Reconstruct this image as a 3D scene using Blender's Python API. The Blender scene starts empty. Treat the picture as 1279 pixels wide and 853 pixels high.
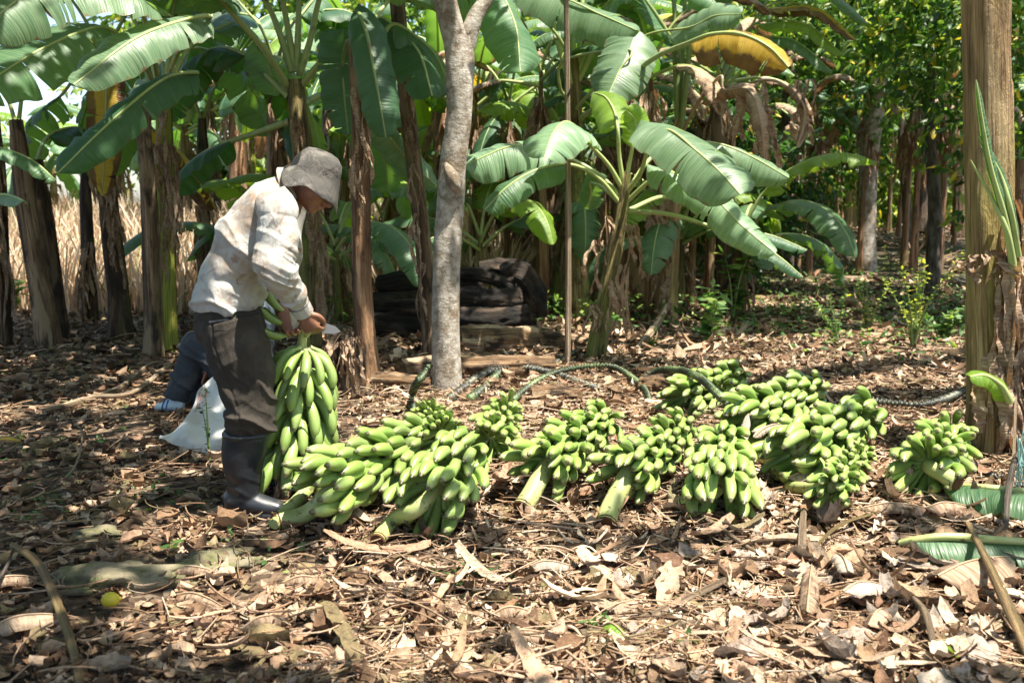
import bpy, math, random
import numpy as np
from mathutils import Vector, Matrix, Quaternion
R = math.radians
scene = bpy.context.scene
COL = scene.collection
# ------------------------------------------------------------------ camera
FPX, CX, CY, CAMZ, HORIZ = 1243.0, 639.5, 426.5, 1.25, 255.0
PITCH = math.atan((CY - HORIZ) / FPX)
cam = bpy.data.cameras.new("camera")
camo = bpy.data.objects.new("camera", cam)
COL.objects.link(camo)
camo.location = (0, 0, CAMZ)
camo.rotation_euler = (math.pi / 2 - PITCH, 0, 0)
cam.sensor_width = 36.0
cam.lens = FPX / 1279 * 36.0
cam.clip_end = 1000
cam.dof.use_dof = True
cam.dof.focus_distance = 4.6
cam.dof.aperture_fstop = 4.0
scene.camera = camo
# ------------------------------------------------------------------ sky and sun
SUN = Vector((0.30, -0.22, 0.93)).normalized()
SUN_EL = math.asin(SUN.z)
SUN_AZ = math.atan2(SUN.x, SUN.y)
w = bpy.data.worlds.new("World")
scene.world = w
w.use_nodes = True
nt = w.node_tree
nt.nodes.clear()
sky = nt.nodes.new("ShaderNodeTexSky")
sky.sky_type = 'NISHITA'
sky.sun_disc = False
sky.sun_elevation = SUN_EL
sky.sun_rotation = SUN_AZ
sky.dust_density = 1.5
sky.air_density = 1.0
bg = nt.nodes.new("ShaderNodeBackground")
bg.inputs['Strength'].default_value = 0.11
wo = nt.nodes.new("ShaderNodeOutputWorld")
nt.links.new(sky.outputs[0], bg.inputs['Color'])
nt.links.new(bg.outputs[0], wo.inputs['Surface'])
sl = bpy.data.lights.new("sun", 'SUN')
sl.energy = 5.0
sl.angle = R(0.55)
sl.color = (1.0, 0.93, 0.82)
so = bpy.data.objects.new("sun", sl)
COL.objects.link(so)
so.rotation_euler = SUN.to_track_quat('Z', 'Y').to_euler()
so.location = (0, 0, 20)
scene.view_settings.view_transform = 'Standard'
scene.view_settings.look = 'None'
scene.view_settings.gamma = 1
scene.view_settings.exposure = 1.58
scene.cycles.max_bounces = 10
scene.cycles.transparent_max_bounces = 8
# ------------------------------------------------------------------ pixel <-> world (1279 x 853 photograph)
FW = Vector((0, math.cos(PITCH), -math.sin(PITCH)))
UP = Vector((0, math.sin(PITCH), math.cos(PITCH)))
def ray(px, py):
    return FW + Vector((1, 0, 0)) * ((px - CX) / FPX) + UP * ((CY - py) / FPX)
def at(px, py, Y):
    d = ray(px, py)
    return Vector((0, 0, CAMZ)) + d * (Y / d.y)
def az(px, py, z=0.0):
    d = ray(px, py)
    return Vector((0, 0, CAMZ)) + d * ((z - CAMZ) / d.z)
def proj(P):
    P = np.asarray(P, float)
    v = P - np.array([0, 0, CAMZ])
    dz = v @ np.array(FW)
    return CX + FPX * v[..., 0] / dz, CY - FPX * (v @ np.array(UP)) / dz, dz
# ------------------------------------------------------------------ noise
_lat = np.random.RandomState(5).rand(256, 256)
def vnoise(x, y):
    x = np.asarray(x, float); y = np.asarray(y, float)
    xi = np.floor(x).astype(int); yi = np.floor(y).astype(int)
    fx = x - xi; fy = y - yi
    fx = fx * fx * (3 - 2 * fx); fy = fy * fy * (3 - 2 * fy)
    a = _lat[xi % 256, yi % 256]; b = _lat[(xi + 1) % 256, yi % 256]
    c = _lat[xi % 256, (yi + 1) % 256]; d = _lat[(xi + 1) % 256, (yi + 1) % 256]
    return (a * (1 - fx) + b * fx) * (1 - fy) + (c * (1 - fx) + d * fx) * fy
def fbm(x, y, o=3):
    s = 0; a = 1; t = 0
    for k in range(o):
        s = s + a * vnoise(np.asarray(x) * 2 ** k + 17 * k, np.asarray(y) * 2 ** k + 31 * k); t += a; a *= .5
    return s / t
def gz(x, y):
    x = np.asarray(x, float); y = np.asarray(y, float)
    h = 0.07 * (fbm(x * .6, y * .6, 3) - .5) + 0.03 * (fbm(x * 3 + 9, y * 3, 2) - .5)
    rise = np.clip((y - 11.5) / 12, 0, 1.6) * np.clip((1.5 - x) / 4, 0, 1)
    h = h + np.clip((y - 10.5) / 9, 0, 1.2) * .38 * np.clip((x - .8) / 3, 0, 1)
    h = h + rise * 0.5 + np.clip((y - 14) / 30, 0, 1) * 0.5
    return h
def gpt(px, py, dz=0.0):
    p = az(px, py, 0.0)
    for _ in range(6):
        p = az(px, py, float(gz(p.x, p.y)))
    p.z += dz
    return p
# ------------------------------------------------------------------ mesh builder
class MB:
    def __init__(s):
        s.v = []; s.f = []; s.uv = []; s.c = []; s.n = 0; s.mi = []
    def add(s, v, f, uv=None, col=None, mi=0):
        v = np.asarray(v, float).reshape(-1, 3)
        k = len(v)
        s.v.append(v)
        s.f.extend([tuple(int(i) + s.n for i in q) for q in f])
        s.mi.extend([mi] * len(f))
        s.uv.append(np.zeros((k, 2)) if uv is None else np.asarray(uv, float).reshape(-1, 2))
        if col is None: col = (1, 1, 1)
        c = np.asarray(col, float)
        if c.ndim == 1: c = np.tile(c[:3], (k, 1))
        s.c.append(c)
        s.n += k
    def grid(s, P, uv=None, col=None, close=False, mi=0, flip=False):
        """P: (n, m, 3)"""
        n, m = P.shape[:2]
        f = []
        mm = m if close else m - 1
        for i in range(n - 1):
            for j in range(mm):
                a, b = i * m + j, i * m + (j + 1) % m
                q = (a, b, b + m, a + m)
                f.append(q[::-1] if flip else q)
        s.add(P.reshape(-1, 3), f, None if uv is None else uv.reshape(-1, 2), col, mi)
    def mesh(s, name, mats, smooth=True):
        me = bpy.data.meshes.new(name)
        V = np.concatenate(s.v) if s.v else np.zeros((0, 3))
        me.from_pydata(V.tolist(), [], s.f)
        for m in (mats if isinstance(mats, (list, tuple)) else [mats]): me.materials.append(m)
        a = me.attributes.new("Col", 'FLOAT_COLOR', 'POINT')
        c = np.concatenate(s.c); c4 = np.ones((len(c), 4)); c4[:, :3] = c
        a.data.foreach_set("color", c4.ravel())
        a = me.attributes.new("P2", 'FLOAT_VECTOR', 'POINT')
        u = np.concatenate(s.uv); u3 = np.zeros((len(u), 3)); u3[:, :2] = u
        a.data.foreach_set("vector", u3.ravel())
        if smooth: me.polygons.foreach_set("use_smooth", [True] * len(me.polygons))
        if any(s.mi): me.polygons.foreach_set("material_index", s.mi)
        me.update()
        return me
    def build(s, name, mats, parent=None, smooth=True):
        return link(name, s.mesh(name, mats, smooth), parent)
def link(name, me, parent=None, M=None):
    o = bpy.data.objects.new(name, me)
    COL.objects.link(o)
    if parent is not None:
        o.parent = parent
        base = root_of(parent)
        if M is None and parent.type == 'EMPTY' and parent.get('_world'):
            o.matrix_parent_inverse = Matrix.Identity(4)
            o.location = -Vector(parent.location)
    if M is not None: o.matrix_local = M
    return o
def root_of(o):
    while o.parent: o = o.parent
    return o
def thing(name, label, cat, loc=(0, 0, 0), group=None, world=True):
    """Empty at the thing's base. world=True: children meshes are given in world coordinates."""
    o = bpy.data.objects.new(name, None)
    o.empty_display_size = .1
    COL.objects.link(o)
    o.location = loc
    if world: o['_world'] = 1
    o['label'] = label; o['category'] = cat
    if group: o['group'] = group
    return o
def tag(o, label, cat, group=None):
    o['label'] = label; o['category'] = cat
    if group: o['group'] = group
    return o
def kind(o, k):
    o['kind'] = k
    return o
def dup(root, loc, rotz=0, scale=1, label=None, group=None):
    r = root.copy(); COL.objects.link(r); r.location = loc; r.rotation_euler = (0, 0, rotz); r.scale = (scale,) * 3
    if label: r['label'] = label
    if group: r['group'] = group
    for ch in list(root.children):
        c = ch.copy(); COL.objects.link(c); c.parent = r
        for g in list(ch.children):
            d = g.copy(); COL.objects.link(d); d.parent = c
    return r
# curve helpers
def spline(pts, n):
    P = np.array([list(p) for p in pts], float)
    if len(P) == 2:
        t = np.linspace(0, 1, n)[:, None]
        return P[0] * (1 - t) + P[1] * t
    Q = np.vstack([2 * P[0] - P[1], P, 2 * P[-1] - P[-2]])
    out = []
    segs = len(P) - 1
    for u in np.linspace(0, segs - 1e-6, n):
        i = int(u); t = u - i
        a, b, c, d = Q[i:i + 4]
        out.append(.5 * (2 * b + (c - a) * t + (2 * a - 5 * b + 4 * c - d) * t * t + (3 * b - a - 3 * c + d) * t ** 3))
    return np.array(out)
def interp(vals, n):
    vals = np.asarray(vals, float)
    return np.interp(np.linspace(0, 1, n), np.linspace(0, 1, len(vals)), vals)
def unit(v):
    return v / (np.linalg.norm(v, axis=-1, keepdims=True) + 1e-12)
def frames(C, ref=None):
    T = unit(np.gradient(C, axis=0))
    if ref is None:
        ref = np.array([0, 0, 1.0]) if abs(T[0][2]) < .8 else np.array([0, 1.0, 0])
    a = np.array(ref, float)
    A = []
    for t in T:
        a = a - t * (a @ t)
        a = a / (np.linalg.norm(a) + 1e-9)
        A.append(a.copy())
    A = np.array(A)
    return T, A, np.cross(T, A)
def tube(mb, pts, rad, sides=10, n=None, ref=None, ellipse=1.0, cap=True, ridge=None, col=None, mi=0):
    n = n or max(8, len(pts) * 4)
    C = spline(pts, n)
    r = interp(rad, n) if np.ndim(rad) else np.full(n, float(rad))
    T, A, B = frames(C, ref)
    th = np.linspace(0, 2 * np.pi, sides, endpoint=False)
    rr = r[:, None] * np.ones(sides)
    if ridge is not None: rr = rr * ridge(np.linspace(0, 1, n)[:, None], th[None, :])
    P = C[:, None] + A[:, None] * (rr * np.cos(th))[..., None] + B[:, None] * (rr * np.sin(th) * ellipse)[..., None]
    L = np.concatenate([[0], np.cumsum(np.linalg.norm(np.diff(C, axis=0), axis=1))])
    uv = np.zeros((n, sides, 2)); uv[..., 0] = th / (2 * np.pi); uv[..., 1] = L[:, None]
    mb.grid(P, uv, col, close=True, mi=mi)
    if cap:
        for i, fl in ((0, 1), (n - 1, 0)):
            f = [tuple(range(sides))]
            if fl: f = [f[0][::-1]]
            mb.add(P[i], f, uv[i], col, mi=mi)
    return C
# ------------------------------------------------------------------ materials
def mat(name):
    m = bpy.data.materials.new(name); m.use_nodes = True
    nt = m.node_tree; nt.nodes.clear()
    out = nt.nodes.new('ShaderNodeOutputMaterial')
    return m, nt, out
class G:
    def __init__(s, nt): s.nt = nt
    def n(s, t, **k):
        x = s.nt.nodes.new(t)
        for a, b in k.items():
            if a.startswith('_'): setattr(x, a[1:], b)
        return x
    def l(s, a, b): s.nt.links.new(a, b)
    def attr(s, name, out='Color'):
        x = s.nt.nodes.new('ShaderNodeAttribute'); x.attribute_name = name; return x.outputs[out]
    def noise(s, vec, scale, detail=4, rough=.55, dist=0):
        x = s.nt.nodes.new('ShaderNodeTexNoise'); x.inputs['Scale'].default_value = scale
        x.inputs['Detail'].default_value = detail; x.inputs['Roughness'].default_value = rough
        x.inputs['Distortion'].default_value = dist
        if vec is not None: s.l(vec, x.inputs['Vector'])
        return x.outputs['Fac']
    def mapping(s, vec, scale):
        x = s.nt.nodes.new('ShaderNodeMapping'); x.inputs['Scale'].default_value = scale
        s.l(vec, x.inputs['Vector']); return x.outputs[0]
    def coord(s, k='Object'):
        return s.nt.nodes.new('ShaderNodeTexCoord').outputs[k]
    def ramp(s, fac, stops):
        x = s.nt.nodes.new('ShaderNodeValToRGB'); r = x.color_ramp
        while len(r.elements) < len(stops): r.elements.new(.5)
        for e, (p, c) in zip(r.elements, stops):
            e.position = p; e.color = (*c, 1) if len(c) == 3 else c
        s.l(fac, x.inputs[0]); return x.outputs[0]
    def mix(s, fac, a, b, mode='MIX'):
        x = s.nt.nodes.new('ShaderNodeMix'); x.data_type = 'RGBA'; x.blend_type = mode
        for sock, v in ((x.inputs[0], fac), (x.inputs[6], a), (x.inputs[7], b)):
            if isinstance(v, (int, float)): sock.default_value = v
            elif isinstance(v, tuple): sock.default_value = (*v, 1)
            else: s.l(v, sock)
        return x.outputs[2]
    def math(s, op, a, b=0):
        x = s.nt.nodes.new('ShaderNodeMath'); x.operation = op
        for i, v in ((0, a), (1, b)):
            if isinstance(v, (int, float)): x.inputs[i].default_value = v
            else: s.l(v, x.inputs[i])
        return x.outputs[0]
    def rnd(s): return s.nt.nodes.new('ShaderNodeObjectInfo').outputs['Random']
    def bump(s, h, strength=.3, dist=.01):
        x = s.nt.nodes.new('ShaderNodeBump'); x.inputs['Strength'].default_value = strength
        x.inputs['Distance'].default_value = dist
        s.l(h, x.inputs['Height']); return x.outputs[0]
    def hsv(s, col, val=1.0, sat=1.0, hue=.5):
        x = s.nt.nodes.new('ShaderNodeHueSaturation')
        for k, v in (('Value', val), ('Saturation', sat), ('Hue', hue)):
            if isinstance(v, (int, float)): x.inputs[k].default_value = v
            else: s.l(v, x.inputs[k])
        s.l(col, x.inputs['Color']); return x.outputs[0]
    def pbsdf(s, col, rough=.6, normal=None, spec=.5):
        x = s.nt.nodes.new('ShaderNodeBsdfPrincipled')
        if isinstance(col, tuple): x.inputs['Base Color'].default_value = (*col, 1)
        else: s.l(col, x.inputs['Base Color'])
        if isinstance(rough, (int, float)): x.inputs['Roughness'].default_value = rough
        else: s.l(rough, x.inputs['Roughness'])
        x.inputs['Specular IOR Level'].default_value = spec
        if normal is not None: s.l(normal, x.inputs['Normal'])
        return x
    def transl(s, col, normal=None):
        x = s.nt.nodes.new('ShaderNodeBsdfTranslucent')
        if isinstance(col, tuple): x.inputs['Color'].default_value = (*col, 1)
        else: s.l(col, x.inputs['Color'])
        return x.outputs[0]
    def mixsh(s, f, a, b):
        x = s.nt.nodes.new('ShaderNodeMixShader')
        if isinstance(f, (int, float)): x.inputs[0].default_value = f
        else: s.l(f, x.inputs[0])
        s.l(a, x.inputs[1]); s.l(b, x.inputs[2]); return x.outputs[0]
M = {}
def leaf_mat(name, c1, c2, tr, edge=(.16, .08, .03), edge_amt=.12, rough=.42, trf=.35, veins=55, blot=None):
    m, nt, out = mat(name); g = G(nt)
    p2 = g.attr('P2', 'Vector')
    vn = g.noise(g.mapping(p2, (veins * 1.6, .9, 1)), 1.0, 2, .5)
    vn = g.ramp(vn, [(.36, (0, 0, 0)), (.64, (1, 1, 1))])
    big = g.noise(g.coord(), 3.0, 3)
    c = g.mix(g.math('MULTIPLY', vn, 1.0), c1, c2)
    c = g.hsv(c, g.math('MULTIPLY_ADD', g.rnd(), .5) if False else g.math('ADD', g.math('MULTIPLY', g.rnd(), .5), .75))
    sep = nt.nodes.new('ShaderNodeSeparateXYZ'); g.l(p2, sep.inputs[0])
    av = g.math('ABSOLUTE', sep.outputs[1])
    ed = g.math('ADD', av, g.math('MULTIPLY', g.noise(g.mapping(p2, (14, 3, 1)), 1.0, 4), .5))
    edf = g.ramp(ed, [(1.30 - edge_amt if edge_amt < 1 else .3, (0, 0, 0)), (1.0, (1, 1, 1))]) if False else None
    mr = nt.nodes.new('ShaderNodeMapRange'); mr.inputs['From Min'].default_value = 1.33 - edge_amt; mr.inputs['From Max'].default_value = 1.42 - edge_amt
    g.l(ed, mr.inputs['Value']); mr.clamp = True
    c = g.mix(mr.outputs[0], c, edge)
    if blot:
        mb_ = nt.nodes.new('ShaderNodeMapRange'); mb_.inputs['From Min'].default_value = blot[1]; mb_.inputs['From Max'].default_value = blot[1] + .08
        g.l(g.noise(g.mapping(p2, (5, 1.2, 1)), 1.3, 5), mb_.inputs['Value'])
        c = g.mix(mb_.outputs[0], c, blot[0])
    # dusty pale patches
    c = g.mix(g.ramp(big, [(.45, (0, 0, 0)), (.75, (.45, .45, .45))]), c, tuple(min(1, x * 1.25 + .04) for x in c2))
    nrm = g.bump(g.math('ADD', vn, g.math('MULTIPLY', big, 2.0)), .45, .005)
    b = g.pbsdf(c, rough, nrm, .5)
    t = g.mix(mr.outputs[0], tr, tuple(x * .5 for x in edge))
    g.l(g.mixsh(trf, b.outputs[0], g.transl(t)), out.inputs[0])
    M[name] = m
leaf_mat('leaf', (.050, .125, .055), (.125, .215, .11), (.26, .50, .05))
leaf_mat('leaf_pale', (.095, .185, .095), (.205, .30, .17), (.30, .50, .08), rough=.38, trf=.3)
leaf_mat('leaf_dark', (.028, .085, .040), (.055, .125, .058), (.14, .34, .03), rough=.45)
leaf_mat('leaf_lime', (.13, .26, .03), (.24, .38, .05), (.42, .62, .04), trf=.45)
leaf_mat('leaf_yellow', (.52, .33, .03), (.62, .45, .07), (.75, .48, .03), edge=(.17, .085, .035), edge_amt=.55, trf=.4, blot=((.10, .055, .025), .56))
leaf_mat('leaf_dry', (.20, .12, .07), (.46, .34, .23), (.40, .2, .08), edge=(.12, .07, .04), edge_amt=.3, rough=.8, trf=.25, blot=((.09, .05, .03), .52))
leaf_mat('leaf_bleached', (.27, .21, .16), (.42, .35, .28), (.5, .4, .3), edge=(.3, .24, .18), edge_amt=.2, rough=.8, trf=.15, blot=((.26, .19, .13), .62))
def simple(name, c, rough=.6, spec=.5):
    m, nt, out = mat(name); g = G(nt)
    g.l(g.pbsdf(c, rough, None, spec).outputs[0], out.inputs[0]); M[name] = m
def rib_mat(name, c1, c2):
    m, nt, out = mat(name); g = G(nt)
    p2 = g.attr('P2', 'Vector')
    c = g.mix(g.noise(g.mapping(p2, (6, 2, 1)), 2, 3), c1, c2)
    c = g.mix(g.ramp(g.noise(g.coord(), 9, 4), [(.58, (0, 0, 0)), (.7, (.6, .6, .6))]), c, (.12, .08, .04))
    g.l(g.pbsdf(c, .45, g.bump(g.noise(g.mapping(p2, (40, 2, 1)), 1, 3), .3, .004)).outputs[0], out.inputs[0]); M[name] = m
rib_mat('rib', (.22, .31, .09), (.42, .46, .19))
rib_mat('rib_dry', (.30, .2, .12), (.42, .30, .19))
rib_mat('rib_dark', (.11, .17, .05), (.24, .30, .10))
# banana trunks: stacked leaf sheaths, vertical fibres, dark rot, some green or ochre sheaths
def stem_mat(name, cols, dark=(.035, .022, .015), dk=.5, green=None, ga=.5, bt=.60, ks=(.6, 1.0, 1.4), tanp=None):
    m, nt, out = mat(name); g = G(nt)
    p2 = g.attr('P2', 'Vector'); ob = g.coord()
    off = nt.nodes.new('ShaderNodeVectorMath'); off.operation = 'ADD'
    cm = nt.nodes.new('ShaderNodeCombineXYZ'); g.l(g.math('MULTIPLY', g.rnd(), 30), cm.inputs[0]); g.l(g.math('MULTIPLY', g.rnd(), 17), cm.inputs[1])
    g.l(p2, off.inputs[0]); g.l(cm.outputs[0], off.inputs[1]); q = off.outputs[0]
    fib = g.noise(g.mapping(q, (60, 2.0, 1)), 1, 5, .65)
    band = g.noise(g.mapping(q, (7, .9, 1)), 1, 4, .6, .4)
    pat = g.noise(g.mapping(q, (3.5, 3.0, 1)), 1.2, 5, .6)
    cols = [tuple(x * k_ for x in cc_) for cc_, k_ in zip(cols, ks)]
    c = g.ramp(band, [(.34, cols[0]), (.5, cols[1]), (.62, cols[2])])
    if green:
        c = g.mix(g.ramp(g.noise(g.mapping(q, (3, .7, 1)), 1, 2), [(ga, (0, 0, 0)), (ga + .08, (1, 1, 1))]), c, green)
    c = g.mix(g.ramp(fib, [(.38, (.85, .85, .85)), (.50, (0, 0, 0))]), c, g.mix(.25, dark, cols[0]))
    fine = g.noise(g.mapping(q, (150, 5, 1)), 1, 4, .6)
    c = g.mix(g.ramp(fine, [(.40, (.6, .6, .6)), (.55, (0, 0, 0))]), c, g.hsv(c, .45))
    blo = g.noise(g.mapping(q, (14, 9, 1)), 1.0, 5, .7, 1.2)
    c = g.mix(g.ramp(pat, [(dk - .03, (0, 0, 0)), (dk + .07, (.95, .95, .95))]), c, dark)
    c = g.mix(g.ramp(blo, [(bt, (0, 0, 0)), (bt + .08, (.85, .85, .85))]), c, dark)
    if tanp: c = g.mix(g.ramp(g.noise(g.mapping(q, (5, 1.6, 1)), 1, 3), [(.54, (0, 0, 0)), (.60, (.85, .85, .85))]), c, g.mix(fib, tanp, tuple(.45 * x for x in tanp)))
    h = g.math('ADD', g.math('MULTIPLY', fib, .8), g.math('ADD', g.math('ADD', band, fine), g.math('MULTIPLY', blo, 1.5)))
    g.l(g.pbsdf(c, g.ramp(band, [(.3, (.8,) * 3), (.7, (.5,) * 3)]), g.bump(h, .9, .016), .3).outputs[0], out.inputs[0]); M[name] = m
stem_mat('stem_brown', [(.10, .060, .035), (.20, .125, .07), (.30, .20, .12)], dk=.56, green=(.20, .19, .06), ga=.58, tanp=(.42, .31, .18))
stem_mat('stem_dark', [(.045, .028, .018), (.10, .062, .038), (.17, .115, .07)], dk=.50, green=(.11, .11, .035), ga=.56, tanp=(.26, .18, .10))
stem_mat('stem_olive', [(.16, .12, .05), (.27, .22, .08), (.36, .28, .12)], dk=.58, green=(.24, .27, .06), ga=.50)
stem_mat('stem_yellow', [(.20, .14, .04), (.36, .30, .06), (.46, .38, .08)], dk=.64, green=(.36, .40, .06), ga=.44, bt=.66)  # yellow kept light to paint in a sun patch on the fused trunk
stem_mat('stem_ochre', [(.25, .16, .075), (.36, .24, .115), (.46, .33, .18)], dark=(.10, .055, .03), dk=.66, green=(.36, .29, .10), ga=.50, bt=.66, ks=(.75, 1.1, 1.4))
stem_mat('stem_rust', [(.17, .085, .04), (.30, .16, .08), (.42, .25, .14)], dk=.6, green=(.22, .23, .06), ga=.56, tanp=(.50, .33, .19))
stem_mat('fallen_stem', [(.16, .095, .05), (.31, .19, .10), (.46, .34, .22)], dk=.56)
stem_mat('straw', [(.30, .21, .13), (.42, .31, .20), (.55, .43, .30)], dark=(.18, .11, .06), dk=.62)
stem_mat('straw_green', [(.34, .30, .13), (.48, .44, .22), (.62, .56, .36)], dark=(.16, .08, .04), dk=.62)
stem_mat('rot', [(.018, .013, .009), (.045, .030, .021), (.09, .062, .042)], dark=(.005, .004, .003), dk=.5)
# grey bark with lichen and horizontal scars
m, nt, out = mat('bark_grey'); g = G(nt)
q = g.attr('P2', 'Vector'); ob = g.coord()
a = g.noise(ob, 16, 6, .65); b = g.noise(g.mapping(q, (2.5, 14, 1)), 1, 4, .6); sp = g.noise(ob, 55, 4, .7)
c = g.ramp(a, [(.32, (.12, .095, .07)), (.45, (.27, .235, .19)), (.57, (.38, .345, .295)), (.7, (.50, .47, .42))])
c = g.mix(g.ramp(g.noise(ob, 5, 4), [(.52, (0, 0, 0)), (.64, (.75, .75, .75))]), c, (.15, .105, .06))
c = g.mix(g.ramp(sp, [(.60, (0, 0, 0)), (.68, (.8, .8, .8))]), c, (.52, .52, .46))
c = g.mix(g.ramp(b, [(.66, (0, 0, 0)), (.72, (.6, .6, .6))]), c, (.10, .07, .05))
g.l(g.pbsdf(c, .85, g.bump(g.math('ADD', a, g.math('ADD', b, sp)), .7, .012), .2).outputs[0], out.inputs[0]); M['bark_grey'] = m
m, nt, out = mat('bark_dark'); g = G(nt)
q = g.attr('P2', 'Vector'); ob = g.coord()
a = g.noise(g.mapping(q, (9, 5, 1)), 1, 6, .65)
c = g.ramp(a, [(.35, (.035, .026, .02)), (.55, (.12, .10, .08)), (.7, (.21, .19, .16))])
g.l(g.pbsdf(c, .9, g.bump(a, .9, .02), .2).outputs[0], out.inputs[0]); M['bark_dark'] = m
# crown / shrub leaves coloured by attribute
def foliage(name, tr, mult=1.0, rough=.5, trf=.4, spec=.4):
    m, nt, out = mat(name); g = G(nt)
    c = g.attr('Col')
    c = g.hsv(c, mult)
    t = g.mix(1.0, c, tr, 'MULTIPLY')
    g.l(g.mixsh(trf, g.pbsdf(c, rough, None, spec).outputs[0], g.transl(t)), out.inputs[0]); M[name] = m
foliage('foliage', (2.1, 2.3, 1.0), rough=.45, trf=.38)
m, nt, out = mat('litter'); g = G(nt); ob = g.coord()
c = g.mix(1.0, g.attr('Col'), (1.14, 1.06, .97), 'MULTIPLY'); n1 = g.noise(ob, 70, 5, .65); n2 = g.noise(ob, 17, 4)
c = g.mix(g.ramp(n1, [(.36, (.75, .75, .75)), (.52, (0, 0, 0))]), c, g.hsv(c, .45))
c = g.mix(g.ramp(n2, [(.52, (0, 0, 0)), (.68, (.6, .6, .6))]), c, g.hsv(c, 1.2, .85))
g.l(g.mixsh(.08, g.pbsdf(c, .75, g.bump(g.math('ADD', n1, g.noise(ob, 210, 3)), .7, .006), .25).outputs[0], g.transl(c)), out.inputs[0]); M['litter'] = m
foliage('drygrass', (1.3, 1.1, .8), rough=.8, trf=.3, spec=.2)
# soil
m, nt, out = mat('forest_floor'); g = G(nt)
ob = g.coord()
vo = nt.nodes.new('ShaderNodeTexVoronoi'); vo.inputs['Scale'].default_value = 26; vo.inputs['Randomness'].default_value = 1
dist = nt.nodes.new('ShaderNodeVectorMath'); dist.operation = 'ADD'
nn = nt.nodes.new('ShaderNodeTexNoise'); nn.inputs['Scale'].default_value = 7; nn.inputs['Detail'].default_value = 5
sc = nt.nodes.new('ShaderNodeVectorMath'); sc.operation = 'SCALE'; sc.inputs['Scale'].default_value = .12
g.l(nn.outputs['Color'], sc.inputs[0]); g.l(ob, dist.inputs[0]); g.l(sc.outputs[0], dist.inputs[1]); g.l(dist.outputs[0], vo.inputs['Vector'])
sx = nt.nodes.new('ShaderNodeSeparateColor'); g.l(vo.outputs['Color'], sx.inputs[0])
c = g.ramp(sx.outputs[0], [(0, (.045, .030, .020)), (.45, (.11, .075, .05)), (.7, (.19, .135, .09)), (.95, (.32, .25, .18))])
soil = g.ramp(g.noise(ob, 2.2, 6), [(.3, (.03, .02, .013)), (.7, (.09, .062, .042))])
c = g.mix(g.ramp(g.noise(ob, 5, 5), [(.42, (0, 0, 0)), (.6, (1, 1, 1))]), c, soil)
sepx = nt.nodes.new('ShaderNodeSeparateXYZ'); g.l(ob, sepx.inputs[0])
far = nt.nodes.new('ShaderNodeMapRange'); far.inputs['From Min'].default_value = 9; far.inputs['From Max'].default_value = 13; g.l(sepx.outputs[1], far.inputs['Value'])
mossm = g.math('MULTIPLY', far.outputs[0], g.ramp(g.noise(ob, .9, 4), [(.42, (0, 0, 0)), (.6, (.6, .6, .6))]))
c = g.mix(mossm, c, (.06, .085, .025))
h = g.math('ADD', g.math('MULTIPLY', vo.outputs['Distance'], 2), g.noise(ob, 40, 4))
g.l(g.pbsdf(c, .9, g.bump(h, .8, .02), .15).outputs[0], out.inputs[0]); M['soil'] = m
# bananas
m, nt, out = mat('banana_skin'); g = G(nt)
p2 = g.attr('P2', 'Vector'); sep = nt.nodes.new('ShaderNodeSeparateXYZ'); g.l(p2, sep.inputs[0]); ob = g.coord()
u = sep.outputs[0]
rn = g.rnd()
c = g.ramp(u, [(0, (.40, .45, .19)), (.10, (.20, .30, .07)), (.5, (.135, .235, .040)), (.86, (.175, .27, .05)), (.925, (.22, .27, .09)), (.95, (.05, .035, .02)), (1, (.03, .02, .012))])
c = g.mix(rn, c, g.hsv(c, 1.0, .85, .485))
c = g.hsv(c, g.math('ADD', g.math('MULTIPLY', g.math('FRACT', g.math('MULTIPLY', rn, 7.3)), .55), .88))
v = g.noise(g.mapping(p2, (3, 9, 1)), 1.0, 4)
c = g.mix(g.ramp(v, [(.4, (.22, .22, .22)), (.6, (0, 0, 0))]), c, (.33, .44, .12))
blm = nt.nodes.new('ShaderNodeMapping'); g.l(ob, blm.inputs[0])
bl = nt.nodes.new('ShaderNodeCombineXYZ'); g.l(g.math('MULTIPLY', rn, 40), bl.inputs[0]); g.l(bl.outputs[0], blm.inputs['Location'])
sp = g.noise(blm.outputs[0], 34, 5, .7)
c = g.mix(g.ramp(sp, [(.66, (0, 0, 0)), (.70, (.85, .85, .85))]), c, (.06, .05, .03))
b = g.pbsdf(c, .42, g.bump(g.noise(blm.outputs[0], 60, 3), .15, .004), .5)
b.inputs['Subsurface Weight'].default_value = 0.0
g.l(b.outputs[0], out.inputs[0]); M['banana'] = m
def stalk_mat(name, c1, c2, c3):
    m, nt, out = mat(name); g = G(nt)
    p2 = g.attr('P2', 'Vector'); ob = g.coord()
    c = g.ramp(g.noise(g.mapping(p2, (6, 6, 1)), 1, 4), [(.3, c1), (.5, c2), (.7, c3)])
    c = g.mix(g.ramp(g.noise(ob, 30, 4), [(.6, (0, 0, 0)), (.66, (.8, .8, .8))]), c, (.10, .07, .04))
    if name.startswith('rachis'):
        sp_ = nt.nodes.new('ShaderNodeSeparateXYZ'); g.l(p2, sp_.inputs[0])
        rg = g.math('FRACT', g.math('ADD', g.math('DIVIDE', sp_.outputs[1], .104), sp_.outputs[0]))
        c = g.mix(g.ramp(rg, [(.12, (0, 0, 0)), (.30, (0, 0, 0)), (.45, (.85, .85, .85)), (.9, (.85, .85, .85)), (1, (0, 0, 0))]), g.hsv(c, 1.9), tuple(x * .35 for x in c1))  # ridge crests lightened, grooves darkened: shading put in as colour rings
    g.l(g.pbsdf(c, .5, g.bump(g.noise(g.mapping(p2, (30, 3, 1)), 1, 4), .3, .004)).outputs[0], out.inputs[0]); M[name] = m
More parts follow.
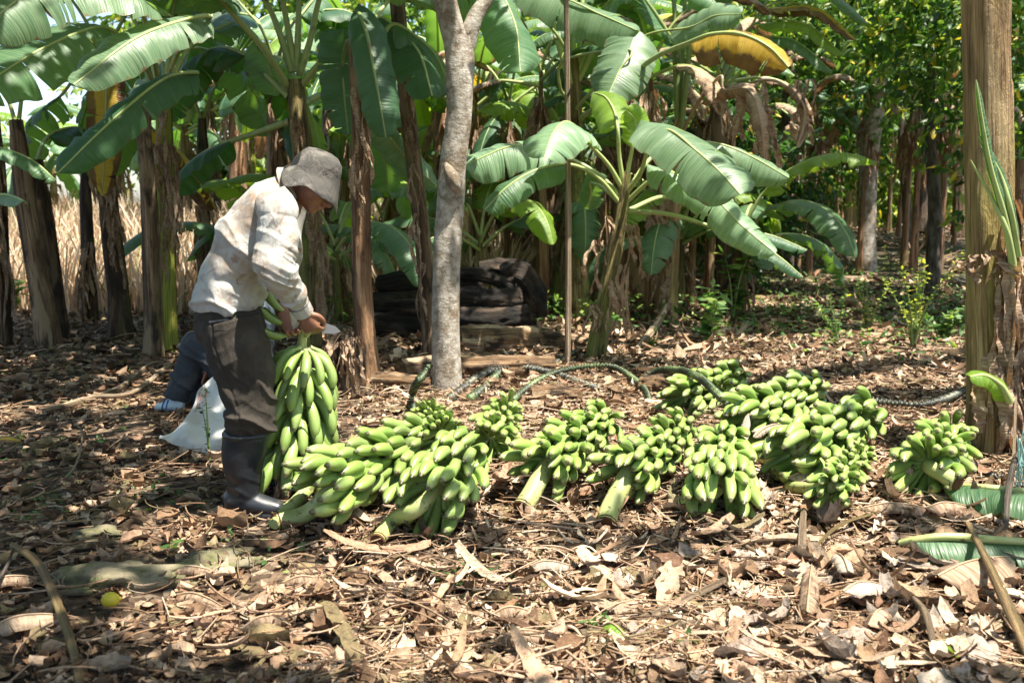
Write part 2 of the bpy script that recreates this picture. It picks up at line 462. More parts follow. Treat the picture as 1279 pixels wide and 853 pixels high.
stalk_mat('stalk', (.22, .30, .08), (.36, .40, .15), (.50, .48, .24))
stalk_mat('rachis', (.02, .035, .015), (.045, .07, .025), (.12, .14, .06))
stalk_mat('rachis_dry', (.03, .03, .024), (.045, .05, .035), (.10, .105, .075))
simple('cut_end', (.10, .045, .02), .8, .2)
simple('soft_pale', (.55, .50, .36), .7, .2)
# cloth
def cloth(name, c, dirt, amt=.5, scale=6, weave=900, rough=.85, spec=.15, dirt2=None):
    m, nt, out = mat(name); g = G(nt); ob = g.coord()
    d = g.noise(ob, scale, 6, .62, .3)
    cc = g.mix(g.ramp(d, [(amt, (0, 0, 0)), (amt + .16, (.85, .85, .85))]), c, dirt)
    if dirt2: cc = g.mix(g.ramp(g.noise(ob, scale * 2.3, 5, .6, .6), [(.57, (0, 0, 0)), (.66, (.7, .7, .7))]), cc, dirt2)
    wr = g.noise(g.mapping(ob, (1, 1, .6)), 14, 6, .55, 1.6)
    g.l(g.pbsdf(cc, rough, g.bump(g.math('ADD', wr, g.math('MULTIPLY', g.noise(ob, weave, 2), .12)), .75, .022), spec).outputs[0], out.inputs[0]); M[name] = m
cloth('shirt', (.47, .465, .44), (.35, .265, .20), .47, 6, dirt2=(.25, .16, .11))
cloth('trousers', (.046, .039, .032), (.09, .075, .06), .50, 5)
cloth('hat', (.10, .094, .085), (.22, .20, .175), .50, 15, dirt2=(.07, .06, .05))
cloth('denim', (.045, .052, .062), (.09, .095, .10), .52, 6)
cloth('greycloth', (.11, .14, .17), (.16, .18, .2), .5, 6)
cloth('shoe', (.55, .66, .72), (.3, .3, .28), .6, 9)
cloth('shoeblue', (.03, .12, .32), (.03, .1, .2), .6, 9)
m, nt, out = mat('sack'); g = G(nt); ob = g.coord()
c = g.mix(g.ramp(g.noise(ob, 7, 5), [(.45, (0, 0, 0)), (.6, (.7, .7, .7))]), (.66, .68, .66), (.45, .42, .36))
wv = nt.nodes.new('ShaderNodeTexWave'); wv.inputs['Scale'].default_value = 90; g.l(ob, wv.inputs['Vector'])
g.l(g.mixsh(.25, g.pbsdf(c, .45, g.bump(g.math('ADD', g.noise(ob, 14, 5, .6, .6), g.math('MULTIPLY', wv.outputs['Fac'], .1)), .5, .015), .4).outputs[0], g.transl((.6, .6, .58))), out.inputs[0]); M['sack'] = m
simple('sackprint', (.42, .20, .17), .6)
m, nt, out = mat('rubber'); g = G(nt); ob = g.coord()
c = g.ramp(g.noise(ob, 8, 6, .65), [(.35, (.009, .011, .014)), (.65, (.018, .022, .027)), (.8, (.06, .055, .045))])
c = g.mix(g.ramp(g.noise(ob, 22, 5), [(.60, (0, 0, 0)), (.72, (.35, .35, .35))]), c, (.09, .08, .065))
g.l(g.pbsdf(c, g.ramp(g.noise(ob, 15, 4), [(.3, (.3,) * 3), (.7, (.55,) * 3)]), g.bump(g.noise(ob, 12, 4), .25, .01), .5).outputs[0], out.inputs[0]); M['rubber'] = m
m, nt, out = mat('skin'); g = G(nt); ob = g.coord()
c = g.ramp(g.noise(ob, 18, 4), [(.3, (.17, .075, .042)), (.7, (.27, .125, .07))])
g.l(g.pbsdf(c, .5, g.bump(g.noise(ob, 90, 3), .2, .003), .4).outputs[0], out.inputs[0]); M['skin'] = m
simple('hair', (.02, .016, .013), .6)
simple('eyewhite', (.5, .45, .4), .3)
simple('steel', (.42, .42, .42), .35); M['steel'].node_tree.nodes['Principled BSDF'].inputs['Metallic'].default_value = .8
simple('handlewood', (.06, .035, .02), .6)
cloth('rock', (.19, .165, .11), (.10, .11, .04), .48, 9, 60, .9, .1, dirt2=(.08, .06, .045))
simple('twine', (.30, .50, .46), .7)
simple('lemon', (.55, .44, .03), .6)
# ------------------------------------------------------------------ banana leaf
def leaf_geo(pts, W, up=(0, 0, 1), fold=.25, curl=.5, tears=6, seed=0, N=44, base_t=0.0, sag=.5, upsm=None, side_w=(1, 1)):
    """pts: midrib control points of the blade (3D). Returns MB for blade."""
    rs = random.Random(seed)
    C = spline(pts, N + 1)
    T = unit(np.gradient(C, axis=0))
    up = np.array(up, float)
    if up.ndim == 1: U = np.tile(up, (N + 1, 1))
    else: U = np.array([interp(up[:, k], N + 1) for k in range(3)]).T
    S = unit(np.cross(T, U)); Nn = np.cross(S, T)
    t = np.linspace(0, 1, N + 1)
    prof = np.minimum(1, (t / .10)) ** .55 * np.where(t > .62, np.sqrt(np.clip(1 - ((t - .62) / .385) ** 2, 0, 1)), 1)
    prof = np.maximum(prof, .02)
    L = np.concatenate([[0], np.cumsum(np.linalg.norm(np.diff(C, axis=0), axis=1))])
    mb = MB(); Mj = 5
    for s in (-1, 1):
        cuts = sorted(set([0, N] + [rs.randrange(3, N - 2) for _ in range(int(tears))]))
        ph = rs.random() * 6
        for a, b in zip(cuts[:-1], cuts[1:]):
            if b - a < 1: continue
            extra = rs.gauss(0, .22) if tears > 1 else 0
            k = b - a + 1
            idx = np.arange(a, b + 1)
            loc = np.linspace(-1, 1, k) if k > 1 else np.zeros(1)
            P = np.zeros((k, Mj + 1, 3)); uv = np.zeros((k, Mj + 1, 2))
            shrink = rs.uniform(.02, .10) * (min(1, tears / 4))
            seglen = L[b] - L[a]
            for j in range(Mj + 1):
                v = j / Mj
                ang = -fold - (curl + extra * .8) * v * .5 - sag * v * v * .5 + .05 * np.sin(idx * .9 + ph) * v
                # integrate along arc approximately
                dirv = S[idx] * s * np.cos(ang)[:, None] + Nn[idx] * np.sin(ang)[:, None]
                wid = W * .5 * prof[idx] * v * side_w[0 if s < 0 else 1]
                # veins sweep towards the tip
                P[:, j] = C[idx] + dirv * wid[:, None] + T[idx] * (wid * .18)[:, None] - T[idx] * (loc * shrink * seglen * v * v)[:, None]
                P[:, j] += Nn[idx] * (.012 * W / .5 * np.sin(L[idx] * 23 + ph + s) * v)[:, None]
                uv[:, j, 0] = L[idx] + 3 * rs.random() * 0; uv[:, j, 1] = v * s
            mb.grid(P, uv, flip=(s > 0))
    return mb, C
def rib_geo(pts_pet, pts_blade, r0, r1, sides=8):
    mb = MB()
    pts = list(pts_pet) + list(pts_blade)[1:] if pts_pet else list(pts_blade)
    n = 8 + 5 * len(pts)
    C = spline(pts, n)
    rad = np.linspace(r0, r1, n)
    T, A, B = frames(C, (0, 0, 1) if abs((C[-1] - C[0])[2]) < .8 * np.linalg.norm(C[-1] - C[0]) else (0, -1, 0))
    th = np.linspace(0, 2 * np.pi, sides, endpoint=False)
    P = C[:, None] + A[:, None] * (rad[:, None] * (np.cos(th) - .35))[..., None] + B[:, None] * (rad[:, None] * np.sin(th))[..., None]
    uv = np.zeros((n, sides, 2)); uv[..., 0] = th / 6.28; uv[..., 1] = np.linspace(0, 2, n)[:, None]
    mb.grid(P, uv, close=True)
    return mb
def leaf(parent, petiole, blade, W, mat_='leaf', rib='rib', r0=.02, r1=.004, name='leaf', label=None, **kw):
    """petiole: points from the crown to the blade's base; blade: points from there to the tip"""
    mb, C = leaf_geo(blade, W, **kw)
    o = mb.build(name, M[mat_], parent)
    full = [Vector(p) for p in petiole] + [Vector(p) for p in blade[(1 if petiole else 0):]]
    rb = rib_geo([], full, r0, r1).build('midrib', M[rib], o)
    if label: o['label'] = label
    return o
def sheath_ridge(seed):
    rs = np.random.RandomState(seed)
    k = [(rs.randint(1, 5), rs.rand() * 6.28, rs.uniform(.02, .05), rs.uniform(.5, 2.5)) for _ in range(5)]
    s2 = [(rs.randint(8, 15), rs.rand() * 6.28, rs.uniform(.010, .022), rs.uniform(2, 9)) for _ in range(3)]
    def f(u, th):
        r = 1.0
        for a, p, m_, z in k + s2: r = r + m_ * np.sin(a * th + p + z * u * 3)
        # sheath edges: saw steps spiralling up
        w_ = (th / 6.2832 * 2 + u * 3.0 + seed * .37) % 1
        r = r + .07 * (w_ - .5)
        return r
    return f
def trunk(parent, pts, rad, mat_, name='stem', sides=26, n=60, seed=0, flare=True, ridge=True):
    mb = MB()
    tube(mb, pts, rad, sides, n, ridge=sheath_ridge(seed) if ridge else None)
    return mb.build(name, M[mat_], parent)
def flap_geo(base, down, width, length, seed, lift=.05, out=None, curlm=1.0):
    """a dead sheath or leaf rag hanging from base, split into ragged strips"""
    rs = random.Random(seed); rn = np.random.RandomState(seed % 100000)
    base = np.array(base, float); down = unit(np.array(down, float))
    out = np.array(out if out is not None else (rs.uniform(-1, 1), -1, 0), float); out = unit(out - down * (out @ down))
    side = np.cross(down, out)
    mb = MB(); ns = 3
    for q in range(ns):
        n, m = 22, 5
        L_ = length * rs.uniform(.55, 1.0); w_ = width / ns * rs.uniform(.8, 1.5)
        x0 = (q - (ns - 1) / 2) * width / ns * .75
        ph = rs.random() * 6; tw = rs.uniform(-.9, .9); a0 = rs.uniform(-.5, .5); bow = rs.uniform(.2, 1.2)
        t = np.linspace(0, 1, n)
        ang = a0 + tw * t + .25 * np.sin(7 * t + ph)
        c = base + np.outer(t * L_, down) + np.outer(lift * bow * np.sin(t * 2.6) * 1.6, out) + np.outer(x0 * (1 + .9 * t) + .02 * np.sin(5 * t + ph), side)
        sv = np.outer(np.cos(ang), side) + np.outer(np.sin(ang), out); ov = np.cross(sv, down)
        jag = 1 + rn.normal(0, .16, (n, 2)); jag[-3:] *= np.array([.8, .5, .12])[:, None]; jag[0] *= .6
        wd = w_ * (.75 + .35 * np.sin(t * 3 + ph)) * (1 - .35 * t)
        v = np.linspace(-.5, .5, m)
        P = c[:, None] + sv[:, None] * (wd[:, None] * v * np.where(v < 0, jag[:, :1], jag[:, 1:]))[..., None]
        dz = wd[:, None] * (.9 * curlm * (v ** 2)[None] * rs.choice([-1, 1])) + .22 * wd[:, None] * rn.normal(0, 1, (n, m)) * .4 + .012 * np.sin(t[:, None] * 17 + v * 5 + ph)
        P = P + ov[:, None] * dz[..., None]
        uv = np.stack([np.repeat((t * L_)[:, None], m, 1) + q, np.repeat(v[None] * 1.2, n, 0)], -1)
        mb.grid(P, uv)
    return mb
def flap(parent, base, down, width, length, seed, mat_='leaf_dry', name='dry_leaf', **k):
    return flap_geo(base, down, width, length, seed, **k).build(name, M[mat_], parent)
# ------------------------------------------------------------------ generic banana plants
def gen_plant(H, r, nleaf, seed, mats, L=(1.5, 2.2), W=(.42, .6), stemm='stem_brown', dead=3, lean=0.0, name='banana_plant', detail=1):
    rs = random.Random(seed)
    t = thing(name, 'x', 'banana plant', (0, 0, 0), world=False)
    top = Vector((lean, 0, H))
    trunk(t, [(0, 0, -.1), (lean * .3, 0, H * .4), (lean * .8, 0, H * .8), top + Vector((0, 0, .25))], [r * 1.45, r * 1.05, r * .9, r * .75, r * .35], stemm, seed=seed, n=40, sides=20)
    a0 = rs.random() * 6.28
    for i in range(nleaf):
        f = i / max(1, nleaf - 1)
        az_ = a0 + i * 2.4 + rs.uniform(-.3, .3)
        el = 1.25 - 1.0 * (1 - f) + rs.uniform(-.12, .12)      # elevation at the base
        Ll = rs.uniform(*L) * (.8 + .2 * math.sin(f * 3.14)); Wl = rs.uniform(*W)
        hd = Vector((math.cos(az_), math.sin(az_), 0))
        pts = []; p = Vector(top) + Vector((0, 0, .05 + .2 * f)); e = el
        pet = .35 + .1 * rs.random()
        n1 = 3
        for k in range(n1 + 1):
            pts.append(p.copy())
            if k < n1: p = p + (hd * math.cos(e) + Vector((0, 0, 1)) * math.sin(e)) * pet / n1; e -= .05
        bl = [pts[-1]]
        steps = 7; bend = rs.uniform(1.5, 2.4) - .4 * f
        for k in range(steps):
            e -= bend / steps * (.6 + .7 * k / steps)
            p = p + (hd * math.cos(e) + Vector((0, 0, 1)) * math.sin(e)) * Ll / steps
            bl.append(p.copy())
        m_ = rs.choice(mats)
        leaf(t, pts, bl, Wl, m_, 'rib' if m_ != 'leaf_dark' else 'rib_dark', r0=.022, r1=.003, seed=seed * 50 + i, tears=rs.choice([4, 9, 14, 20]) , fold=rs.uniform(-.05, .35), N=36,
             up=[(0, 0, 1), tuple(Vector((0, 0, 1)) * .35 + hd)])
    for i in range(dead):
        az_ = rs.random() * 6.28
        b = top + Vector((math.cos(az_) * r * .9, math.sin(az_) * r * .9, -rs.uniform(0, .4)))
        flap(t, b, (math.cos(az_) * .15, math.sin(az_) * .15, -1), rs.uniform(.07, .16), rs.uniform(.5, 1.2), seed * 9 + i, out=(math.cos(az_), math.sin(az_), 0))
    return t
# ------------------------------------------------------------------ bananas
def banana_mesh(bend, seed, a0=.15):
    n, sides = 15, 10
    u = np.linspace(0, 1, n)
    ang = a0 + bend * np.clip(u * 1.25 - .05, 0, 1)
    ds = 1 / (n - 1)
    x = np.concatenate([[0], np.cumsum(np.cos(ang[:-1]) * ds)]); z = np.concatenate([[0], np.cumsum(np.sin(ang[:-1]) * ds)])
    C = np.stack([x, np.zeros(n), z], 1)
    r = np.interp(u, [0, .06, .14, .24, .42, .62, .78, .88, .94, .97, 1], [.043, .038, .044, .070, .094, .100, .092, .071, .042, .028, .022])
    T = unit(np.gradient(C, axis=0)); A = np.tile([0, 1.0, 0], (n, 1)); B = np.cross(T, A)
    th = np.linspace(0, 2 * np.pi, sides, endpoint=False)
    rr = r[:, None] * (1 + .11 * np.cos(5 * th + seed) * np.clip(1.3 - u[:, None], 0, 1))
    P = C[:, None] + A[:, None] * (rr * np.cos(th))[..., None] + B[:, None] * (rr * np.sin(th))[..., None]
    uv = np.zeros((n, sides, 2)); uv[..., 0] = u[:, None]; uv[..., 1] = th / 6.28
    mb = MB(); mb.grid(P, uv, close=True)
    mb.add(P[-1], [tuple(range(sides))], uv[-1])
    return mb.mesh('banana', M['banana'])
CAMV = Vector((0, 0, CAMZ))
BAN = {b: banana_mesh(b + .22, i * 1.3) for i, b in enumerate((.55, .8, 1.05, 1.35))}
BK = sorted(BAN)
def mat_cols(x, y, z, loc):
    m = Matrix.Identity(4)
    for i, c in enumerate((x, y, z)):
        for k in range(3): m[k][i] = c[k]
    for k in range(3): m[k][3] = loc[k]
    return m
def bunch(label, P0, P1, rings, per, L, stalk_pts, seed, ra=.036, fan=(0, 6.2832), bends=(.8, 1.05), outw=.72, rachis=None, floor=True, extra=None, taper=.8, cap=100, ref=None, stalk_r=.036, fatness=1.0, rach_mat='rachis', spread=.25, jit=1.0, group='green banana bunches heaped on the ground', face=None, tipdir=None):
    """P0: thick-stalk end of the axis, P1: tail end. Finger tips point towards P0."""
    rs = random.Random(seed)
    outw = min(.92, outw + .17); per = int(per * 1.45); L = L * 1.27; rings += 1 if rings > 4 else 0
    P0 = Vector(P0); P1 = Vector(P1)
    base = Vector((P0.x, P0.y, 0))
    t = thing('banana_bunch', label, 'banana bunch', base, group=group)
    ax = (P1 - P0); D = ax.length; ax.normalize()
    mb = MB()
    sp = [Vector(p) for p in stalk_pts] + [P0, P0 + ax * D * .5, P1]
    ns = len(stalk_pts)
    rad = [stalk_r] * ns + [stalk_r * .95, ra, ra * .6]
    tube(mb, sp, rad, 12, 8 * len(sp), cap=False)
    mb.build('stalk', M['stalk'], t)
    if stalk_pts:   # raw cut end
        c = Vector(sp[0]); d = (Vector(sp[0]) - Vector(sp[1])).normalized()
        cb = MB(); tube(cb, [c - d * .012, c + d * .006], [stalk_r * 1.05, stalk_r * .9], 12, 3)
        cb.build('cut_end', M['cut_end'], t)
    up = Vector((0, 0, 1)) if abs(ax.z) < .85 else Vector((0, -1, 0))
    e1 = (up - ax * up.dot(ax)).normalized(); e2 = ax.cross(e1)
    cnt = 0; cand = []
    for h in range(rings):
        f = h / max(1, rings - 1)
        n = int(round(per * (1 - .25 * f)))
        Lh = L * (1 - (1 - taper) * f)
        for k in range(n):
            th = fan[0] + (fan[1] - fan[0]) * (k + .5 * (h % 2) + rs.uniform(-.18, .18) * jit) / n
            row = k % 2
            o = (e1 * math.cos(th) + e2 * math.sin(th))
            pos = P0 + ax * (D * (f * .97 + .015 * row + rs.uniform(-.02, .02))) + o * ra * .6
            # radial direction, leaning towards the stalk end
            lean = (1 - outw) + (.10 if row else -.08) + rs.uniform(-.05, .05) * jit
            X = (o * (1 - lean) - ax * lean).normalized()
            Zt = -ax if tipdir is None else Vector(tipdir).normalized()
            Z = (Zt - X * X.dot(Zt)).normalized()
            tw = Quaternion(X, rs.gauss(0, .09) * jit)
            Z = tw @ Z
            Y = Z.cross(X)
            s = Lh * rs.uniform(.88, 1.1)
            mid = pos + X * s * .5 + Z * s * .3
            if floor:
                # fingers under the bunch are pressed outwards on the ground
                g0 = float(gz(mid.x, mid.y)) + .015
                if mid.z < g0 - .03: continue
                if mid.z < g0 + .02:
                    pos = pos + Vector((0, 0, g0 + .02 - mid.z) )
            sc_ = Matrix.Diagonal((s, s * fatness, s * (.5 + .5 * fatness), 1))
            vis = o.dot((CAMV - pos).normalized() + Vector((0, 0, .8))) + rs.uniform(-.1, .1)
            cand.append((vis, mat_cols(X, Y, Z, pos - base) @ sc_, rs.choice(bends)))
    if len(cand) > cap - (len(extra) if extra else 0):
        cand = sorted(cand, key=lambda q: -q[0])[:cap]
    for _v, m_, b in cand:
        link('banana', BAN[min(BK, key=lambda q: abs(q - b))], t, M=m_)
    if rachis:
        rachis_geo(rachis, seed).build('rachis', M[rach_mat], t)
    return t
def rachis_geo(pts, seed, r=.0105, step=.027):
    rs = random.Random(seed)
    C = spline(pts, 200)
    L = np.concatenate([[0], np.cumsum(np.linalg.norm(np.diff(C, axis=0), axis=1))])
    n = max(12, int(L[-1] / step) * 8)
    u = np.linspace(0, L[-1], n)
    C = np.array([np.interp(u, L, C[:, k]) for k in range(3)]).T
    T, A, B = frames(C)
    th = np.linspace(0, 2 * np.pi, 12, endpoint=False)
    k = u / step
    ph = (k[:, None] + (th[None] / 6.2832) * 1.0) % 1
    saw = np.where(ph < .25, ph / .25, (1 - ph) / .75)
    rr = r * (1 + 1.35 * saw ** 1.8 + .22 * np.sin(k[:, None] * 2.1 + th))
    P = C[:, None] + A[:, None] * (rr * np.cos(th))[..., None] + B[:, None] * (rr * np.sin(th))[..., None]
    mb = MB(); uv = np.zeros((n, 12, 2)); uv[..., 0] = th / 6.28; uv[..., 1] = u[:, None] * 4
    mb.grid(P, uv, close=True)
    mb.add(P[0], [tuple(range(12))[::-1]], uv[0]); mb.add(P[-1], [tuple(range(12))], uv[-1])
    return mb
# ------------------------------------------------------------------ leaf scatter (numpy)
def leaf_cloud(C, D, U, L, W, col, bend=.25):
    """many small leaves: centre, direction, up vectors (n,3); 6 vertices, 4 faces each"""
    n = len(C)
    D = unit(D); S = unit(np.cross(D, U)); N_ = np.cross(S, D)
    L = L[:, None]; W = W[:, None]
    v = np.stack([C, C + D * L * .38 + S * W * .5 - N_ * W * bend, C + D * L * .42 + N_ * 0, C + D * L * .38 - S * W * .5 - N_ * W * bend,
                  C + D * L * .8 + S * W * .28 - N_ * (L * .1 + W * bend * .5), C + D * L - N_ * L * .22, C + D * L * .8 - S * W * .28 - N_ * (L * .1 + W * bend * .5), C + D * L * .78 - N_ * L * .08], 1)
    f0 = [(0, 2, 1), (0, 3, 2), (1, 2, 7, 4), (2, 3, 6, 7), (4, 7, 5), (7, 6, 5)]
    f = []
    for i in range(n):
        b = i * 8
        f.extend([tuple(b + k for k in q) for q in f0])
    return v.reshape(-1, 3), f, np.repeat(col, 8, axis=0)
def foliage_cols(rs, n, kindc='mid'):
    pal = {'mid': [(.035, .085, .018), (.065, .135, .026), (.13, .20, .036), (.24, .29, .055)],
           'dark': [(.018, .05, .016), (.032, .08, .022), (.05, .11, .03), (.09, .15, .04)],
           'bright': [(.07, .13, .02), (.12, .19, .03), (.20, .26, .04), (.34, .36, .06)],  # lighter greens; on the far trees they paint in sunlight
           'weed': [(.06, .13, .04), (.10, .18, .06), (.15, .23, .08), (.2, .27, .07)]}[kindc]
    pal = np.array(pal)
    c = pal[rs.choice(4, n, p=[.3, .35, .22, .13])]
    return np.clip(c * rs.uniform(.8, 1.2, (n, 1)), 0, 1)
def crown_mesh(name, blobs, n, size, seed, kindc='mid', squash=.8, yellow=.02):
    rs = np.random.RandomState(seed)
    blobs = np.array(blobs, float)  # x,y,z,r
    wts = blobs[:, 3] ** 2.2; wts /= wts.sum()
    # twigs: leaves sit in sprays
    nt_ = max(1, n // 9)
    bi = rs.choice(len(blobs), nt_, p=wts)
    d = unit(rs.normal(size=(nt_, 3))); rad = rs.uniform(.25, 1, (nt_, 1)) ** .6
    tc = blobs[bi, :3] + d * rad * blobs[bi, 3:4] * np.array([1, 1, squash])
    td = unit(d + rs.normal(0, .5, (nt_, 3)) + np.array([0, 0, -.15]))
    k = rs.choice(nt_, n)
    t = rs.rand(n, 1)
    C = tc[k] + td[k] * t * size * 3.2
    D = unit(td[k] * .6 + rs.normal(0, .8, (n, 3)) + np.array([0, 0, -.35]))
    U = unit(rs.normal(0, .45, (n, 3)) + np.array([0, 0, 1]))
    L = size * rs.uniform(.6, 1.3, n); W = L * rs.uniform(.36, .5, n)
    col = foliage_cols(rs, n, kindc)
    yl = rs.rand(n) < yellow; col[yl] = (.5, .38, .04)
    v, f, c = leaf_cloud(C, D, U, L, W, col)
    mb = MB(); mb.add(v, f, None, c)
    return mb.mesh(name, M['foliage'])
# ------------------------------------------------------------------ ground, one sheet to the horizon
def ground():
    xs = np.concatenate([-np.geomspace(14, 220, 16)[::-1], np.linspace(-13.5, 13.5, 420), np.geomspace(14, 220, 16)])
    ys = np.concatenate([-np.geomspace(3, 200, 10)[::-1], np.linspace(-1, 1.2, 10), np.linspace(1.4, 10, 300), np.linspace(10.1, 27, 130), np.geomspace(28, 320, 16)])
    X, Y = np.meshgrid(xs, ys, indexing='ij')
    Z = gz(X, Y)
    near = (np.abs(X) < 13) & (Y > 1.2) & (Y < 12)
    Z = Z + np.where(near, .012 * (fbm(X * 9, Y * 9, 3) - .5) * 2, 0)
    P = np.stack([X, Y, Z], -1)
    mb = MB(); mb.grid(P, None, flip=True)
    o = mb.build('ground', M['soil']); kind(o, 'structure')
    o['label'] = 'brown forest floor of bare soil and rotted leaves'
ground()
# light map of the floor in photo pixels: where the canopy lets the sun through
BR = [(720, 570, 360, 120, 1.25), (1060, 610, 280, 130, 1.15), (1040, 462, 200, 42, 1.2), (760, 720, 350, 100, .92), (1120, 770, 260, 100, .86), (500, 730, 150, 60, .60),
      (110, 650, 190, 50, .68), (240, 780, 260, 65, .60), (620, 430, 190, 40, .7), (100, 500, 90, 22, .5), (760, 420, 150, 30, .6), (640, 830, 500, 40, .42), (1180, 335, 120, 14, .7), (1000, 320, 200, 12, .5), (480, 620, 130, 60, .8)]
def lit(x, y):
    px, py, dz = proj(np.stack([x, y, np.zeros_like(x)], -1))
    v = np.full(x.shape, .17)
    for cx, cy, a, b, w_ in BR:
        q = ((px - cx) / a) ** 2 + ((py - cy) / b) ** 2
        v = np.maximum(v, w_ * np.clip(1.35 - q * .75, 0, 1))
    v = np.where(y > 11.5, np.where((x < .5) | (y > 18.5), 1.5, .85), v)
    return v
OPEN = []   # (point, radius, keep) beams kept free of leaves
OPEN += [(at(320, 300, 4.05), .42, .06), (at(360, 320, 3.9), .3, .05), (at(390, 215, 4.0), .22, .35), (at(385, 470, 4.05), .30, .2)]
OPEN += [(at(700, 200, 8), .75, .25), (at(870, 220, 8), .9, .25), (at(575, 100, 6.6), .35, .4), (at(565, 300, 6.6), .3, .4), (at(800, 90, 8.6), .6, .2), (at(1235, 300, 4.9), .25, .35),
         (at(930, 60, 7.2), .4, .2), (at(120, 60, 6.0), .5, .4), (at(230, 60, 6.5), .5, .3), (at(455, 250, 6.9), .3, .5), (at(840, 300, 10.4), .4, .3), (at(1000, 130, 7.2), .3, .3)]
def dapple_leaves(seed, n, zlo, zhi, size, x0, x1, y0, y1):  # unseen leaves, placed so their shadows dapple the floor as the light map asks
    rs = np.random.RandomState(seed)
    gx = rs.uniform(x0, x1, n); gy = rs.uniform(y0, y1, n)
    # sprays
    k = rs.choice(n // 6, n); gx = gx[k] + rs.normal(0, .13, n); gy = gy[k] + rs.normal(0, .13, n)
    L_ = lit(gx, gy)
    nz = fbm(gx * 1.9 + 40, gy * 1.9 + 11, 3)
    nz = (nz - .5) * 2.1 + .5
    keep = nz > L_
    keep |= rs.rand(n) < .006
    z = rs.uniform(zlo, zhi, n)
    s = np.array(SUN)
    P = np.stack([gx, gy, np.zeros(n)], 1) + s * (z / s[2])[:, None]
    for p, r, kp in OPEN:
        v = P - np.array(p); d = np.linalg.norm(v - (v @ s)[:, None] * s, axis=1)
        keep &= ~((d < r) & (rs.rand(n) > kp))
    px, py, dz = proj(P)
    keep &= ~((dz > .3) & (py > -30) & (px > -80) & (px < 1360))
    P = P[keep]; m_ = len(P)
    D = unit(rs.normal(0, 1, (m_, 3)) * np.array([1, 1, .35]) + np.array([0, 0, -.2]))
    U = unit(rs.normal(0, .35, (m_, 3)) + np.array([0, 0, 1]))
    L = size * rs.uniform(.6, 1.3, m_); W = L * rs.uniform(.4, .55, m_)
    v, f, c = leaf_cloud(P, D, U, L, W, foliage_cols(rs, m_, 'mid'))
    mb = MB(); mb.add(v, f, None, c)
    return mb
# pale trunk that forks at the top of the picture
def grey_tree():
    b = gpt(557, 488)
    Y = b.y
    t = thing('shade_tree', 'pale grey tree trunk with lichen patches forking near the top of the photo', 'tree', b)
    fork = at(573, 48, Y + .02)
    mb = MB()
    rid = lambda u, th: 1 + .035 * np.sin(2 * th + 9 * u) + .03 * np.sin(3 * th - 14 * u) + .02 * np.sin(5 * th + 31 * u) + .04 * np.exp(-((u - .63) / .012) ** 2) + .03 * np.exp(-((u - .33) / .01) ** 2) + .16 * np.clip(.05 - u, 0, 1) / .05
    tube(mb, [b + Vector((0, 0, -.1)), at(557, 430, Y), at(558, 330, Y), at(562, 260, Y), at(565, 215, Y), at(573, 150, Y), at(574, 100, Y), fork], [.118, .100, .093, .090, .088, .084, .084, .096, .100], 24, 90, ridge=rid)
    mb.build('trunk', M['bark_grey'], t)
    for pts, r in (([fork - Vector((.0, 0, .12)), at(556, -2, Y - .03), at(545, -60, Y), at(530, -200, Y), at(470, -420, Y - .4)], [.082, .074, .066, .055, .035]),
                   ([fork - Vector((-.02, 0, .12)), at(594, 22, Y + .02), at(612, -10, Y + .05), at(660, -110, Y + .1), at(800, -300, Y - .2)], [.066, .052, .044, .04, .03])):
        mb = MB(); tube(mb, pts, r, 16, 40, ridge=lambda u, th: 1 + .05 * np.sin(3 * th + 13 * u)); mb.build('branch', M['bark_grey'], t)
    kn = MB()
    c = at(566, 222, Y - .10)
    tube(kn, [c + Vector((-.05, 0.02, .09)), c + Vector((-.012, -.018, .02)), c + Vector((.02, -.01, -.05)), c + Vector((.05, .03, -.09))], [.015, .042, .04, .012], 10, 14, ridge=lambda u, th: 1 + .25 * np.sin(4 * th + 7 * u))
    kn.build('knot', M['bark_grey'], t)
    cr = dapple_leaves(3, 60000, 3.6, 6.6, .21, -7.5, 9, -1.5, 10.8)  # out-of-view crown, spread wide to cast the floor's dapples
    cr.build('crown', M['foliage'], t)
    return t
grey_tree()
def offframe_tree(x, y, lean, seed, args, label):  # trees out of view, crowns shaped for the shade they cast
    t = thing('shade_tree', label, 'tree', (x, y, 0))
    mb = MB(); tube(mb, [(x, y, -.1), (x + lean * .3, y, 1.8), (x + lean, y + .1, 4.6)], [.16, .12, .07], 14, 30, ridge=lambda u, th: 1 + .05 * np.sin(3 * th + 13 * u)); mb.build('trunk', M['bark_dark'], t)
    dapple_leaves(seed, *args).build('crown', M['foliage'], t)
offframe_tree(7.6, 8.8, -1.0, 21, (24000, 5.6, 8.5, .24, 0, 12, 10.8, 26), 'unseen tree with a crown shaped to shade the right background')
offframe_tree(-7.8, 7.2, 1.0, 22, (4000, 5.6, 8.5, .24, -9, -1, 9.5, 11.5), 'unseen tree with a crown shaped to shade the dark left side')
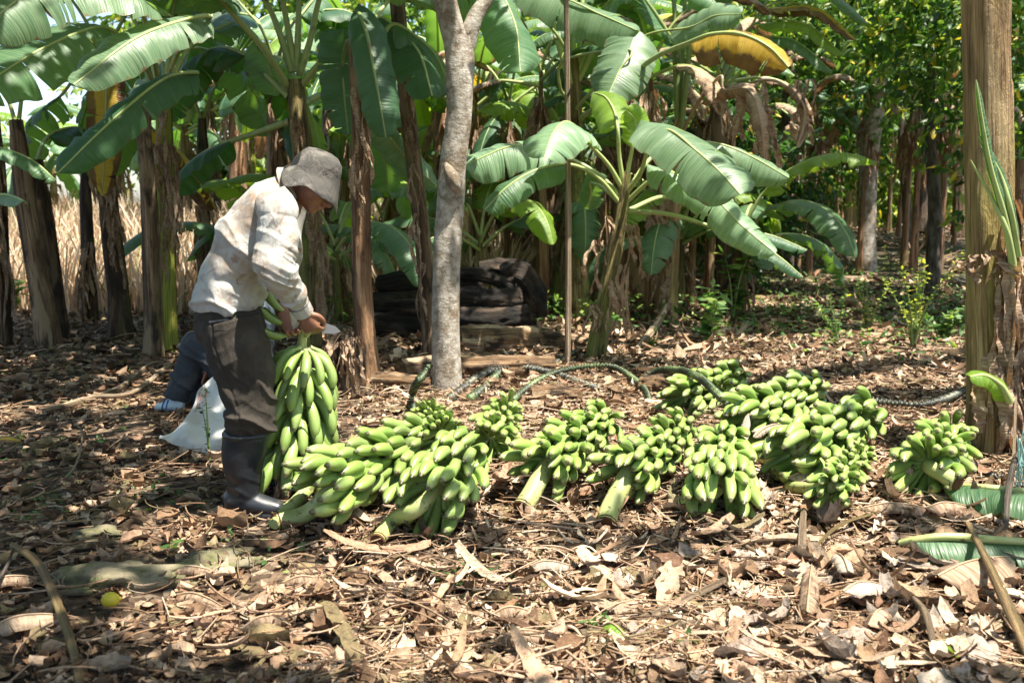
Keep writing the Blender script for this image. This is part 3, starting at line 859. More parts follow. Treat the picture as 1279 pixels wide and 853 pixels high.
# ------------------------------------------------------------------ leaf litter (ground cover)
def litter(seed, n, samp, size, wid, pal, lift, curl, tilt, endw=.10, nx=5, ny=3, dzr=(0, .03), matn='litter', name='leaf_litter', jag=.25, length_pow=1):
    rs = np.random.RandomState(seed)
    x, y = samp(rs, n); n = len(x)
    L = size[0] + (size[1] - size[0]) * rs.rand(n) ** 1.8
    W = L * rs.uniform(wid[0], wid[1], n)
    a = rs.rand(n) * 6.2832
    tl = rs.normal(0, tilt, n); rl = rs.normal(0, tilt, n)
    c1 = rs.normal(0, curl, n); c2 = np.abs(rs.normal(0, curl, n)) * np.where(rs.rand(n) < .7, 1, -1); tw = rs.normal(0, curl * .7, n)
    u = np.linspace(-.5, .5, nx); v = np.linspace(-.5, .5, ny)
    U_, V_ = np.meshgrid(u, v, indexing='ij')
    prof = np.sqrt(np.clip(1 - (np.abs(u) * 2) ** 2.2, 0.0, 1)) * (1 - endw) + endw
    px = U_[None] * L[:, None, None]
    wj = 1 + rs.normal(0, jag, (n, nx, 1)) * (1 if jag else 0)
    py = V_[None] * W[:, None, None] * prof[None, :, None] * np.clip(wj, .35, 1.5)
    pz = c1[:, None, None] * (U_[None] ** 2 * 4) * L[:, None, None] * .22 + c2[:, None, None] * (V_[None] ** 2 * 4) * W[:, None, None] * .35 + tw[:, None, None] * (U_ * V_)[None] * W[:, None, None]
    pz = pz + rs.normal(0, .035, (n, nx, ny)) * W[:, None, None]
    pz = pz + tl[:, None, None] * px + rl[:, None, None] * py
    ca, sa = np.cos(a)[:, None, None], np.sin(a)[:, None, None]
    X = x[:, None, None] + px * ca - py * sa
    Y = y[:, None, None] + px * sa + py * ca
    base = gz(x, y) + rs.uniform(*dzr, n) + lift
    Z = base[:, None, None] + pz
    Z = np.maximum(Z, gz(X, Y) + .003)
    P = np.stack([X, Y, Z], -1).reshape(-1, 3)
    q = []
    for i in range(nx - 1):
        for j in range(ny - 1):
            k = i * ny + j; q.append((k, k + ny, k + ny + 1, k + 1))
    q = np.array(q)
    F = (q[None] + (np.arange(n) * nx * ny)[:, None, None]).reshape(-1, 4)
    pal = np.array(pal); c = pal[rs.choice(len(pal), n)] * rs.uniform(.65, 1.2, (n, 1))
    # darker blotches that belong to the leaf
    C = np.repeat(c, nx * ny, axis=0).reshape(n, nx, ny, 3) * (1 - .35 * (rs.rand(n, nx, ny, 1) < .18))
    mb = MB(); mb.v.append(P); mb.c.append(np.clip(C.reshape(-1, 3), 0, 1)); mb.uv.append(np.zeros((len(P), 2))); mb.f = [tuple(r_) for r_ in F.tolist()]; mb.mi = [0]; mb.n = len(P)
    o = mb.build(name, M[matn]); kind(o, 'stuff')
    return o
PAL_TAN = [(.44, .33, .24), (.42, .30, .21), (.34, .235, .16), (.26, .17, .11), (.19, .115, .07), (.48, .37, .28), (.13, .08, .05), (.30, .20, .14), (.22, .18, .10), (.38, .30, .23)]
PAL_DARK = [(.14, .09, .055), (.09, .055, .035), (.20, .13, .08), (.26, .18, .115), (.06, .04, .027), (.17, .14, .075), (.33, .24, .165)]
PAL_STRAW = [(.52, .43, .33), (.30, .21, .14), (.50, .40, .29), (.42, .31, .21), (.33, .23, .15), (.56, .47, .37), (.26, .18, .12), (.20, .13, .08)]
def zone(test, xr, y0, y1, ypow=1.0):
    def f(rs, n):
        y = y0 + (y1 - y0) * rs.rand(n) ** ypow
        x = rs.uniform(-1, 1, n) * (xr * y + .5)
        px, py, dz = proj(np.stack([x, y, gz(x, y)], -1))
        k = test(px, py, rs, n)
        return x[k], y[k]
    return f
anyw = lambda px, py, rs, n: (px > -60) & (px < 1340) & (py < 900)
patchy = lambda px, py, rs, n: anyw(px, py, rs, n) & (rs.rand(n) < np.clip((fbm(px / 62 + 3, py / 38, 3) - .40) * 6 + np.clip((px - 500) / 500, 0, 1) * .6, .12, 1))
straw = lambda px, py, rs, n: (px > 470 + 120 * rs.randn(n)) & (py < 900) & (px < 1340)
dark = lambda px, py, rs, n: (px < 560 + 160 * rs.randn(n)) & (px > -60) & (py < 900)
o = litter(1, 46000, zone(patchy, .56, 2.3, 6.5, 1.3), (.015, .065), (.3, .85), PAL_DARK + PAL_TAN, .003, .9, .2, .25, 5, 4, dzr=(0, .018)); o['label'] = 'small crumbled brown leaves covering the near ground'
o = litter(2, 9500, zone(patchy, .56, 2.3, 7.0, 1.25), (.045, .120), (.4, .75), PAL_TAN + PAL_DARK[:3], .004, .7, .06, .2, 7, 5, dzr=(0, .022), jag=.14); o['label'] = 'larger dry tan leaves lying over the near ground'
o = litter(3, 3600, zone(straw, .56, 2.4, 9.5, 1.2), (.06, .24), (.05, .16), PAL_STRAW, .015, .9, .10, .3, 7, 3, dzr=(0, .035), name='dry_straw'); o['label'] = 'shredded pale banana leaf straw on the sunny ground'
o = litter(4, 3000, zone(lambda px, py, rs, n: (px > 900 + 60 * rs.randn(n)) & (py > 600) & (py < 900) & (px < 1340), .56, 2.4, 4.6, 1.0), (.05, .17), (.25, .6), PAL_STRAW + [(.30, .26, .23), (.24, .15, .10), (.50, .44, .37), (.36, .30, .26), (.20, .12, .08)], .012, .85, .10, .6, 12, 7, dzr=(0, .045), name='dry_leaf_heap', jag=.10); o['label'] = 'crumpled grey and tan banana leaves in the lower right'
o = litter(14, 260, zone(lambda px, py, rs, n: (px > 620 + 200 * rs.randn(n)) & (py > 600) & (py < 900) & (px < 1340), .56, 2.4, 4.6, 1.0), (.16, .42), (.08, .2), PAL_TAN, .03, .7, .08, .5, 16, 5, dzr=(0, .03), name='dry_leaf_strips', jag=.12); o['label'] = 'long dry banana leaf strips on the near right ground'
o = litter(15, 16000, zone(lambda px, py, rs, n: (px > 520 + 90 * rs.randn(n)) & (py < 860) & (px < 1340) & (rs.rand(n) < np.clip((fbm(px / 80 + 13, py / 40, 3) - .38) * 5, .1, 1)), .56, 2.5, 7.5, 1.2), (.010, .042), (.3, .9), [(.62, .52, .42), (.52, .41, .31), (.44, .33, .25)], .008, .9, .2, .3, 4, 3, dzr=(0, .028), name='highlight_crumbs'); o['label'] = 'pale leaf crumbs added to brighten the sunny ground'  # extra pale layer standing in for sun highlights on the floor
o = litter(5, 16000, zone(anyw, .56, 6.3, 14, 1.0), (.05, .13), (.3, .7), PAL_DARK + PAL_TAN, .006, .8, .18, dzr=(0, .03)); o['label'] = 'brown leaf litter on the middle distance ground'
o = litter(6, 7000, zone(lambda px, py, rs, n: (px > 380), .56, 7, 26, .8), (.10, .34), (.08, .35), PAL_STRAW + PAL_TAN[:5], .01, .9, .18, .3, 5, 3, dzr=(0, .06)); o['label'] = 'dry banana leaf trash spread across the far ground'
# fine twigs and fibres
def fibres(seed, n, samp, name, label, pal, Lr=(.05, .22), rr=(.0012, .003)):
    rs = np.random.RandomState(seed)
    x, y = samp(rs, n); n = len(x)
    mb = MB(); k = 6
    L = rs.uniform(*Lr, n); a = rs.rand(n) * 6.28; r = rs.uniform(*rr, n); bd = rs.normal(0, .25, n)
    t = np.linspace(-.5, .5, k)
    cx = x[:, None] + np.cos(a)[:, None] * L[:, None] * t - np.sin(a)[:, None] * (L * bd)[:, None] * (t * t * 4)
    cy = y[:, None] + np.sin(a)[:, None] * L[:, None] * t + np.cos(a)[:, None] * (L * bd)[:, None] * (t * t * 4)
    cz = gz(cx, cy) + .015 + rs.uniform(0, .04, (n, 1)) + rs.normal(0, .12, (n, 1)) * L[:, None] * t
    cz = np.maximum(cz, gz(cx, cy) + .004)
    C = np.stack([cx, cy, cz], -1)
    sx = -np.sin(a)[:, None] * r[:, None]; sy = np.cos(a)[:, None] * r[:, None]
    ring = [C + np.stack([sx + 0 * t, sy + 0 * t, 0 * cz], -1), C + np.stack([0 * cx, 0 * cy, 0 * cz + 1.6 * r[:, None]], -1), C - np.stack([sx + 0 * t, sy + 0 * t, 0 * cz], -1)]
    P = np.stack(ring, 2)  # n,k,3,3
    q = []
    for i in range(k - 1):
        for j in range(3):
            b = i * 3; q.append((b + j, b + (j + 1) % 3, b + 3 + (j + 1) % 3, b + 3 + j))
    q = np.array(q)
    F = (q[None] + (np.arange(n) * k * 3)[:, None, None]).reshape(-1, 4)
    pal = np.array(pal); c = pal[rs.choice(len(pal), n)] * rs.uniform(.65, 1.2, (n, 1))
    mb.v.append(P.reshape(-1, 3)); mb.c.append(np.clip(np.repeat(c, k * 3, axis=0), 0, 1)); mb.uv.append(np.zeros((n * k * 3, 2))); mb.f = [tuple(r_) for r_ in F.tolist()]; mb.mi = [0]; mb.n = n * k * 3
    o = mb.build(name, M['litter']); kind(o, 'stuff'); o['label'] = label
fibres(7, 3600, zone(straw, .56, 2.4, 8, 1.2), 'plant_fibre', 'fine pale straw fibres on the sunny ground', PAL_STRAW, (.06, .3), (.0012, .0028))
fibres(8, 3000, zone(anyw, .56, 2.4, 10, 1.2), 'twig_litter', 'thin brown twigs scattered over the litter', PAL_DARK + PAL_TAN, (.05, .28), (.0015, .004))
# ------------------------------------------------------------------ small green ground cover
def groundcover(seed, n, samp, size, kindc, name, label, h=.1):
    rs = np.random.RandomState(seed)
    x, y = samp(rs, n); n = len(x)
    z = gz(x, y) + rs.rand(n) ** 1.5 * h
    D = unit(rs.normal(0, 1, (n, 3)) * np.array([1, 1, .4]) + np.array([0, 0, .25])); U = unit(rs.normal(0, .5, (n, 3)) + np.array([0, 0, 1]))
    L = size * rs.uniform(.5, 1.3, n)
    v, f, c = leaf_cloud(np.stack([x, y, z], 1), D, U, L, L * .5, foliage_cols(rs, n, kindc))
    mb = MB(); mb.add(v, f, None, c); o = mb.build(name, M['foliage']); kind(o, 'stuff'); o['label'] = label
def patches(cs):
    def f(rs, n):
        k = rs.choice(len(cs), n); c = np.array(cs)[k]
        px = c[:, 0] + rs.normal(0, 1, n) * c[:, 2]; py = np.clip(c[:, 1] + rs.normal(0, 1, n) * c[:, 3], 300, 870)
        dy = (py - HORIZ); y = CAMZ * FPX / dy * 1.0; x = (px - CX) / FPX * y
        return x, y
    return f
groundcover(31, 2600, patches([(1060, 400, 90, 22), (1150, 410, 60, 22), (940, 400, 60, 14), (1000, 380, 80, 12), (1180, 390, 40, 14), (1090, 350, 120, 10)]), .075, 'weed', 'weed_cover', 'low green weeds in the shaded clearing at the right', .11)
groundcover(32, 2600, patches([(430, 385, 40, 8), (400, 400, 60, 6), (620, 400, 60, 10), (480, 340, 30, 6), (760, 400, 60, 8)]), .08, 'weed', 'undergrowth', 'low green undergrowth behind the log pile', .3)
groundcover(33, 700, patches([(60, 560, 60, 10), (120, 620, 60, 14), (30, 660, 30, 10), (170, 500, 40, 12), (300, 700, 60, 10), (180, 640, 30, 8), (640, 760, 50, 20), (560, 730, 30, 10), (860, 830, 40, 10), (1160, 830, 40, 10), (100, 460, 100, 10)]), .035, 'weed', 'tiny_weeds', 'tiny green seedlings scattered in the near litter', .02)
# ------------------------------------------------------------------ banana plants that can be told apart in the photograph
def P_(*a): return [at(*q) for q in a]
CAMP = Vector((0, 0, CAMZ))
def toward(px, py, Y, k=1.0, u=0.5):
    """a blade normal between 'facing the viewer' and 'up'"""
    v = (CAMP - at(px, py, Y)).normalized()
    return tuple((v * k + Vector((0, 0, u))).normalized())
def plant(label, px, py, group='banana plants standing round the clearing', name='banana_plant'):
    b = gpt(px, py)
    return thing(name, label, 'banana plant', b, group=group), b
def stemline(t, b, pts, rad, m_, seed, n=80, sides=28):
    Y = b.y
    P = [b + Vector((0, 0, -.08))] + [at(p[0], p[1], Y + (p[2] if len(p) > 2 else 0)) for p in pts]
    return trunk(t, P, rad, m_, seed=seed, n=n, sides=sides)
# --- young plant with the broad pale leaves right of the middle
t, b = plant('young banana plant with broad pale arching leaves right of the pole', 742, 448); Y = b.y
stemline(t, b, [(752, 400), (764, 330), (776, 265), (782, 215)], [.085, .070, .062, .052, .04], 'stem_olive', 5)
for i, (px, py, w_, l_) in enumerate([(745, 300, .14, .5), (790, 280, .12, .55), (762, 350, .13, .45), (742, 380, .12, .35), (780, 330, .1, .7), (758, 270, .1, .4), (772, 400, .1, .3)]):
    flap(t, at(px, py, Y - .09), (.05 * (i % 3 - 1), 0, -1), w_, l_, 60 + i)
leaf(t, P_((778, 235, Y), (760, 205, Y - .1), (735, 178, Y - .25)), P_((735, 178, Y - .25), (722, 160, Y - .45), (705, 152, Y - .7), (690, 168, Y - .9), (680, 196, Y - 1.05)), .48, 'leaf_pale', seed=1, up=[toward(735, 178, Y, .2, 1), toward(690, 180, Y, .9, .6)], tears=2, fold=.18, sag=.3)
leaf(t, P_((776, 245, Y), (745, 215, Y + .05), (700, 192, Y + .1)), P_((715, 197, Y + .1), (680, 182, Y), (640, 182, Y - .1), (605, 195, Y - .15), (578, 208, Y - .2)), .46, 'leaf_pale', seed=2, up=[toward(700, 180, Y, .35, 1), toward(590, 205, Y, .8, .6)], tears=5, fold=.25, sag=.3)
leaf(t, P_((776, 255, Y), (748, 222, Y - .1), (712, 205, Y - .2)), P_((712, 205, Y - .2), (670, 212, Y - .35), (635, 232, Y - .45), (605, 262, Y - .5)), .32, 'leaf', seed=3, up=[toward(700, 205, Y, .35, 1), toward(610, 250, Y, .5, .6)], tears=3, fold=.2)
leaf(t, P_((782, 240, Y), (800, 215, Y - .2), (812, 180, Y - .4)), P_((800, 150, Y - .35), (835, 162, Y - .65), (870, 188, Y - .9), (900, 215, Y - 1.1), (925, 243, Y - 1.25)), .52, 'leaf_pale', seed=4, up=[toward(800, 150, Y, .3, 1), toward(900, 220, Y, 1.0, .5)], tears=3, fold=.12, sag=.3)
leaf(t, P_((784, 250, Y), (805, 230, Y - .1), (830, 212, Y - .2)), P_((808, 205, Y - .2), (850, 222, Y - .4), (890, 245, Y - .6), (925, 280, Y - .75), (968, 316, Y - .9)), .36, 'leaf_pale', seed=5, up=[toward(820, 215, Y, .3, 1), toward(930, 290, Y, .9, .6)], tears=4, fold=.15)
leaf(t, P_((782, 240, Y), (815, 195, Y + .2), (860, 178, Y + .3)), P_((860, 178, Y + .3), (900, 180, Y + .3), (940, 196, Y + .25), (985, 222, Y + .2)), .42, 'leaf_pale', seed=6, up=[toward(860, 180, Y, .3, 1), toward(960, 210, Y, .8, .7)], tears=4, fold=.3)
leaf(t, P_((780, 235, Y), (786, 205, Y), (790, 185, Y - .05)), P_((790, 185, Y - .05), (794, 168, Y - .05), (793, 150, Y - .05), (782, 138, Y - .1)), .22, 'leaf_lime', 'rib', seed=7, up=toward(790, 160, Y, 1, .2), tears=1, fold=-.2)
leaf(t, P_((776, 255, Y), (755, 235, Y + .3), (738, 228, Y + .5)), P_((745, 215, Y + .5), (738, 240, Y + .6), (735, 262, Y + .65)), .28, 'leaf', seed=8, up=toward(740, 240, Y, 1, .3), tears=2)
leaf(t, P_((780, 235, Y), (774, 195, Y - .05), (772, 160, Y - .1)), P_((772, 160, Y - .1), (768, 140, Y + .1), (757, 122, Y + .35), (742, 116, Y + .6)), .36, 'leaf_lime', seed=9, up=toward(790, 160, Y, .8, .4), tears=1, fold=.1)
leaf(t, P_((784, 262, Y), (830, 245, Y + .3), (868, 262, Y + .5)), P_((890, 280, Y + .5), (930, 285, Y + .4), (970, 296, Y + .35), (1008, 312, Y + .3)), .20, 'leaf_dark', seed=10, up=toward(960, 300, Y, .3, 1), tears=2)
leaf(t, P_((784, 262, Y), (850, 270, Y - .3)), P_((905, 290, Y - .4), (945, 305, Y - .5), (975, 322, Y - .55), (1003, 346, Y - .6)), .17, 'leaf_dark', seed=11, up=toward(960, 320, Y, .3, 1), tears=2)
# --- trunk right of it with ochre sheaths and rags
t, b = plant('banana trunk with a rust and green sheath and crumpled brown leaf rags', 832, 404); Y = b.y
stemline(t, b, [(832, 370), (836, 300), (839, 240), (843, 190), (850, 150)], [.125, .115, .105, .098, .085, .06], 'stem_ochre', 12)
for i, (px, py, w_, l_) in enumerate([(826, 238, .26, .55), (822, 300, .3, .5), (828, 345, .25, .5), (820, 265, .22, .8), (830, 385, .2, .3)]):
    flap(t, at(px, py, Y - .13), (-.12 + .04 * i, 0, -1), w_, l_, 80 + i)
for i, (tx, ty, dY, ln) in enumerate([(846, 60, 0, 0), (838, -20, .2, 1), (856, -10, .1, 2), (866, 40, -.2, 3), (872, -30, -.1, 4)]):
    leaf(t, P_((848, 175, Y), ((848 + tx) / 2, (165 + ty) / 2, Y + dY / 2), (tx, ty, Y + dY)), [at(tx, ty, Y + dY), at(tx + (i - 2) * 45, ty - 110, Y + dY * 2), at(tx + (i - 2) * 130, ty - 170, Y + dY * 3 - .3), at(tx + (i - 2) * 230, ty - 150, Y + dY * 4 - .6)], .6, 'leaf', 'rib_dark', r0=.032, r1=.008, seed=90 + i, tears=7)
leaf(t, P_((850, 170, Y), (872, 128, Y - .5), (900, 95, Y - .9)), P_((875, 130, Y - .5), (905, 112, Y - 1), (935, 112, Y - 1.3), (950, 150, Y - 1.5), (955, 205, Y - 1.5)), .34, 'leaf_dry', 'rib_dry', seed=97, up=toward(930, 110, Y, 1, .3), tears=9, sag=1.4, curl=1.2, label='crumpled brown dead leaf hanging down')
# --- plant behind, whose yellow leaf arches over
t, b = plant('banana plant whose yellow and brown dying leaf arches out to the right', 722, 402); Y = b.y
stemline(t, b, [(722, 340), (720, 260), (718, 190), (716, 120), (714, 70)], [.14, .115, .11, .10, .09, .07], 'stem_olive', 23)
leaf(t, P_((722, 150, Y), (760, 120, Y - .9), (812, 75, Y - 1.8), (862, 52, Y - 2.4)), P_((862, 52, Y - 2.4), (890, 42, Y - 2.6), (925, 42, Y - 2.75), (960, 58, Y - 2.85), (985, 84, Y - 2.9)), .50, 'leaf_yellow', 'rib', r0=.03, r1=.006, seed=101, up=[toward(870, 50, Y, .6, 1), toward(980, 80, Y, .9, .7)], tears=5, fold=.3, sag=.6, label='yellow leaf browning along its ragged edge')
leaf(t, P_((716, 130, Y), (700, 110, Y - .3), (706, 75, Y - .6)), P_((795, 36, Y - 1.4), (786, 62, Y - 1.6), (774, 88, Y - 1.75), (760, 118, Y - 1.85)), .54, 'leaf_pale', r0=.02, seed=102, up=toward(780, 80, Y, 1, .5), tears=2, fold=.1, sag=.15)
leaf(t, P_((716, 120, Y), (705, 60, Y - .3), (680, 20, Y - .6)), P_((645, -30, Y - .8), (700, -2, Y - 1.1), (750, 18, Y - 1.3), (795, 38, Y - 1.5)), .55, 'leaf_pale', seed=103, up=[toward(660, 0, Y, .6, 1), toward(780, 30, Y, .9, .7)], tears=2, fold=.35, sag=.2)
leaf(t, P_((716, 120, Y), (725, 60, Y + .1), (745, 20, Y)), P_((745, 20, Y), (790, -20, Y - .4), (850, -30, Y - .8), (900, 10, Y - 1.1)), .5, 'leaf', seed=104, up=toward(800, 0, Y, .3, 1), tears=6)
leaf(t, P_((716, 140, Y), (742, 110, Y - .5), (800, 48, Y - 1)), P_((835, 48, Y - 1.2), (862, 34, Y - 1.4), (892, 20, Y - 1.6), (925, 18, Y - 1.8)), .34, 'leaf_pale', seed=105, up=toward(860, 30, Y, .9, .5), tears=2, fold=-.1)
for i in range(6):
    leaf(t, P_((716, 110, Y), (700 + i * 8, 60, Y), (688 + i * 13, 8, Y + .1)), P_((688 + i * 13, 8, Y + .1), (670 + i * 22, -60, Y + .2), (600 + i * 50, -140, Y + .2), (500 + i * 95, -130, Y)), .55, 'leaf', 'rib', r0=.034, r1=.012, seed=110 + i, tears=7)
# --- leaning dark trunk
t, b = plant('leaning dark red-brown banana trunk behind the log pile', 650, 352); Y = b.y
stemline(t, b, [(654, 290), (664, 210), (680, 120), (692, 60), (700, 20)], [.17, .145, .135, .125, .11, .08], 'stem_dark', 33)
for i, (tx, ty) in enumerate([(640, 10), (660, 0), (730, 0)]):
    leaf(t, P_((698, 60, Y), (tx, ty, Y)), [at(tx, ty, Y), at(tx - 60 + 60 * i, -60, Y - .3), at(tx - 140 + 110 * i, -30, Y - .6), at(tx - 200 + 160 * i, 60, Y - .8)], .7, 'leaf', seed=120 + i, tears=8)
# leaves in the middle top (behind the pale trunk)
leaf(t, P_((690, 80, Y), (640, 60, Y)), P_((640, 40, Y - 2.5), (650, 60, Y - 2.6), (680, 80, Y - 2.7), (690, 100, Y - 2.8)), .3, 'leaf', seed=130, up=toward(650, 60, Y, 1, .3))
# --- green plant right behind the man
t, b = plant('tall green banana plant standing right behind the bending man', 388, 436); Y = b.y
stemline(t, b, [(388, 380), (386, 300), (382, 220), (374, 150), (369, 100)], [.105, .092, .090, .088, .082, .065], 'stem_olive', 41)
for i, (q, W_, m_) in enumerate([
        ([(366, 90, 0), (350, 40, 0), (335, 5, 0), (300, -60, -.2), (200, -110, -.4), (60, -80, -.7)], .55, 'leaf'),
        ([(368, 90, 0), (360, 40, 0), (352, -5, 0), (340, -80, 0), (290, -170, -.2), (200, -200, -.4)], .55, 'leaf'),
        ([(370, 90, 0), (372, 40, 0), (374, -5, 0), (380, -90, 0), (420, -160, 0), (500, -180, -.3)], .55, 'leaf'),
        ([(372, 95, 0), (386, 50, 0), (398, -2, 0), (420, -60, 0), (480, -90, -.3), (560, -60, -.7)], .55, 'leaf'),
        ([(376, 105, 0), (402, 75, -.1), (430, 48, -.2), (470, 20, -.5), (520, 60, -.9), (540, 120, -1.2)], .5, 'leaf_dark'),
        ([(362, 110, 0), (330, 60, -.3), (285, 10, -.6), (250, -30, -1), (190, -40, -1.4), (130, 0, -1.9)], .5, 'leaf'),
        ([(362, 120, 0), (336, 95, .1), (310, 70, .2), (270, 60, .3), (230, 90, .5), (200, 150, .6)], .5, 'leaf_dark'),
        ([(376, 130, 0), (400, 118, .2), (430, 120, .3), (460, 150, .5), (480, 200, .7), (485, 240, .8)], .5, 'leaf'),
        ([(362, 150, 0), (320, 165, .2), (290, 175, .3), (255, 190, .4), (225, 215, .5), (210, 240, .6)], .45, 'leaf_dark')]):
    pts = [at(a, c, Y + d) for a, c, d in q]
    leaf(t, pts[:3], pts[2:], W_, m_, 'rib', r0=.032, r1=.006, seed=140 + i, tears=[6, 9, 4, 7, 3, 5, 8, 8, 3][i])
for i in range(4): flap(t, at(372 + 9 * i, 150 + 50 * i, Y - .1), (0, 0, -1), .14, .8, 150 + i)
# --- trunk at 452 with hanging dark leaves
t, b = plant('straight banana trunk with a rust sheath between the man and the brown pole', 462, 476); Y = b.y
stemline(t, b, [(457, 430), (452, 350), (451, 250), (450, 160), (446, 90), (442, 50)], [.10, .072, .068, .064, .06, .052, .04], 'stem_rust', 51)
leaf(t, P_((446, 80, Y), (440, 45, Y), (446, 15, Y - .2)), P_((448, 5, Y - .2), (458, 40, Y - .45), (468, 90, Y - .55), (476, 135, Y - .6), (482, 172, Y - .6)), .31, 'leaf_dark', 'rib_dark', seed=161, up=toward(470, 90, Y, 1, .1), tears=1, fold=.15)
leaf(t, P_((444, 80, Y), (436, 50, Y + .2)), P_((432, 35, Y + .4), (428, 75, Y + .5), (430, 120, Y + .55), (435, 168, Y + .6)), .42, 'leaf_dark', 'rib_dark', seed=162, up=toward(430, 90, Y, 1, -.1), tears=5, fold=.15)
leaf(t, P_((448, 95, Y), (470, 60, Y + .2), (490, 30, Y + .5)), P_((490, 30, Y + .5), (520, 45, Y + .6), (545, 70, Y + .7), (560, 105, Y + .8)), .5, 'leaf', seed=163, up=toward(520, 60, Y, .6, .8), tears=4)
leaf(t, P_((446, 120, Y), (465, 140, Y + .8)), P_((468, 145, Y + .8), (490, 175, Y + 1), (515, 205, Y + 1.2), (545, 232, Y + 1.3)), .36, 'leaf_pale', seed=164, up=toward(500, 190, Y, .9, .3), tears=2)
leaf(t, P_((446, 100, Y), (470, 20, Y)), P_((480, -20, Y), (530, -30, Y + .5), (600, 0, Y + .9), (640, 30, Y + 1.2)), .5, 'leaf_pale', seed=165, tears=4)
for i in range(3): flap(t, at(449, 110 + 40 * i, Y - .07), (0, 0, -1), .10, .55, 170 + i)
# --- slim dark brown trunk beside the pale tree
t, b = plant('slim dark brown fibrous trunk leaning just left of the pale forked tree', 541, 445); Y = b.y
stemline(t, b, [(535, 380), (527, 290), (516, 200), (505, 100), (496, 0), (488, -80)], [.085, .066, .065, .064, .062, .06, .055], 'stem_brown', 61)
for i in range(5): flap(t, at(507 + 5 * i, 80 + 62 * i, Y - .08), (.06, 0, -1), .07, .5, 180 + i, curlm=2)
leaf(t, P_((490, -60, Y), (520, -90, Y)), P_((520, -90, Y), (590, -60, Y - .4), (640, 20, Y - .8), (650, 90, Y - 1)), .5, 'leaf', seed=190, tears=8)
# --- pair of trunks at the left
t, b = plant('left of two fused banana trunks, dark brown, behind the sack', 192, 446); Y = b.y
stemline(t, b, [(191, 380), (188, 300), (184, 220), (180, 160), (182, 120)], [.085, .070, .070, .066, .062, .045], 'stem_brown', 71)
for i, (q, W_, m_) in enumerate([
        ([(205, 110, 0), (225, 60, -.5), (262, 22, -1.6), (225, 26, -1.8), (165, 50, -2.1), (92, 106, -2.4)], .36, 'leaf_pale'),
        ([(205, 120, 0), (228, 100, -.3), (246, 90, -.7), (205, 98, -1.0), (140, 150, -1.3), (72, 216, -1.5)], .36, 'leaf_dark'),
        ([(200, 115, 0), (190, 60, -.8), (175, 10, -1.7), (150, -20, -2.0), (60, -22, -2.4), (-30, 40, -2.8)], .50, 'leaf_pale'),
        ([(198, 120, 0), (180, 80, -.6), (150, 45, -1.2), (120, 34, -1.4), (50, 62, -1.8), (-30, 112, -2.2)], .52, 'leaf'),
        ([(205, 110, 0), (212, 60, 0), (215, 20, 0), (215, -40, -.2), (150, -120, -.4), (60, -120, -.6)], .5, 'leaf'),
        ([(200, 110, 0), (185, 60, 0), (165, 20, 0), (120, -40, 0), (60, -40, 0), (10, 20, 0)], .5, 'leaf_dark'),
        ([(208, 110, 0), (235, 60, .1), (262, 40, .2), (300, 30, .3), (330, 60, .4), (345, 120, .5)], .5, 'leaf')]):
    pts = [at(a, c, Y + d) for a, c, d in q]
    upv = [toward(q[2][0], q[2][1], Y, .5, .8), toward(q[5][0], q[5][1], Y, .8, .6)] if i < 4 else (0, 0, 1)
    leaf(t, pts[:3], pts[2:], W_, m_, 'rib', r0=.022, r1=.005, seed=200 + i, tears=[3, 2, 8, 9, 12, 14, 10][i], fold=[.1, .25, .1, .1, .2, .2, .2][i], sag=.2, up=upv)
t2, b2 = plant('right of two fused banana trunks, its foot splashed yellow-green in the sun', 209, 438); Y2 = b2.y
stemline(t2, b2, [(209, 380), (209, 300), (207, 220), (205, 160), (206, 110)], [.10, .080, .076, .072, .066, .05], 'stem_yellow', 72)
for i in range(4): flap(t2, at(204 + 3 * i, 140 + 40 * i, Y2 - .11), (0, 0, -1), .16, .8, 215 + i, mat_='leaf_dry')
for i, (q, W_, m_) in enumerate([([(206, 110, 0), (218, 70, .3), (250, 60, .5), (290, 80, .8), (320, 120, 1.0), (335, 170, 1.1)], .5, 'leaf'), ([(206, 110, 0), (200, 70, .3), (170, 60, .5), (140, 80, .8), (110, 130, 1.0), (95, 190, 1.1)], .5, 'leaf'),
                                 ([(206, 100, 0), (225, 30, .1), (240, -10, .1), (260, -60, .1), (330, -90, 0), (420, -60, -.3)], .5, 'leaf')]):
    pts = [at(a, c, Y2 + d) for a, c, d in q]; leaf(t2, pts[:3], pts[2:], W_, m_, 'rib', seed=225 + i, tears=10)
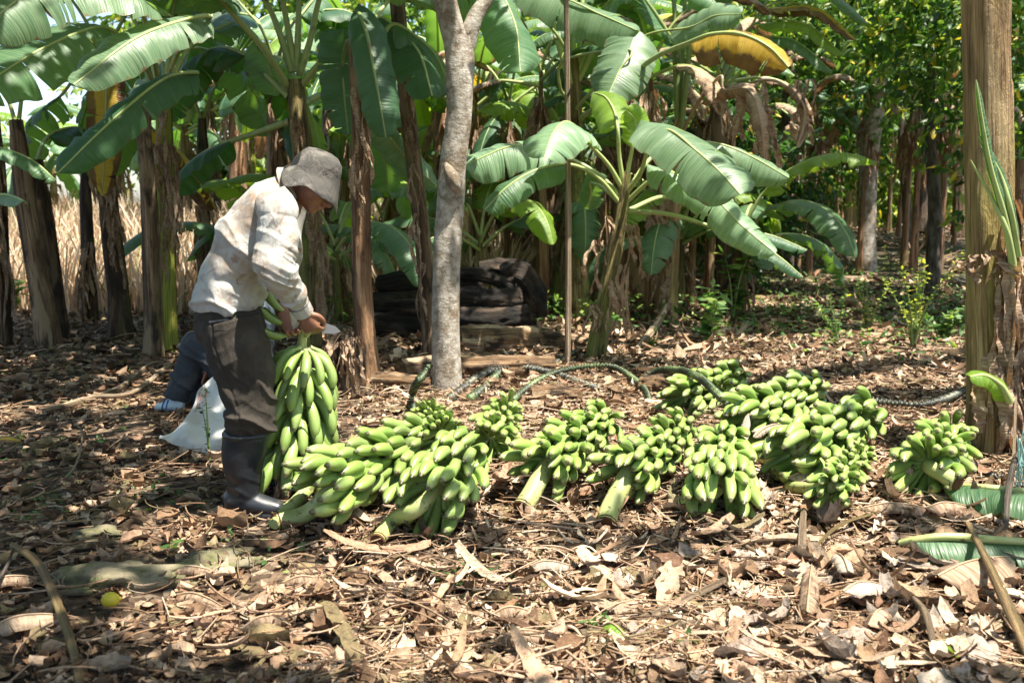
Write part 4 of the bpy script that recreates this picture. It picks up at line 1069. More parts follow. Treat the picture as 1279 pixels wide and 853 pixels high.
# --- plant with the long yellow leaf at the left
t, b = plant('banana plant at the left with a long yellow dead leaf hanging down its trunk', 152, 424); Y = b.y
stemline(t, b, [(148, 370), (140, 300), (132, 220), (128, 140), (130, 80)], [.115, .092, .085, .08, .075, .06], 'stem_dark', 81)
leaf(t, P_((130, 80, Y), (134, 50, Y - .3)), P_((134, 42, Y - .45), (133, 100, Y - .5), (131, 170, Y - .5), (128, 245, Y - .45)), .30, 'leaf_yellow', 'rib', seed=231, up=toward(130, 150, Y, 1, 0), tears=6, fold=-.1, sag=-.3, label='yellow leaf hanging straight down')
for i in range(5): flap(t, at(124 + 6 * (i % 5), 180 + 26 * i, Y - .12), (0, 0, -1), .12, .6, 235 + i)
for i, (q, W_, m_) in enumerate([([(130, 70, 0), (110, 30, 0), (90, 0, 0), (60, -30, 0), (10, -20, -.2), (-40, 40, -.5)], .55, 'leaf_dark'), ([(130, 70, 0), (150, 30, 0), (170, 5, 0), (210, -10, 0), (250, 20, .2), (270, 80, .4)], .55, 'leaf_dark'),
                                 ([(130, 80, 0), (100, 90, .2), (75, 120, .3), (40, 150, .4), (20, 200, .4), (10, 250, .4)], .5, 'leaf'), ([(130, 80, 0), (160, 120, .4), (190, 160, .6), (225, 190, .8), (250, 220, .9), (270, 262, 1)], .5, 'leaf_yellow')]):
    pts = [at(a, c, Y + d) for a, c, d in q]; leaf(t, pts[:3], pts[2:], W_, m_, 'rib', seed=245 + i, tears=10)
# --- leaning trunks at the far left
t, b = plant('leaning dark banana trunk second from the left edge, with purplish brown bark', 62, 434); Y = b.y
stemline(t, b, [(54, 380), (42, 310), (32, 250), (26, 200), (20, 150)], [.12, .095, .088, .082, .075, .055], 'stem_brown', 91)
for i, (q, W_, m_) in enumerate([([(22, 160, 0), (10, 120, 0), (0, 100, 0), (-40, 80, 0), (-80, 120, -.3), (-90, 180, -.5)], .5, 'leaf'), 
                                 ([(22, 160, 0), (30, 100, .2), (40, 80, .3), (60, 60, .5), (100, 70, .6), (120, 110, .7)], .5, 'leaf')]):
    pts = [at(a, c, Y + d) for a, c, d in q]; leaf(t, pts[:3], pts[2:], W_, m_, 'rib', seed=255 + i, tears=8)
t, b = plant('thinner leaning banana trunk just right of the leaning one at far left', 76, 428); Y = b.y
stemline(t, b, [(70, 370), (60, 300), (50, 240), (44, 200)], [.10, .078, .074, .068, .055], 'stem_dark', 92)
leaf(t, P_((44, 205, Y), (60, 170, Y + .3)), P_((60, 170, Y + .3), (100, 160, Y + .5), (130, 190, Y + .7), (145, 240, Y + .8)), .5, 'leaf_dark', seed=262, tears=8)
# leaf poking in at the left edge
t, b = plant('banana plant outside the left edge whose lit leaf tip pokes in', -40, 470); Y = b.y
stemline(t, b, [(-42, 400), (-46, 300), (-50, 220)], [.12, .10, .09, .07], 'stem_dark', 93)
leaf(t, P_((-48, 240, Y), (-40, 215, Y - .5)), P_((-40, 235, Y - 1), (-15, 240, Y - 1.2), (10, 243, Y - 1.3), (30, 251, Y - 1.4)), .16, 'leaf_pale', seed=271, up=toward(0, 240, Y, .5, 1), tears=1)
leaf(t, P_((-48, 240, Y), (-30, 190, Y)), P_((-30, 190, Y), (0, 185, Y), (40, 200, Y), (70, 225, Y)), .25, 'leaf', seed=272, tears=2)
# --- dead rag trunks behind the man
for i, (px, py, top, r, lb, m_) in enumerate([(258, 400, 200, .07, 'thin ragged dead trunk showing behind the back of the man', 'stem_dark'), (415, 380, 150, .08, 'ragged dark stem beyond the man, right of his knife', 'stem_dark'),
                                        (496, 345, 190, .15, 'pale brown banana trunk behind the dark log pile', 'stem_brown'), (112, 402, 250, .07, 'thin stem in the sun right of the leaning trunks', 'stem_dark'), (-2, 432, 200, .09, 'dark trunk cut by the left edge', 'stem_dark'),
                                        (622, 345, 110, .17, 'dark olive trunk behind the right end of the log pile', 'stem_dark'), (350, 400, 130, .12, 'pale patched trunk behind the man s neck', 'stem_rust'), (318, 330, 150, .07, 'thin pale green stem above the man s back', 'stem_yellow')]):
    lb = lb.replace(' s ', "'s ")
    t, b = plant(lb, px, py); Y = b.y
    stemline(t, b, [(px - 2, (py + top) / 2), (px - 5, top), (px - 6, top - 60)], [r * 1.3, r, r * .85, r * .5], m_, 300 + i)
    rs = random.Random(i)
    for k in range(6): flap(t, at(px - 4 + rs.uniform(-6, 6), top + rs.uniform(0, 110), Y - r), (0, 0, -1), .12, rs.uniform(.5, 1.0), 310 + i * 9 + k, mat_='leaf_dry')
    for k in range(0 if px < 130 else 5):
        sx = (-1) ** k; ex = rs.uniform(60, 130)
        pts = [at(px - 6, top - 50, Y), at(px - 6 + sx * 15, top - 90, Y + rs.uniform(-.3, .3)), at(px - 6 + sx * 30, top - 110, Y + rs.uniform(-.5, .5)), at(px + sx * ex * .7, top - 120 + rs.uniform(-20, 20), Y + rs.uniform(-.8, .5)), at(px + sx * ex, top - 60, Y + rs.uniform(-1, .6)), at(px + sx * ex * 1.15, top + rs.uniform(-20, 30), Y + rs.uniform(-1, .6))]
        leaf(t, pts[:3], pts[2:], .45, rs.choice(['leaf', 'leaf_dark', 'leaf_lime']), seed=400 + i * 8 + k, tears=rs.choice([3, 8, 12]))
# --- big trunk at the right edge
t, b = plant('big tan banana trunk at the right edge of the photo', 1238, 566); Y = b.y
stemline(t, b, [(1240, 500), (1238, 400), (1235, 300), (1234, 180), (1232, 60), (1231, -60), (1228, -200)], [.135, .112, .110, .108, .108, .106, .105, .10], 'stem_ochre', 402, n=120, sides=36)
for i, (px, py, w_, l_, o_) in enumerate([(1243, 312, .16, .22, -.5), (1218, 318, .10, .16, -.9), (1252, 330, .14, .9, .2), (1262, 380, .2, .8, .4), (1256, 440, .2, .7, .3), (1240, 470, .22, .5, 0), (1262, 250, .14, .9, .5)]):
    flap(t, at(px, py, Y - .12), (.05, 0, -1), w_, l_, 410 + i, out=(o_, -1, 0))
for i, a in enumerate([(200, 1.6), (380, .6)]):
    pts = [at(1228, -200, Y), at(1228 + a[0] * .15, -330, Y + a[1] * .2), at(1228 + a[0] * .7, -430, Y + a[1] * .6), at(1228 + a[0] * 1.6, -420, Y + a[1]), at(1228 + a[0] * 2.4, -300, Y + a[1] * 1.3)]
    leaf(t, pts[:2], pts[1:], .6, 'leaf', seed=420 + i, tears=6)
# dark neighbour trunk with rags, and narrow sucker leaves
t, b = plant('dark ragged trunk half cut off by the right edge, with narrow sucker leaves', 1268, 566); Y = b.y
stemline(t, b, [(1270, 500), (1272, 400), (1276, 300), (1282, 200)], [.13, .10, .09, .08, .06], 'stem_dark', 431)
for i in range(9): flap(t, at(1262 + 5 * (i % 3), 300 + 26 * i, Y - .1), (0, 0, -1), .14, .5, 440 + i)
leaf(t, [], P_((1266, 330, Y - .2), (1255, 270, Y - .3), (1236, 200, Y - .35), (1219, 100, Y - .4)), .075, 'leaf', seed=451, up=toward(1240, 200, Y, 1, 0), tears=1, fold=.5)
leaf(t, [], P_((1272, 320, Y - .2), (1262, 260, Y - .3), (1248, 215, Y - .3), (1222, 170, Y - .35)), .06, 'leaf', seed=452, up=toward(1240, 200, Y, 1, 0), tears=1, fold=.4)
leaf(t, [], P_((1268, 345, Y - .2), (1258, 290, Y - .3), (1240, 250, Y - .3), (1212, 200, Y - .35)), .035, 'leaf_lime', seed=453, up=toward(1240, 200, Y, 1, 0), tears=1, fold=.6)
leaf(t, [], P_((1262, 500, Y - .25), (1250, 480, Y - .3), (1230, 468, Y - .35), (1211, 470, Y - .4)), .13, 'leaf_lime', seed=454, up=toward(1240, 480, Y, .8, .6), tears=1, fold=.1)
# --- brown dead leaves hanging right of the yellow one
t, b = plant('banana plant with brown dead leaves hanging beside the yellow leaf', 905, 395); Y = b.y
stemline(t, b, [(905, 350), (902, 260), (897, 180), (892, 120)], [.10, .09, .08, .07, .05], 'stem_dark', 471)
leaf(t, P_((895, 130, Y), (920, 110, Y - .8), (965, 100, Y - 1.6)), P_((985, 105, Y - 2), (1000, 125, Y - 2.1), (1005, 150, Y - 2.1), (996, 185, Y - 2.1)), .24, 'leaf_dry', 'rib_dry', seed=472, tears=5, sag=1.5, curl=1.4, up=toward(1000, 150, Y, 1, .4))
for i, (px, py, w_, l_) in enumerate([(1006, 100, .2, .35), (1000, 140, .22, .4), (938, 105, .35, .6), (955, 150, .25, .6), (925, 120, .2, .5)]): flap(t, at(px, py, Y - 2 + .2 * i), (.03, 0, -1), w_, l_, 480 + i)
for i in range(4):
    pts = [at(892, 120, Y), at(900 + 10 * i, 80, Y - .2), at(930 + 12 * i, 50 - 20 * i, Y - .4), at(990 + 15 * i, 50 - 20 * i, Y - .6), at(1040 + 15 * i, 90 - 20 * i, Y - .8)]
    leaf(t, pts[:3], pts[2:], .28, ['leaf', 'leaf_lime', 'leaf_yellow', 'leaf'][i], seed=490 + i, tears=3)
# ------------------------------------------------------------------ background grove: copies of six plants
protos = []
spec = [(2.1, .13, 9, ['leaf', 'leaf', 'leaf_dark', 'leaf_dark'], 'stem_brown'), (2.5, .15, 8, ['leaf', 'leaf_lime', 'leaf_dark'], 'stem_dark'), (1.4, .09, 8, ['leaf', 'leaf', 'leaf_lime'], 'stem_olive'),
        (2.8, .14, 8, ['leaf', 'leaf_dark', 'leaf_yellow'], 'stem_rust'), (.7, .06, 7, ['leaf_lime', 'leaf'], 'stem_olive'), (2.3, .13, 10, ['leaf', 'leaf_dark', 'leaf_pale'], 'stem_ochre'),
        (2.4, .045, 5, ['leaf', 'leaf_dark', 'leaf_dry'], 'stem_rust')]
for i, (H, r, nl, ms, sm) in enumerate(spec):
    protos.append(gen_plant(H, r, nl, 700 + i, ms, stemm=sm, L=(.8, 1.25) if i == 6 else (1.1, 1.7) if H < 1.6 else (1.5, 2.2), W=(.22, .32) if i == 6 else (.34, .5), dead=5 if i < 6 else 12, lean=.1 * (i % 3 - 1)))
names_ = ['brown-trunked banana plant in the grove behind the clearing', 'dark-trunked banana plant in the grove behind the clearing', 'short green banana plant in the grove behind the clearing', 'tall rust-trunked banana plant in the grove behind the clearing', 'leafy banana sucker low in the grove behind the clearing', 'ochre-trunked banana plant in the grove behind the clearing']
names_.append('thin'); grove = ['brown-trunked background banana plants', 'dark-trunked background banana plants', 'short green background banana plants', 'rust-trunked background banana plants', 'background banana suckers', 'ochre-trunked background banana plants', 'slim background banana plants hung with dead leaves']
rs = random.Random(77)
spots = []
for px, Y, k in [(70, 18.5, 2), (235, 17.5, 0), (300, 16.5, 3), (425, 13.5, 5), (480, 13.0, 2), (500, 15, 0), (560, 12.5, 3), (600, 14.5, 5), (640, 15.5, 1),
                 (690, 13.5, 0), (745, 14.5, 5), (790, 12.5, 3), (800, 17, 1), (880, 16, 0), (270, 17.5, 1), (20, 18.5, 2), (160, 19.5, 0), (350, 17.5, 5), (420, 18.5, 3), (540, 18, 0), (680, 19, 5), (760, 20, 3), 
                 (950, 19, 2), (985, 17.0, 5), (1040, 21, 3), (1145, 22, 1), (1165, 19.5, 5), (1195, 21, 0), (1215, 24, 3), (1250, 18, 0), (1060, 25, 5), (930, 23, 1), (870, 24, 3), (1310, 17, 5), (1350, 12, 3),
                 (335, 10.6, 4), (600, 11.2, 4), (850, 11.5, 4), (925, 11.0, 4), (480, 12.8, 4), (420, 10.2, 4), (-150, 10, 3), (-120, 16, 5), (700, 11.6, 2), (660, 17, 2),  (1120, 26, 2), (1010, 24, 0)]:
    spots.append((px, Y, k))
for i in range(26): spots.append((870 + 14.5 * i + rs.uniform(-6, 6), [17, 23, 20, 26, 14.5][i % 5] + rs.uniform(-1, 1), 6))
for px, Y in ((680, 10.8), (704, 12.2), (745, 11.6), (765, 13.4), (812, 10.6), (862, 12.4), (885, 11.8), (935, 14), (960, 15.5), (1010, 14.8), (1128, 16), (1172, 15), (610, 13.5), (632, 11.8), (590, 12), (668, 13), (780, 11.8), (812, 13), (345, 14), (440, 12)): spots.append((px, Y, 6))
usedp = set()
LAND = [(20, 'beyond the far left edge trunks'), (110, 'beyond the leaning trunks at left'), (240, 'beyond the fused trunks'), (430, 'beyond the bending man'), (520, 'beyond the rust trunk and log pile'), (620, 'beyond the pale forked tree'), (705, 'left of the bare pole'), (775, 'behind the young banana plant'), (860, 'behind the ochre trunk'), (1000, 'left of the slim grey tree'), (1100, 'right behind the slim grey tree'), (1200, 'left of the big tan trunk'), (9999, 'behind the big tan trunk')]
def land(px): return next(n for l, n in LAND if px < l)
lab_cnt = {}
short = ['brown-trunked banana plant', 'dark-trunked banana plant', 'short green banana plant', 'tall rust-trunked banana plant', 'leafy banana sucker', 'ochre-trunked banana plant', 'slim banana stem hung with dead leaves']
ORD = ['leftmost', 'second', 'third', 'fourth', 'fifth', 'sixth', 'seventh', 'eighth', 'ninth', 'tenth', 'eleventh', 'twelfth', 'thirteenth', 'fourteenth', 'fifteenth', 'sixteenth', 'seventeenth', 'eighteenth', 'nineteenth', 'twentieth']
def grove_label(px, Y, k):
    same = sorted((p, y) for p, y, q in spots if q == k and land(p) == land(px))
    i = same.index((px, Y))
    w_ = '' if len(same) == 1 else ORD[i] + ' ' if i == 0 else ORD[i] + ' from left '
    return (w_ + short[k] + ' ' + land(px)).strip()
for px, Y, k in spots:
    x = (px - CX) / FPX * Y
    loc = (x, Y, float(gz(x, Y)))
    sc_ = rs.uniform(.85, 1.12); rz = rs.random() * 6.28
    if k not in usedp:
        usedp.add(k); o = protos[k]; o.location = loc; o.rotation_euler = (0, 0, rz); o.scale = (sc_,) * 3; o['label'] = grove_label(px, Y, k); o['group'] = grove[k]
    else: dup(protos[k], loc, rz, sc_, grove_label(px, Y, k), grove[k])
# ------------------------------------------------------------------ trees of the right background and the forest edge
def broad_tree(label, px, Y, crownb, n, size, kindc, trunkpts, rad, seed, gx=0, yellow=.02, group=None, m_='bark_dark', limbs=()):
    x = (px - CX) / FPX * Y
    b = Vector((x, Y, float(gz(x, Y))))
    t = thing('tree', label, 'tree', b, group=group)
    mb = MB(); tube(mb, [b + Vector((0, 0, -.1))] + trunkpts, rad, 14, 40, ridge=lambda u, th: 1 + .06 * np.sin(3 * th + 11 * u) + .04 * np.sin(5 * th + 23 * u)); mb.build('trunk', M[m_], t)
    for i, (pts, r) in enumerate(limbs):
        mb = MB(); tube(mb, pts, r, 8, 24, ridge=lambda u, th: 1 + .06 * np.sin(2 * th + 17 * u)); mb.build('branch', M[m_], t)
    me = crown_mesh('crown', crownb, n, size, seed, kindc, yellow=yellow)
    link('crown', me, t)
    return t
def blobs_px(lst):
    out = []
    for px, py, Y, r in lst:
        p = at(px, py, Y); out.append((p.x, p.y, p.z, r))
    return out
# the grey leaning tree in the right background
Y = 15.0
broad_tree('slim grey tree leaning right in the clearing at the right', 1083, Y, blobs_px([(1100, 0, Y, 1.2), (1180, -40, Y, 1.4), (1020, -30, Y + 1, 1.4), (1150, 60, Y + .5, .7), (1040, 60, Y + 1, .7)]), 5200, .17, 'mid',
           [at(1083, 280, Y), at(1086, 200, Y), at(1094, 120, Y), at(1106, 60, Y), at(1125, -10, Y), at(1150, -120, Y)], [.16, .12, .13, .145, .13, .12, .11, .08], 1, m_='bark_grey',
           limbs=[([at(1112, 40, Y), at(1150, 8, Y), at(1200, 10, Y - .2), at(1260, 2, Y - .3)], [.08, .06, .04, .02]), ([at(1100, 90, Y), at(1130, 50, Y - .4), at(1180, 30, Y - .8), at(1230, 20, Y - 1)], [.06, .045, .03, .015])])
# spreading small-leaved trees, right
defs = [
 ('leafy tree filling the upper right behind the slim grey tree', 1130, 18.5, [(1130, 60, 18.5, 1.6), (1060, 20, 18, 1.6), (1200, 100, 18, 1.4), (1110, 150, 18.5, 1.2), (1190, 20, 19, 1.6)], 3600, .17, 'mid'),
 ('leafy tree left of the slim grey tree with dense dark leaves', 985, 14.5, [(985, 60, 14.5, 1.1), (930, 20, 14.5, 1.1), (1040, 30, 14.5, .9), (960, 130, 14.8, .7), (900, 90, 15, .9), (1030, 120, 15, .6)], 3400, .14, 'mid'),
 ('leafy tree between the slim grey tree and the big right trunk', 1165, 12.6, [(1165, 40, 12.5, .8), (1190, 110, 12.6, .8), (1200, -20, 12, .9), (1120, 0, 12.5, .7)], 2900, .15, 'mid'),
 ('leafy tree at the right edge behind the big tan trunk', 1290, 11.0, [(1290, 60, 11, .9), (1280, 150, 11, .8), (1300, 240, 11, .7), (1270, 0, 11.5, .9)], 3000, .14, 'mid'),
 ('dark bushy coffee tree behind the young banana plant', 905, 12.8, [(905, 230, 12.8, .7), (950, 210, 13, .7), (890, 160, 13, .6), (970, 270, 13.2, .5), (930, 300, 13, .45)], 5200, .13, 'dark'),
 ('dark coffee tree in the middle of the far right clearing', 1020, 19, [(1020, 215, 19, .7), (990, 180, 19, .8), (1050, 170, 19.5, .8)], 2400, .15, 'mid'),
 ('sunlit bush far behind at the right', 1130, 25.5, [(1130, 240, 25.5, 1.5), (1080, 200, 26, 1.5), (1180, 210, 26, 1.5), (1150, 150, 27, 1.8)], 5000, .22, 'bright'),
 ('leafy tree beyond the grove, left of the far right clearing', 860, 20, [(860, 60, 20, 1.8), (800, 140, 20, 1.5), (880, 200, 21, 1.5), (920, 20, 20, 1.8)], 5500, .19, 'mid'),
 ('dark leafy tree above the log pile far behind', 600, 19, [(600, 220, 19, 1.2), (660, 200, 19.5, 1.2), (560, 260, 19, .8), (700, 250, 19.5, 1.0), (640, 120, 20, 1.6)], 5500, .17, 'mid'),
]
for i, (lb, px, Y, bl, n, s_, kc) in enumerate(defs):
    broad_tree(lb, px, Y, blobs_px(bl), n, s_, kc, [at(px + 3, 260, Y), at(px - 4, 170, Y), at(bl[0][0], bl[0][1], Y)], [.10, .08, .065, .04], 20 + i, yellow=.045)
# extra trunks of the far grove, right
tr_ = 0
# row of trees closing the view (the forest beyond): distinct crowns on their own trunks
rs = random.Random(5)
lab = 'tree of the forest edge closing the view behind the grove'
for i, px in enumerate(range(430, 1420, 75)):
    Y = rs.uniform(28, 33)
    bl = [(px + rs.uniform(-50, 50), rs.uniform(-60, 250), Y + rs.uniform(-1, 1), rs.uniform(1.8, 2.6)) for _ in range(6)] + [(px, 255, Y, 1.6), (px + 35, 215, Y, 1.8)]
    broad_tree(('far forest edge tree, number %s from the left along the skyline' % ['one','two','three','four','five','six','seven','eight','nine','ten','eleven','twelve','thirteen','fourteen'][i]).replace('number one ','leftmost ') if False else 'far forest edge tree ' + land(px) + (', outermost' if px > 1400 else ', right one' if i and land(px - 75) == land(px) else ''), px, Y, blobs_px(bl), 3800, .34, rs.choice(['mid', 'bright', 'mid', 'bright']), [at(px, 240, Y), at(px + 5, 100, Y)], [.2, .15, .1], 50 + i, group='forest edge trees')  # sunlit look of some crowns comes from the bright palette
for i, px in enumerate((-160, 200, 290, 370)):
    Y = rs.uniform(27, 31)
    bl = [(px + rs.uniform(-45, 45), rs.uniform(-60, 190) if px > 180 or px < 0 else rs.uniform(180, 240), Y + rs.uniform(-1, 1), rs.uniform(1.3, 2.0)) for _ in range(4)] + [(px, 245, Y, 1.4)]
    broad_tree('tree beyond the sunny dry field, ' + land(px) + (', farther right' if px == 370 else ', middle one' if px == 290 else ''), px, Y, blobs_px(bl), 3600, .32, rs.choice(['mid', 'bright']), [at(px, 240, Y), at(px + 5, 150, Y)], [.2, .15, .1], 80 + i, group='trees beyond the dry field')
# ------------------------------------------------------------------ sunlit dry field behind the left side: standing straw stalks
def dry_field():
    rs = np.random.RandomState(9)
    n = 26000
    y = rs.uniform(11.2, 21, n); px = rs.uniform(-120, 640, n); x = (px - CX) / FPX * y
    h = rs.uniform(.25, .95, n) * (1 + .25 * (y > 15)); k = 4
    z0 = gz(x, y)
    lean = rs.normal(0, .22, (n, 2)); wd = rs.uniform(.006, .024, n); a = rs.rand(n) * 6.28
    t = np.linspace(0, 1, k)
    bx = x[:, None] + lean[:, 0:1] * h[:, None] * t ** 1.6; by = y[:, None] + lean[:, 1:2] * h[:, None] * t ** 1.6
    bz = z0[:, None] + h[:, None] * t * (1 - .25 * rs.rand(n, 1) * t)
    dx = (np.cos(a) * wd)[:, None] * (1 - .6 * t); dy = (np.sin(a) * wd)[:, None] * (1 - .6 * t)
    P = np.stack([np.stack([bx - dx, by - dy, bz], -1), np.stack([bx + dx, by + dy, bz], -1)], 2)
    q = np.array([(i * 2, i * 2 + 1, i * 2 + 3, i * 2 + 2) for i in range(k - 1)])
    F = (q[None] + (np.arange(n) * k * 2)[:, None, None]).reshape(-1, 4)
    pal = np.array([(.62, .50, .36), (.54, .41, .28), (.68, .57, .43), (.36, .25, .16), (.72, .63, .50), (.20, .26, .08)])
    c = pal[rs.choice(6, n, p=[.25, .22, .2, .15, .13, .05])] * rs.uniform(.8, 1.15, (n, 1))
    mb = MB(); mb.v.append(P.reshape(-1, 3)); mb.c.append(np.repeat(c, k * 2, axis=0)); mb.uv.append(np.zeros((n * k * 2, 2))); mb.f = [tuple(r_) for r_ in F.tolist()]; mb.mi = [0]; mb.n = n * k * 2
    o = mb.build('dry_grass_field', M['drygrass']); kind(o, 'stuff'); o['label'] = 'sunlit dry straw and cut stalks beyond the trunks at the left'
dry_field()
# ------------------------------------------------------------------ harvested bunches on the ground
def A_(px, py, z): return az(px, py, z)
bunch('widest heap bunch left of the middle, fingers pointing down left', A_(428, 600, .17), A_(550, 542, .20), 7, 15, .21, [gpt(345, 660, .03), A_(385, 640, .05)], 11, outw=.42, bends=(.55, .8), ref=None, rachis=None, spread=.3)
bunch('front bunch with a long cut stalk lying towards the camera left of centre', A_(548, 606, .18), A_(582, 560, .25), 4, 13, .185, [gpt(472, 686, .035), gpt(492, 668, .06), A_(520, 636, .13)], 12, outw=.72, bends=(1.05, 1.35), stalk_r=.029)
bunch('small bunch whose round tips face the camera, beside the pale tree', A_(552, 540, .26), A_(532, 512, .12), 4, 9, .12, [], 13, outw=.5, bends=(.55,), fan=(-1.7, 1.7), ra=.02,
      rachis=[A_(516, 515, 0.063), A_(515, 493, 0.045), at(521, 478, 5.4), at(530, 466, 5.5), at(536, 456, 5.55)])
bunch('small bunch right of the pale tree, behind the front row', A_(612, 552, .10), A_(634, 508, .12), 5, 11, .165, [], 14, outw=.6, bends=(.8, 1.05), ra=.024,
      rachis=[A_(640, 500, 0.054), A_(655, 487, 0.045), A_(675, 473, 0.054), A_(700, 463, 0.072), A_(735, 457, 0.081), A_(765, 458, 0.077), A_(790, 472, 0.054), A_(806, 488, 0.036), A_(812, 504, 0.013)])
bunch('bunch with pale sunlit fingers and a short thick stalk, centre of the row', A_(688, 576, .16), A_(756, 522, .20), 7, 14, .175, [gpt(652, 646, .04), A_(663, 618, .07)], 15, outw=.48, bends=(.55, .8), stalk_r=.040)
bunch('bunch with a curved pale stalk standing on the ground, right of centre', A_(792, 582, .16), A_(854, 532, .18), 6, 14, .17, [gpt(757, 664, .03), A_(764, 632, .06)], 16, outw=.45, bends=(.55, .8), stalk_r=.040)
bunch('bunch draped with a dried grey bract, right of the curved pale stalk', A_(900, 606, .12), A_(904, 545, .22), 6, 13, .19, [A_(850, 632, .03), A_(872, 625, .06)], 17, outw=.55, bends=(.8, 1.05), stalk_r=.030)
bunch('bunch at the back of the heap crossed by a dark notched stem', A_(862, 500, .10), A_(922, 468, .16), 5, 12, .19, [], 18, outw=.6, bends=(.8, 1.05), ra=.03,
      rachis=[A_(803, 474, .04), A_(822, 463, .12), A_(848, 462, .20), A_(874, 472, .27), A_(898, 494, .28), A_(920, 515, .22)], rach_mat='rachis')
bunch('large bunch on top of the right heap with long pale fingers', A_(945, 520, .20), A_(1020, 485, .24), 5, 13, .20, [], 19, outw=.55, bends=(.8, 1.05))
bunch('large bunch in the right heap, its fingers curving down on the right', A_(1005, 560, .18), A_(1085, 515, .24), 5, 13, .20, [gpt(948, 585, .05), A_(975, 572, .09)], 20, outw=.62, bends=(.8, 1.35), stalk_r=.03,
      rachis=[A_(1088, 500, .10), A_(1115, 503, .085), A_(1150, 505, .08), A_(1180, 498, .08), A_(1207, 486, .08)], rach_mat='rachis_dry')
bunch('small-fingered bunch with tips towards the camera at the front of the right heap', A_(1042, 606, .15), A_(1080, 562, .12), 6, 12, .125, [gpt(985, 622, .05), A_(1015, 610, .09)], 21, outw=.38, bends=(.55,), stalk_r=.026, ra=.024)
bunch('rightmost bunch beside the big tan trunk, stalk pointing at the camera', A_(1160, 580, .15), A_(1188, 540, .15), 5, 12, .185, [A_(1196, 603, .13), A_(1178, 592, .15)], 22, outw=.55, bends=(.55, .8, 1.05), stalk_r=.034,
      rachis=[gpt(1212, 592, .04), gpt(1230, 600, .03), gpt(1255, 605, .03), gpt(1279, 604, .03), gpt(1310, 598, .03)], rach_mat='rachis_dry')
# bunch held upright, thick end on the ground
bp = gpt(356, 640)
Yb = 4.12
hb = bunch('tall bunch held upright beside the man, partly stripped', at(366, 560, Yb), at(381, 434, Yb), 5, 11, .20, [Vector((bp.x, Yb, 0.0)), at(358, 605, Yb)], 23, outw=.80, bends=(.8, 1.05), floor=False, stalk_r=.032, group='green banana bunches being cut')
top = at(378, 432, Yb)
mb = MB(); tube(mb, [top + Vector((-.01, 0, -.05)), at(379, 415, Yb), at(384, 406, Yb)], [.020, .018, .016], 10, 12); tube(mb, [at(382, 420, Yb - .02), at(386, 414, Yb - .03), at(385, 408, Yb - .03)], [.010, .012, .013], 8, 8); mb.build('stalk', M['stalk'], hb)
for i, (px, py) in enumerate([(350, 570), (372, 575)]): flap(hb, at(px, py, Yb - .03), (0, 0, -1), .12, .33, 510 + i, mat_='leaf_dry', name='dry_bract')
for i, (a, l_) in enumerate([(.35, .19)]): pass
# the hand of bananas just cut off
t = thing('banana_hand', 'small hand of green bananas held beside the man\'s belt', 'banana hand', at(362, 412, 4.05))
c0 = at(362, 404, 4.05)
mb = MB(); tube(mb, [c0 + Vector((.012, 0, .05)), c0 + Vector((.02, 0, 0)), c0 + Vector((.01, 0, -.045))], [.016, .024, .016], 10, 12); mb.build('crown', M['soft_pale'], t)
rs = random.Random(3)
for r_ in range(3):
    for k in range(4):
        X = Vector((-1, -.55 + k * .33, .22 - r_ * .34)).normalized(); Zt = Vector((-.2, 0, 1)); Z = (Zt - X * X.dot(Zt)).normalized(); Yv = Z.cross(X); s = rs.uniform(.13, .165)
        link('banana', BAN[.55 if k % 2 else .8], t, M=mat_cols(X, Yv, Z, c0 + Vector((.0, 0, .045 - r_ * .045)) - t.location) @ Matrix.Diagonal((s, s, s, 1)))
# loose stripped stems lying behind the heap
def stripped(label, pts, seed, m_='rachis_dry', r=.014):
    o = rachis_geo(pts, seed, r).build('stripped_rachis', M[m_]); tag(o, label, 'fruit stem', 'stripped fruit stems behind the bunches')
stripped('notched green stripped stem arching from the pale tree', [gpt(560, 505, .03), A_(575, 488, 0.023), A_(600, 469, 0.045), A_(628, 460, 0.063), A_(660, 460, 0.059), A_(700, 470, 0.036), A_(745, 486, 0.018)], 31, 'rachis_dry')
stripped('darker stripped stem lying flat behind the small bunch', [gpt(585, 505, .03), A_(598, 490, 0.018), A_(612, 478, 0.027), A_(626, 462, 0.041)], 32, 'rachis')
stripped('thin pale branched stem lying behind the notched one', [gpt(655, 470, .03), gpt(690, 462, .05), gpt(718, 448, .06)], 33, 'rachis_dry', .009)
# ------------------------------------------------------------------ people
def loft(mb, secs, sides=24, closed=True):
    """secs: (centre, rx, ry, xdir) ; section plane normal follows the path"""
    C = np.array([list(s[0]) for s in secs], float)
    n = max(20, 6 * len(secs)); k = np.linspace(0, 1, len(secs))
    Cs = spline(C, n); rx = np.interp(np.linspace(0, 1, n), k, [s[1] for s in secs]); ry = np.interp(np.linspace(0, 1, n), k, [s[2] for s in secs])
    xd = np.array([np.interp(np.linspace(0, 1, n), k, [list(s[3])[j] for s in secs]) for j in range(3)]).T
    T = unit(np.gradient(Cs, axis=0)); X = unit(xd - T * (xd * T).sum(1, keepdims=True)); Y = np.cross(T, X)
    th = np.linspace(0, 2 * np.pi, sides, endpoint=False)
    P = Cs[:, None] + X[:, None] * (rx[:, None] * np.cos(th))[..., None] + Y[:, None] * (ry[:, None] * np.sin(th))[..., None]
    mb.grid(P, close=True)
    if closed:
        mb.add(P[0], [tuple(range(sides))[::-1]]); mb.add(P[-1], [tuple(range(sides))])
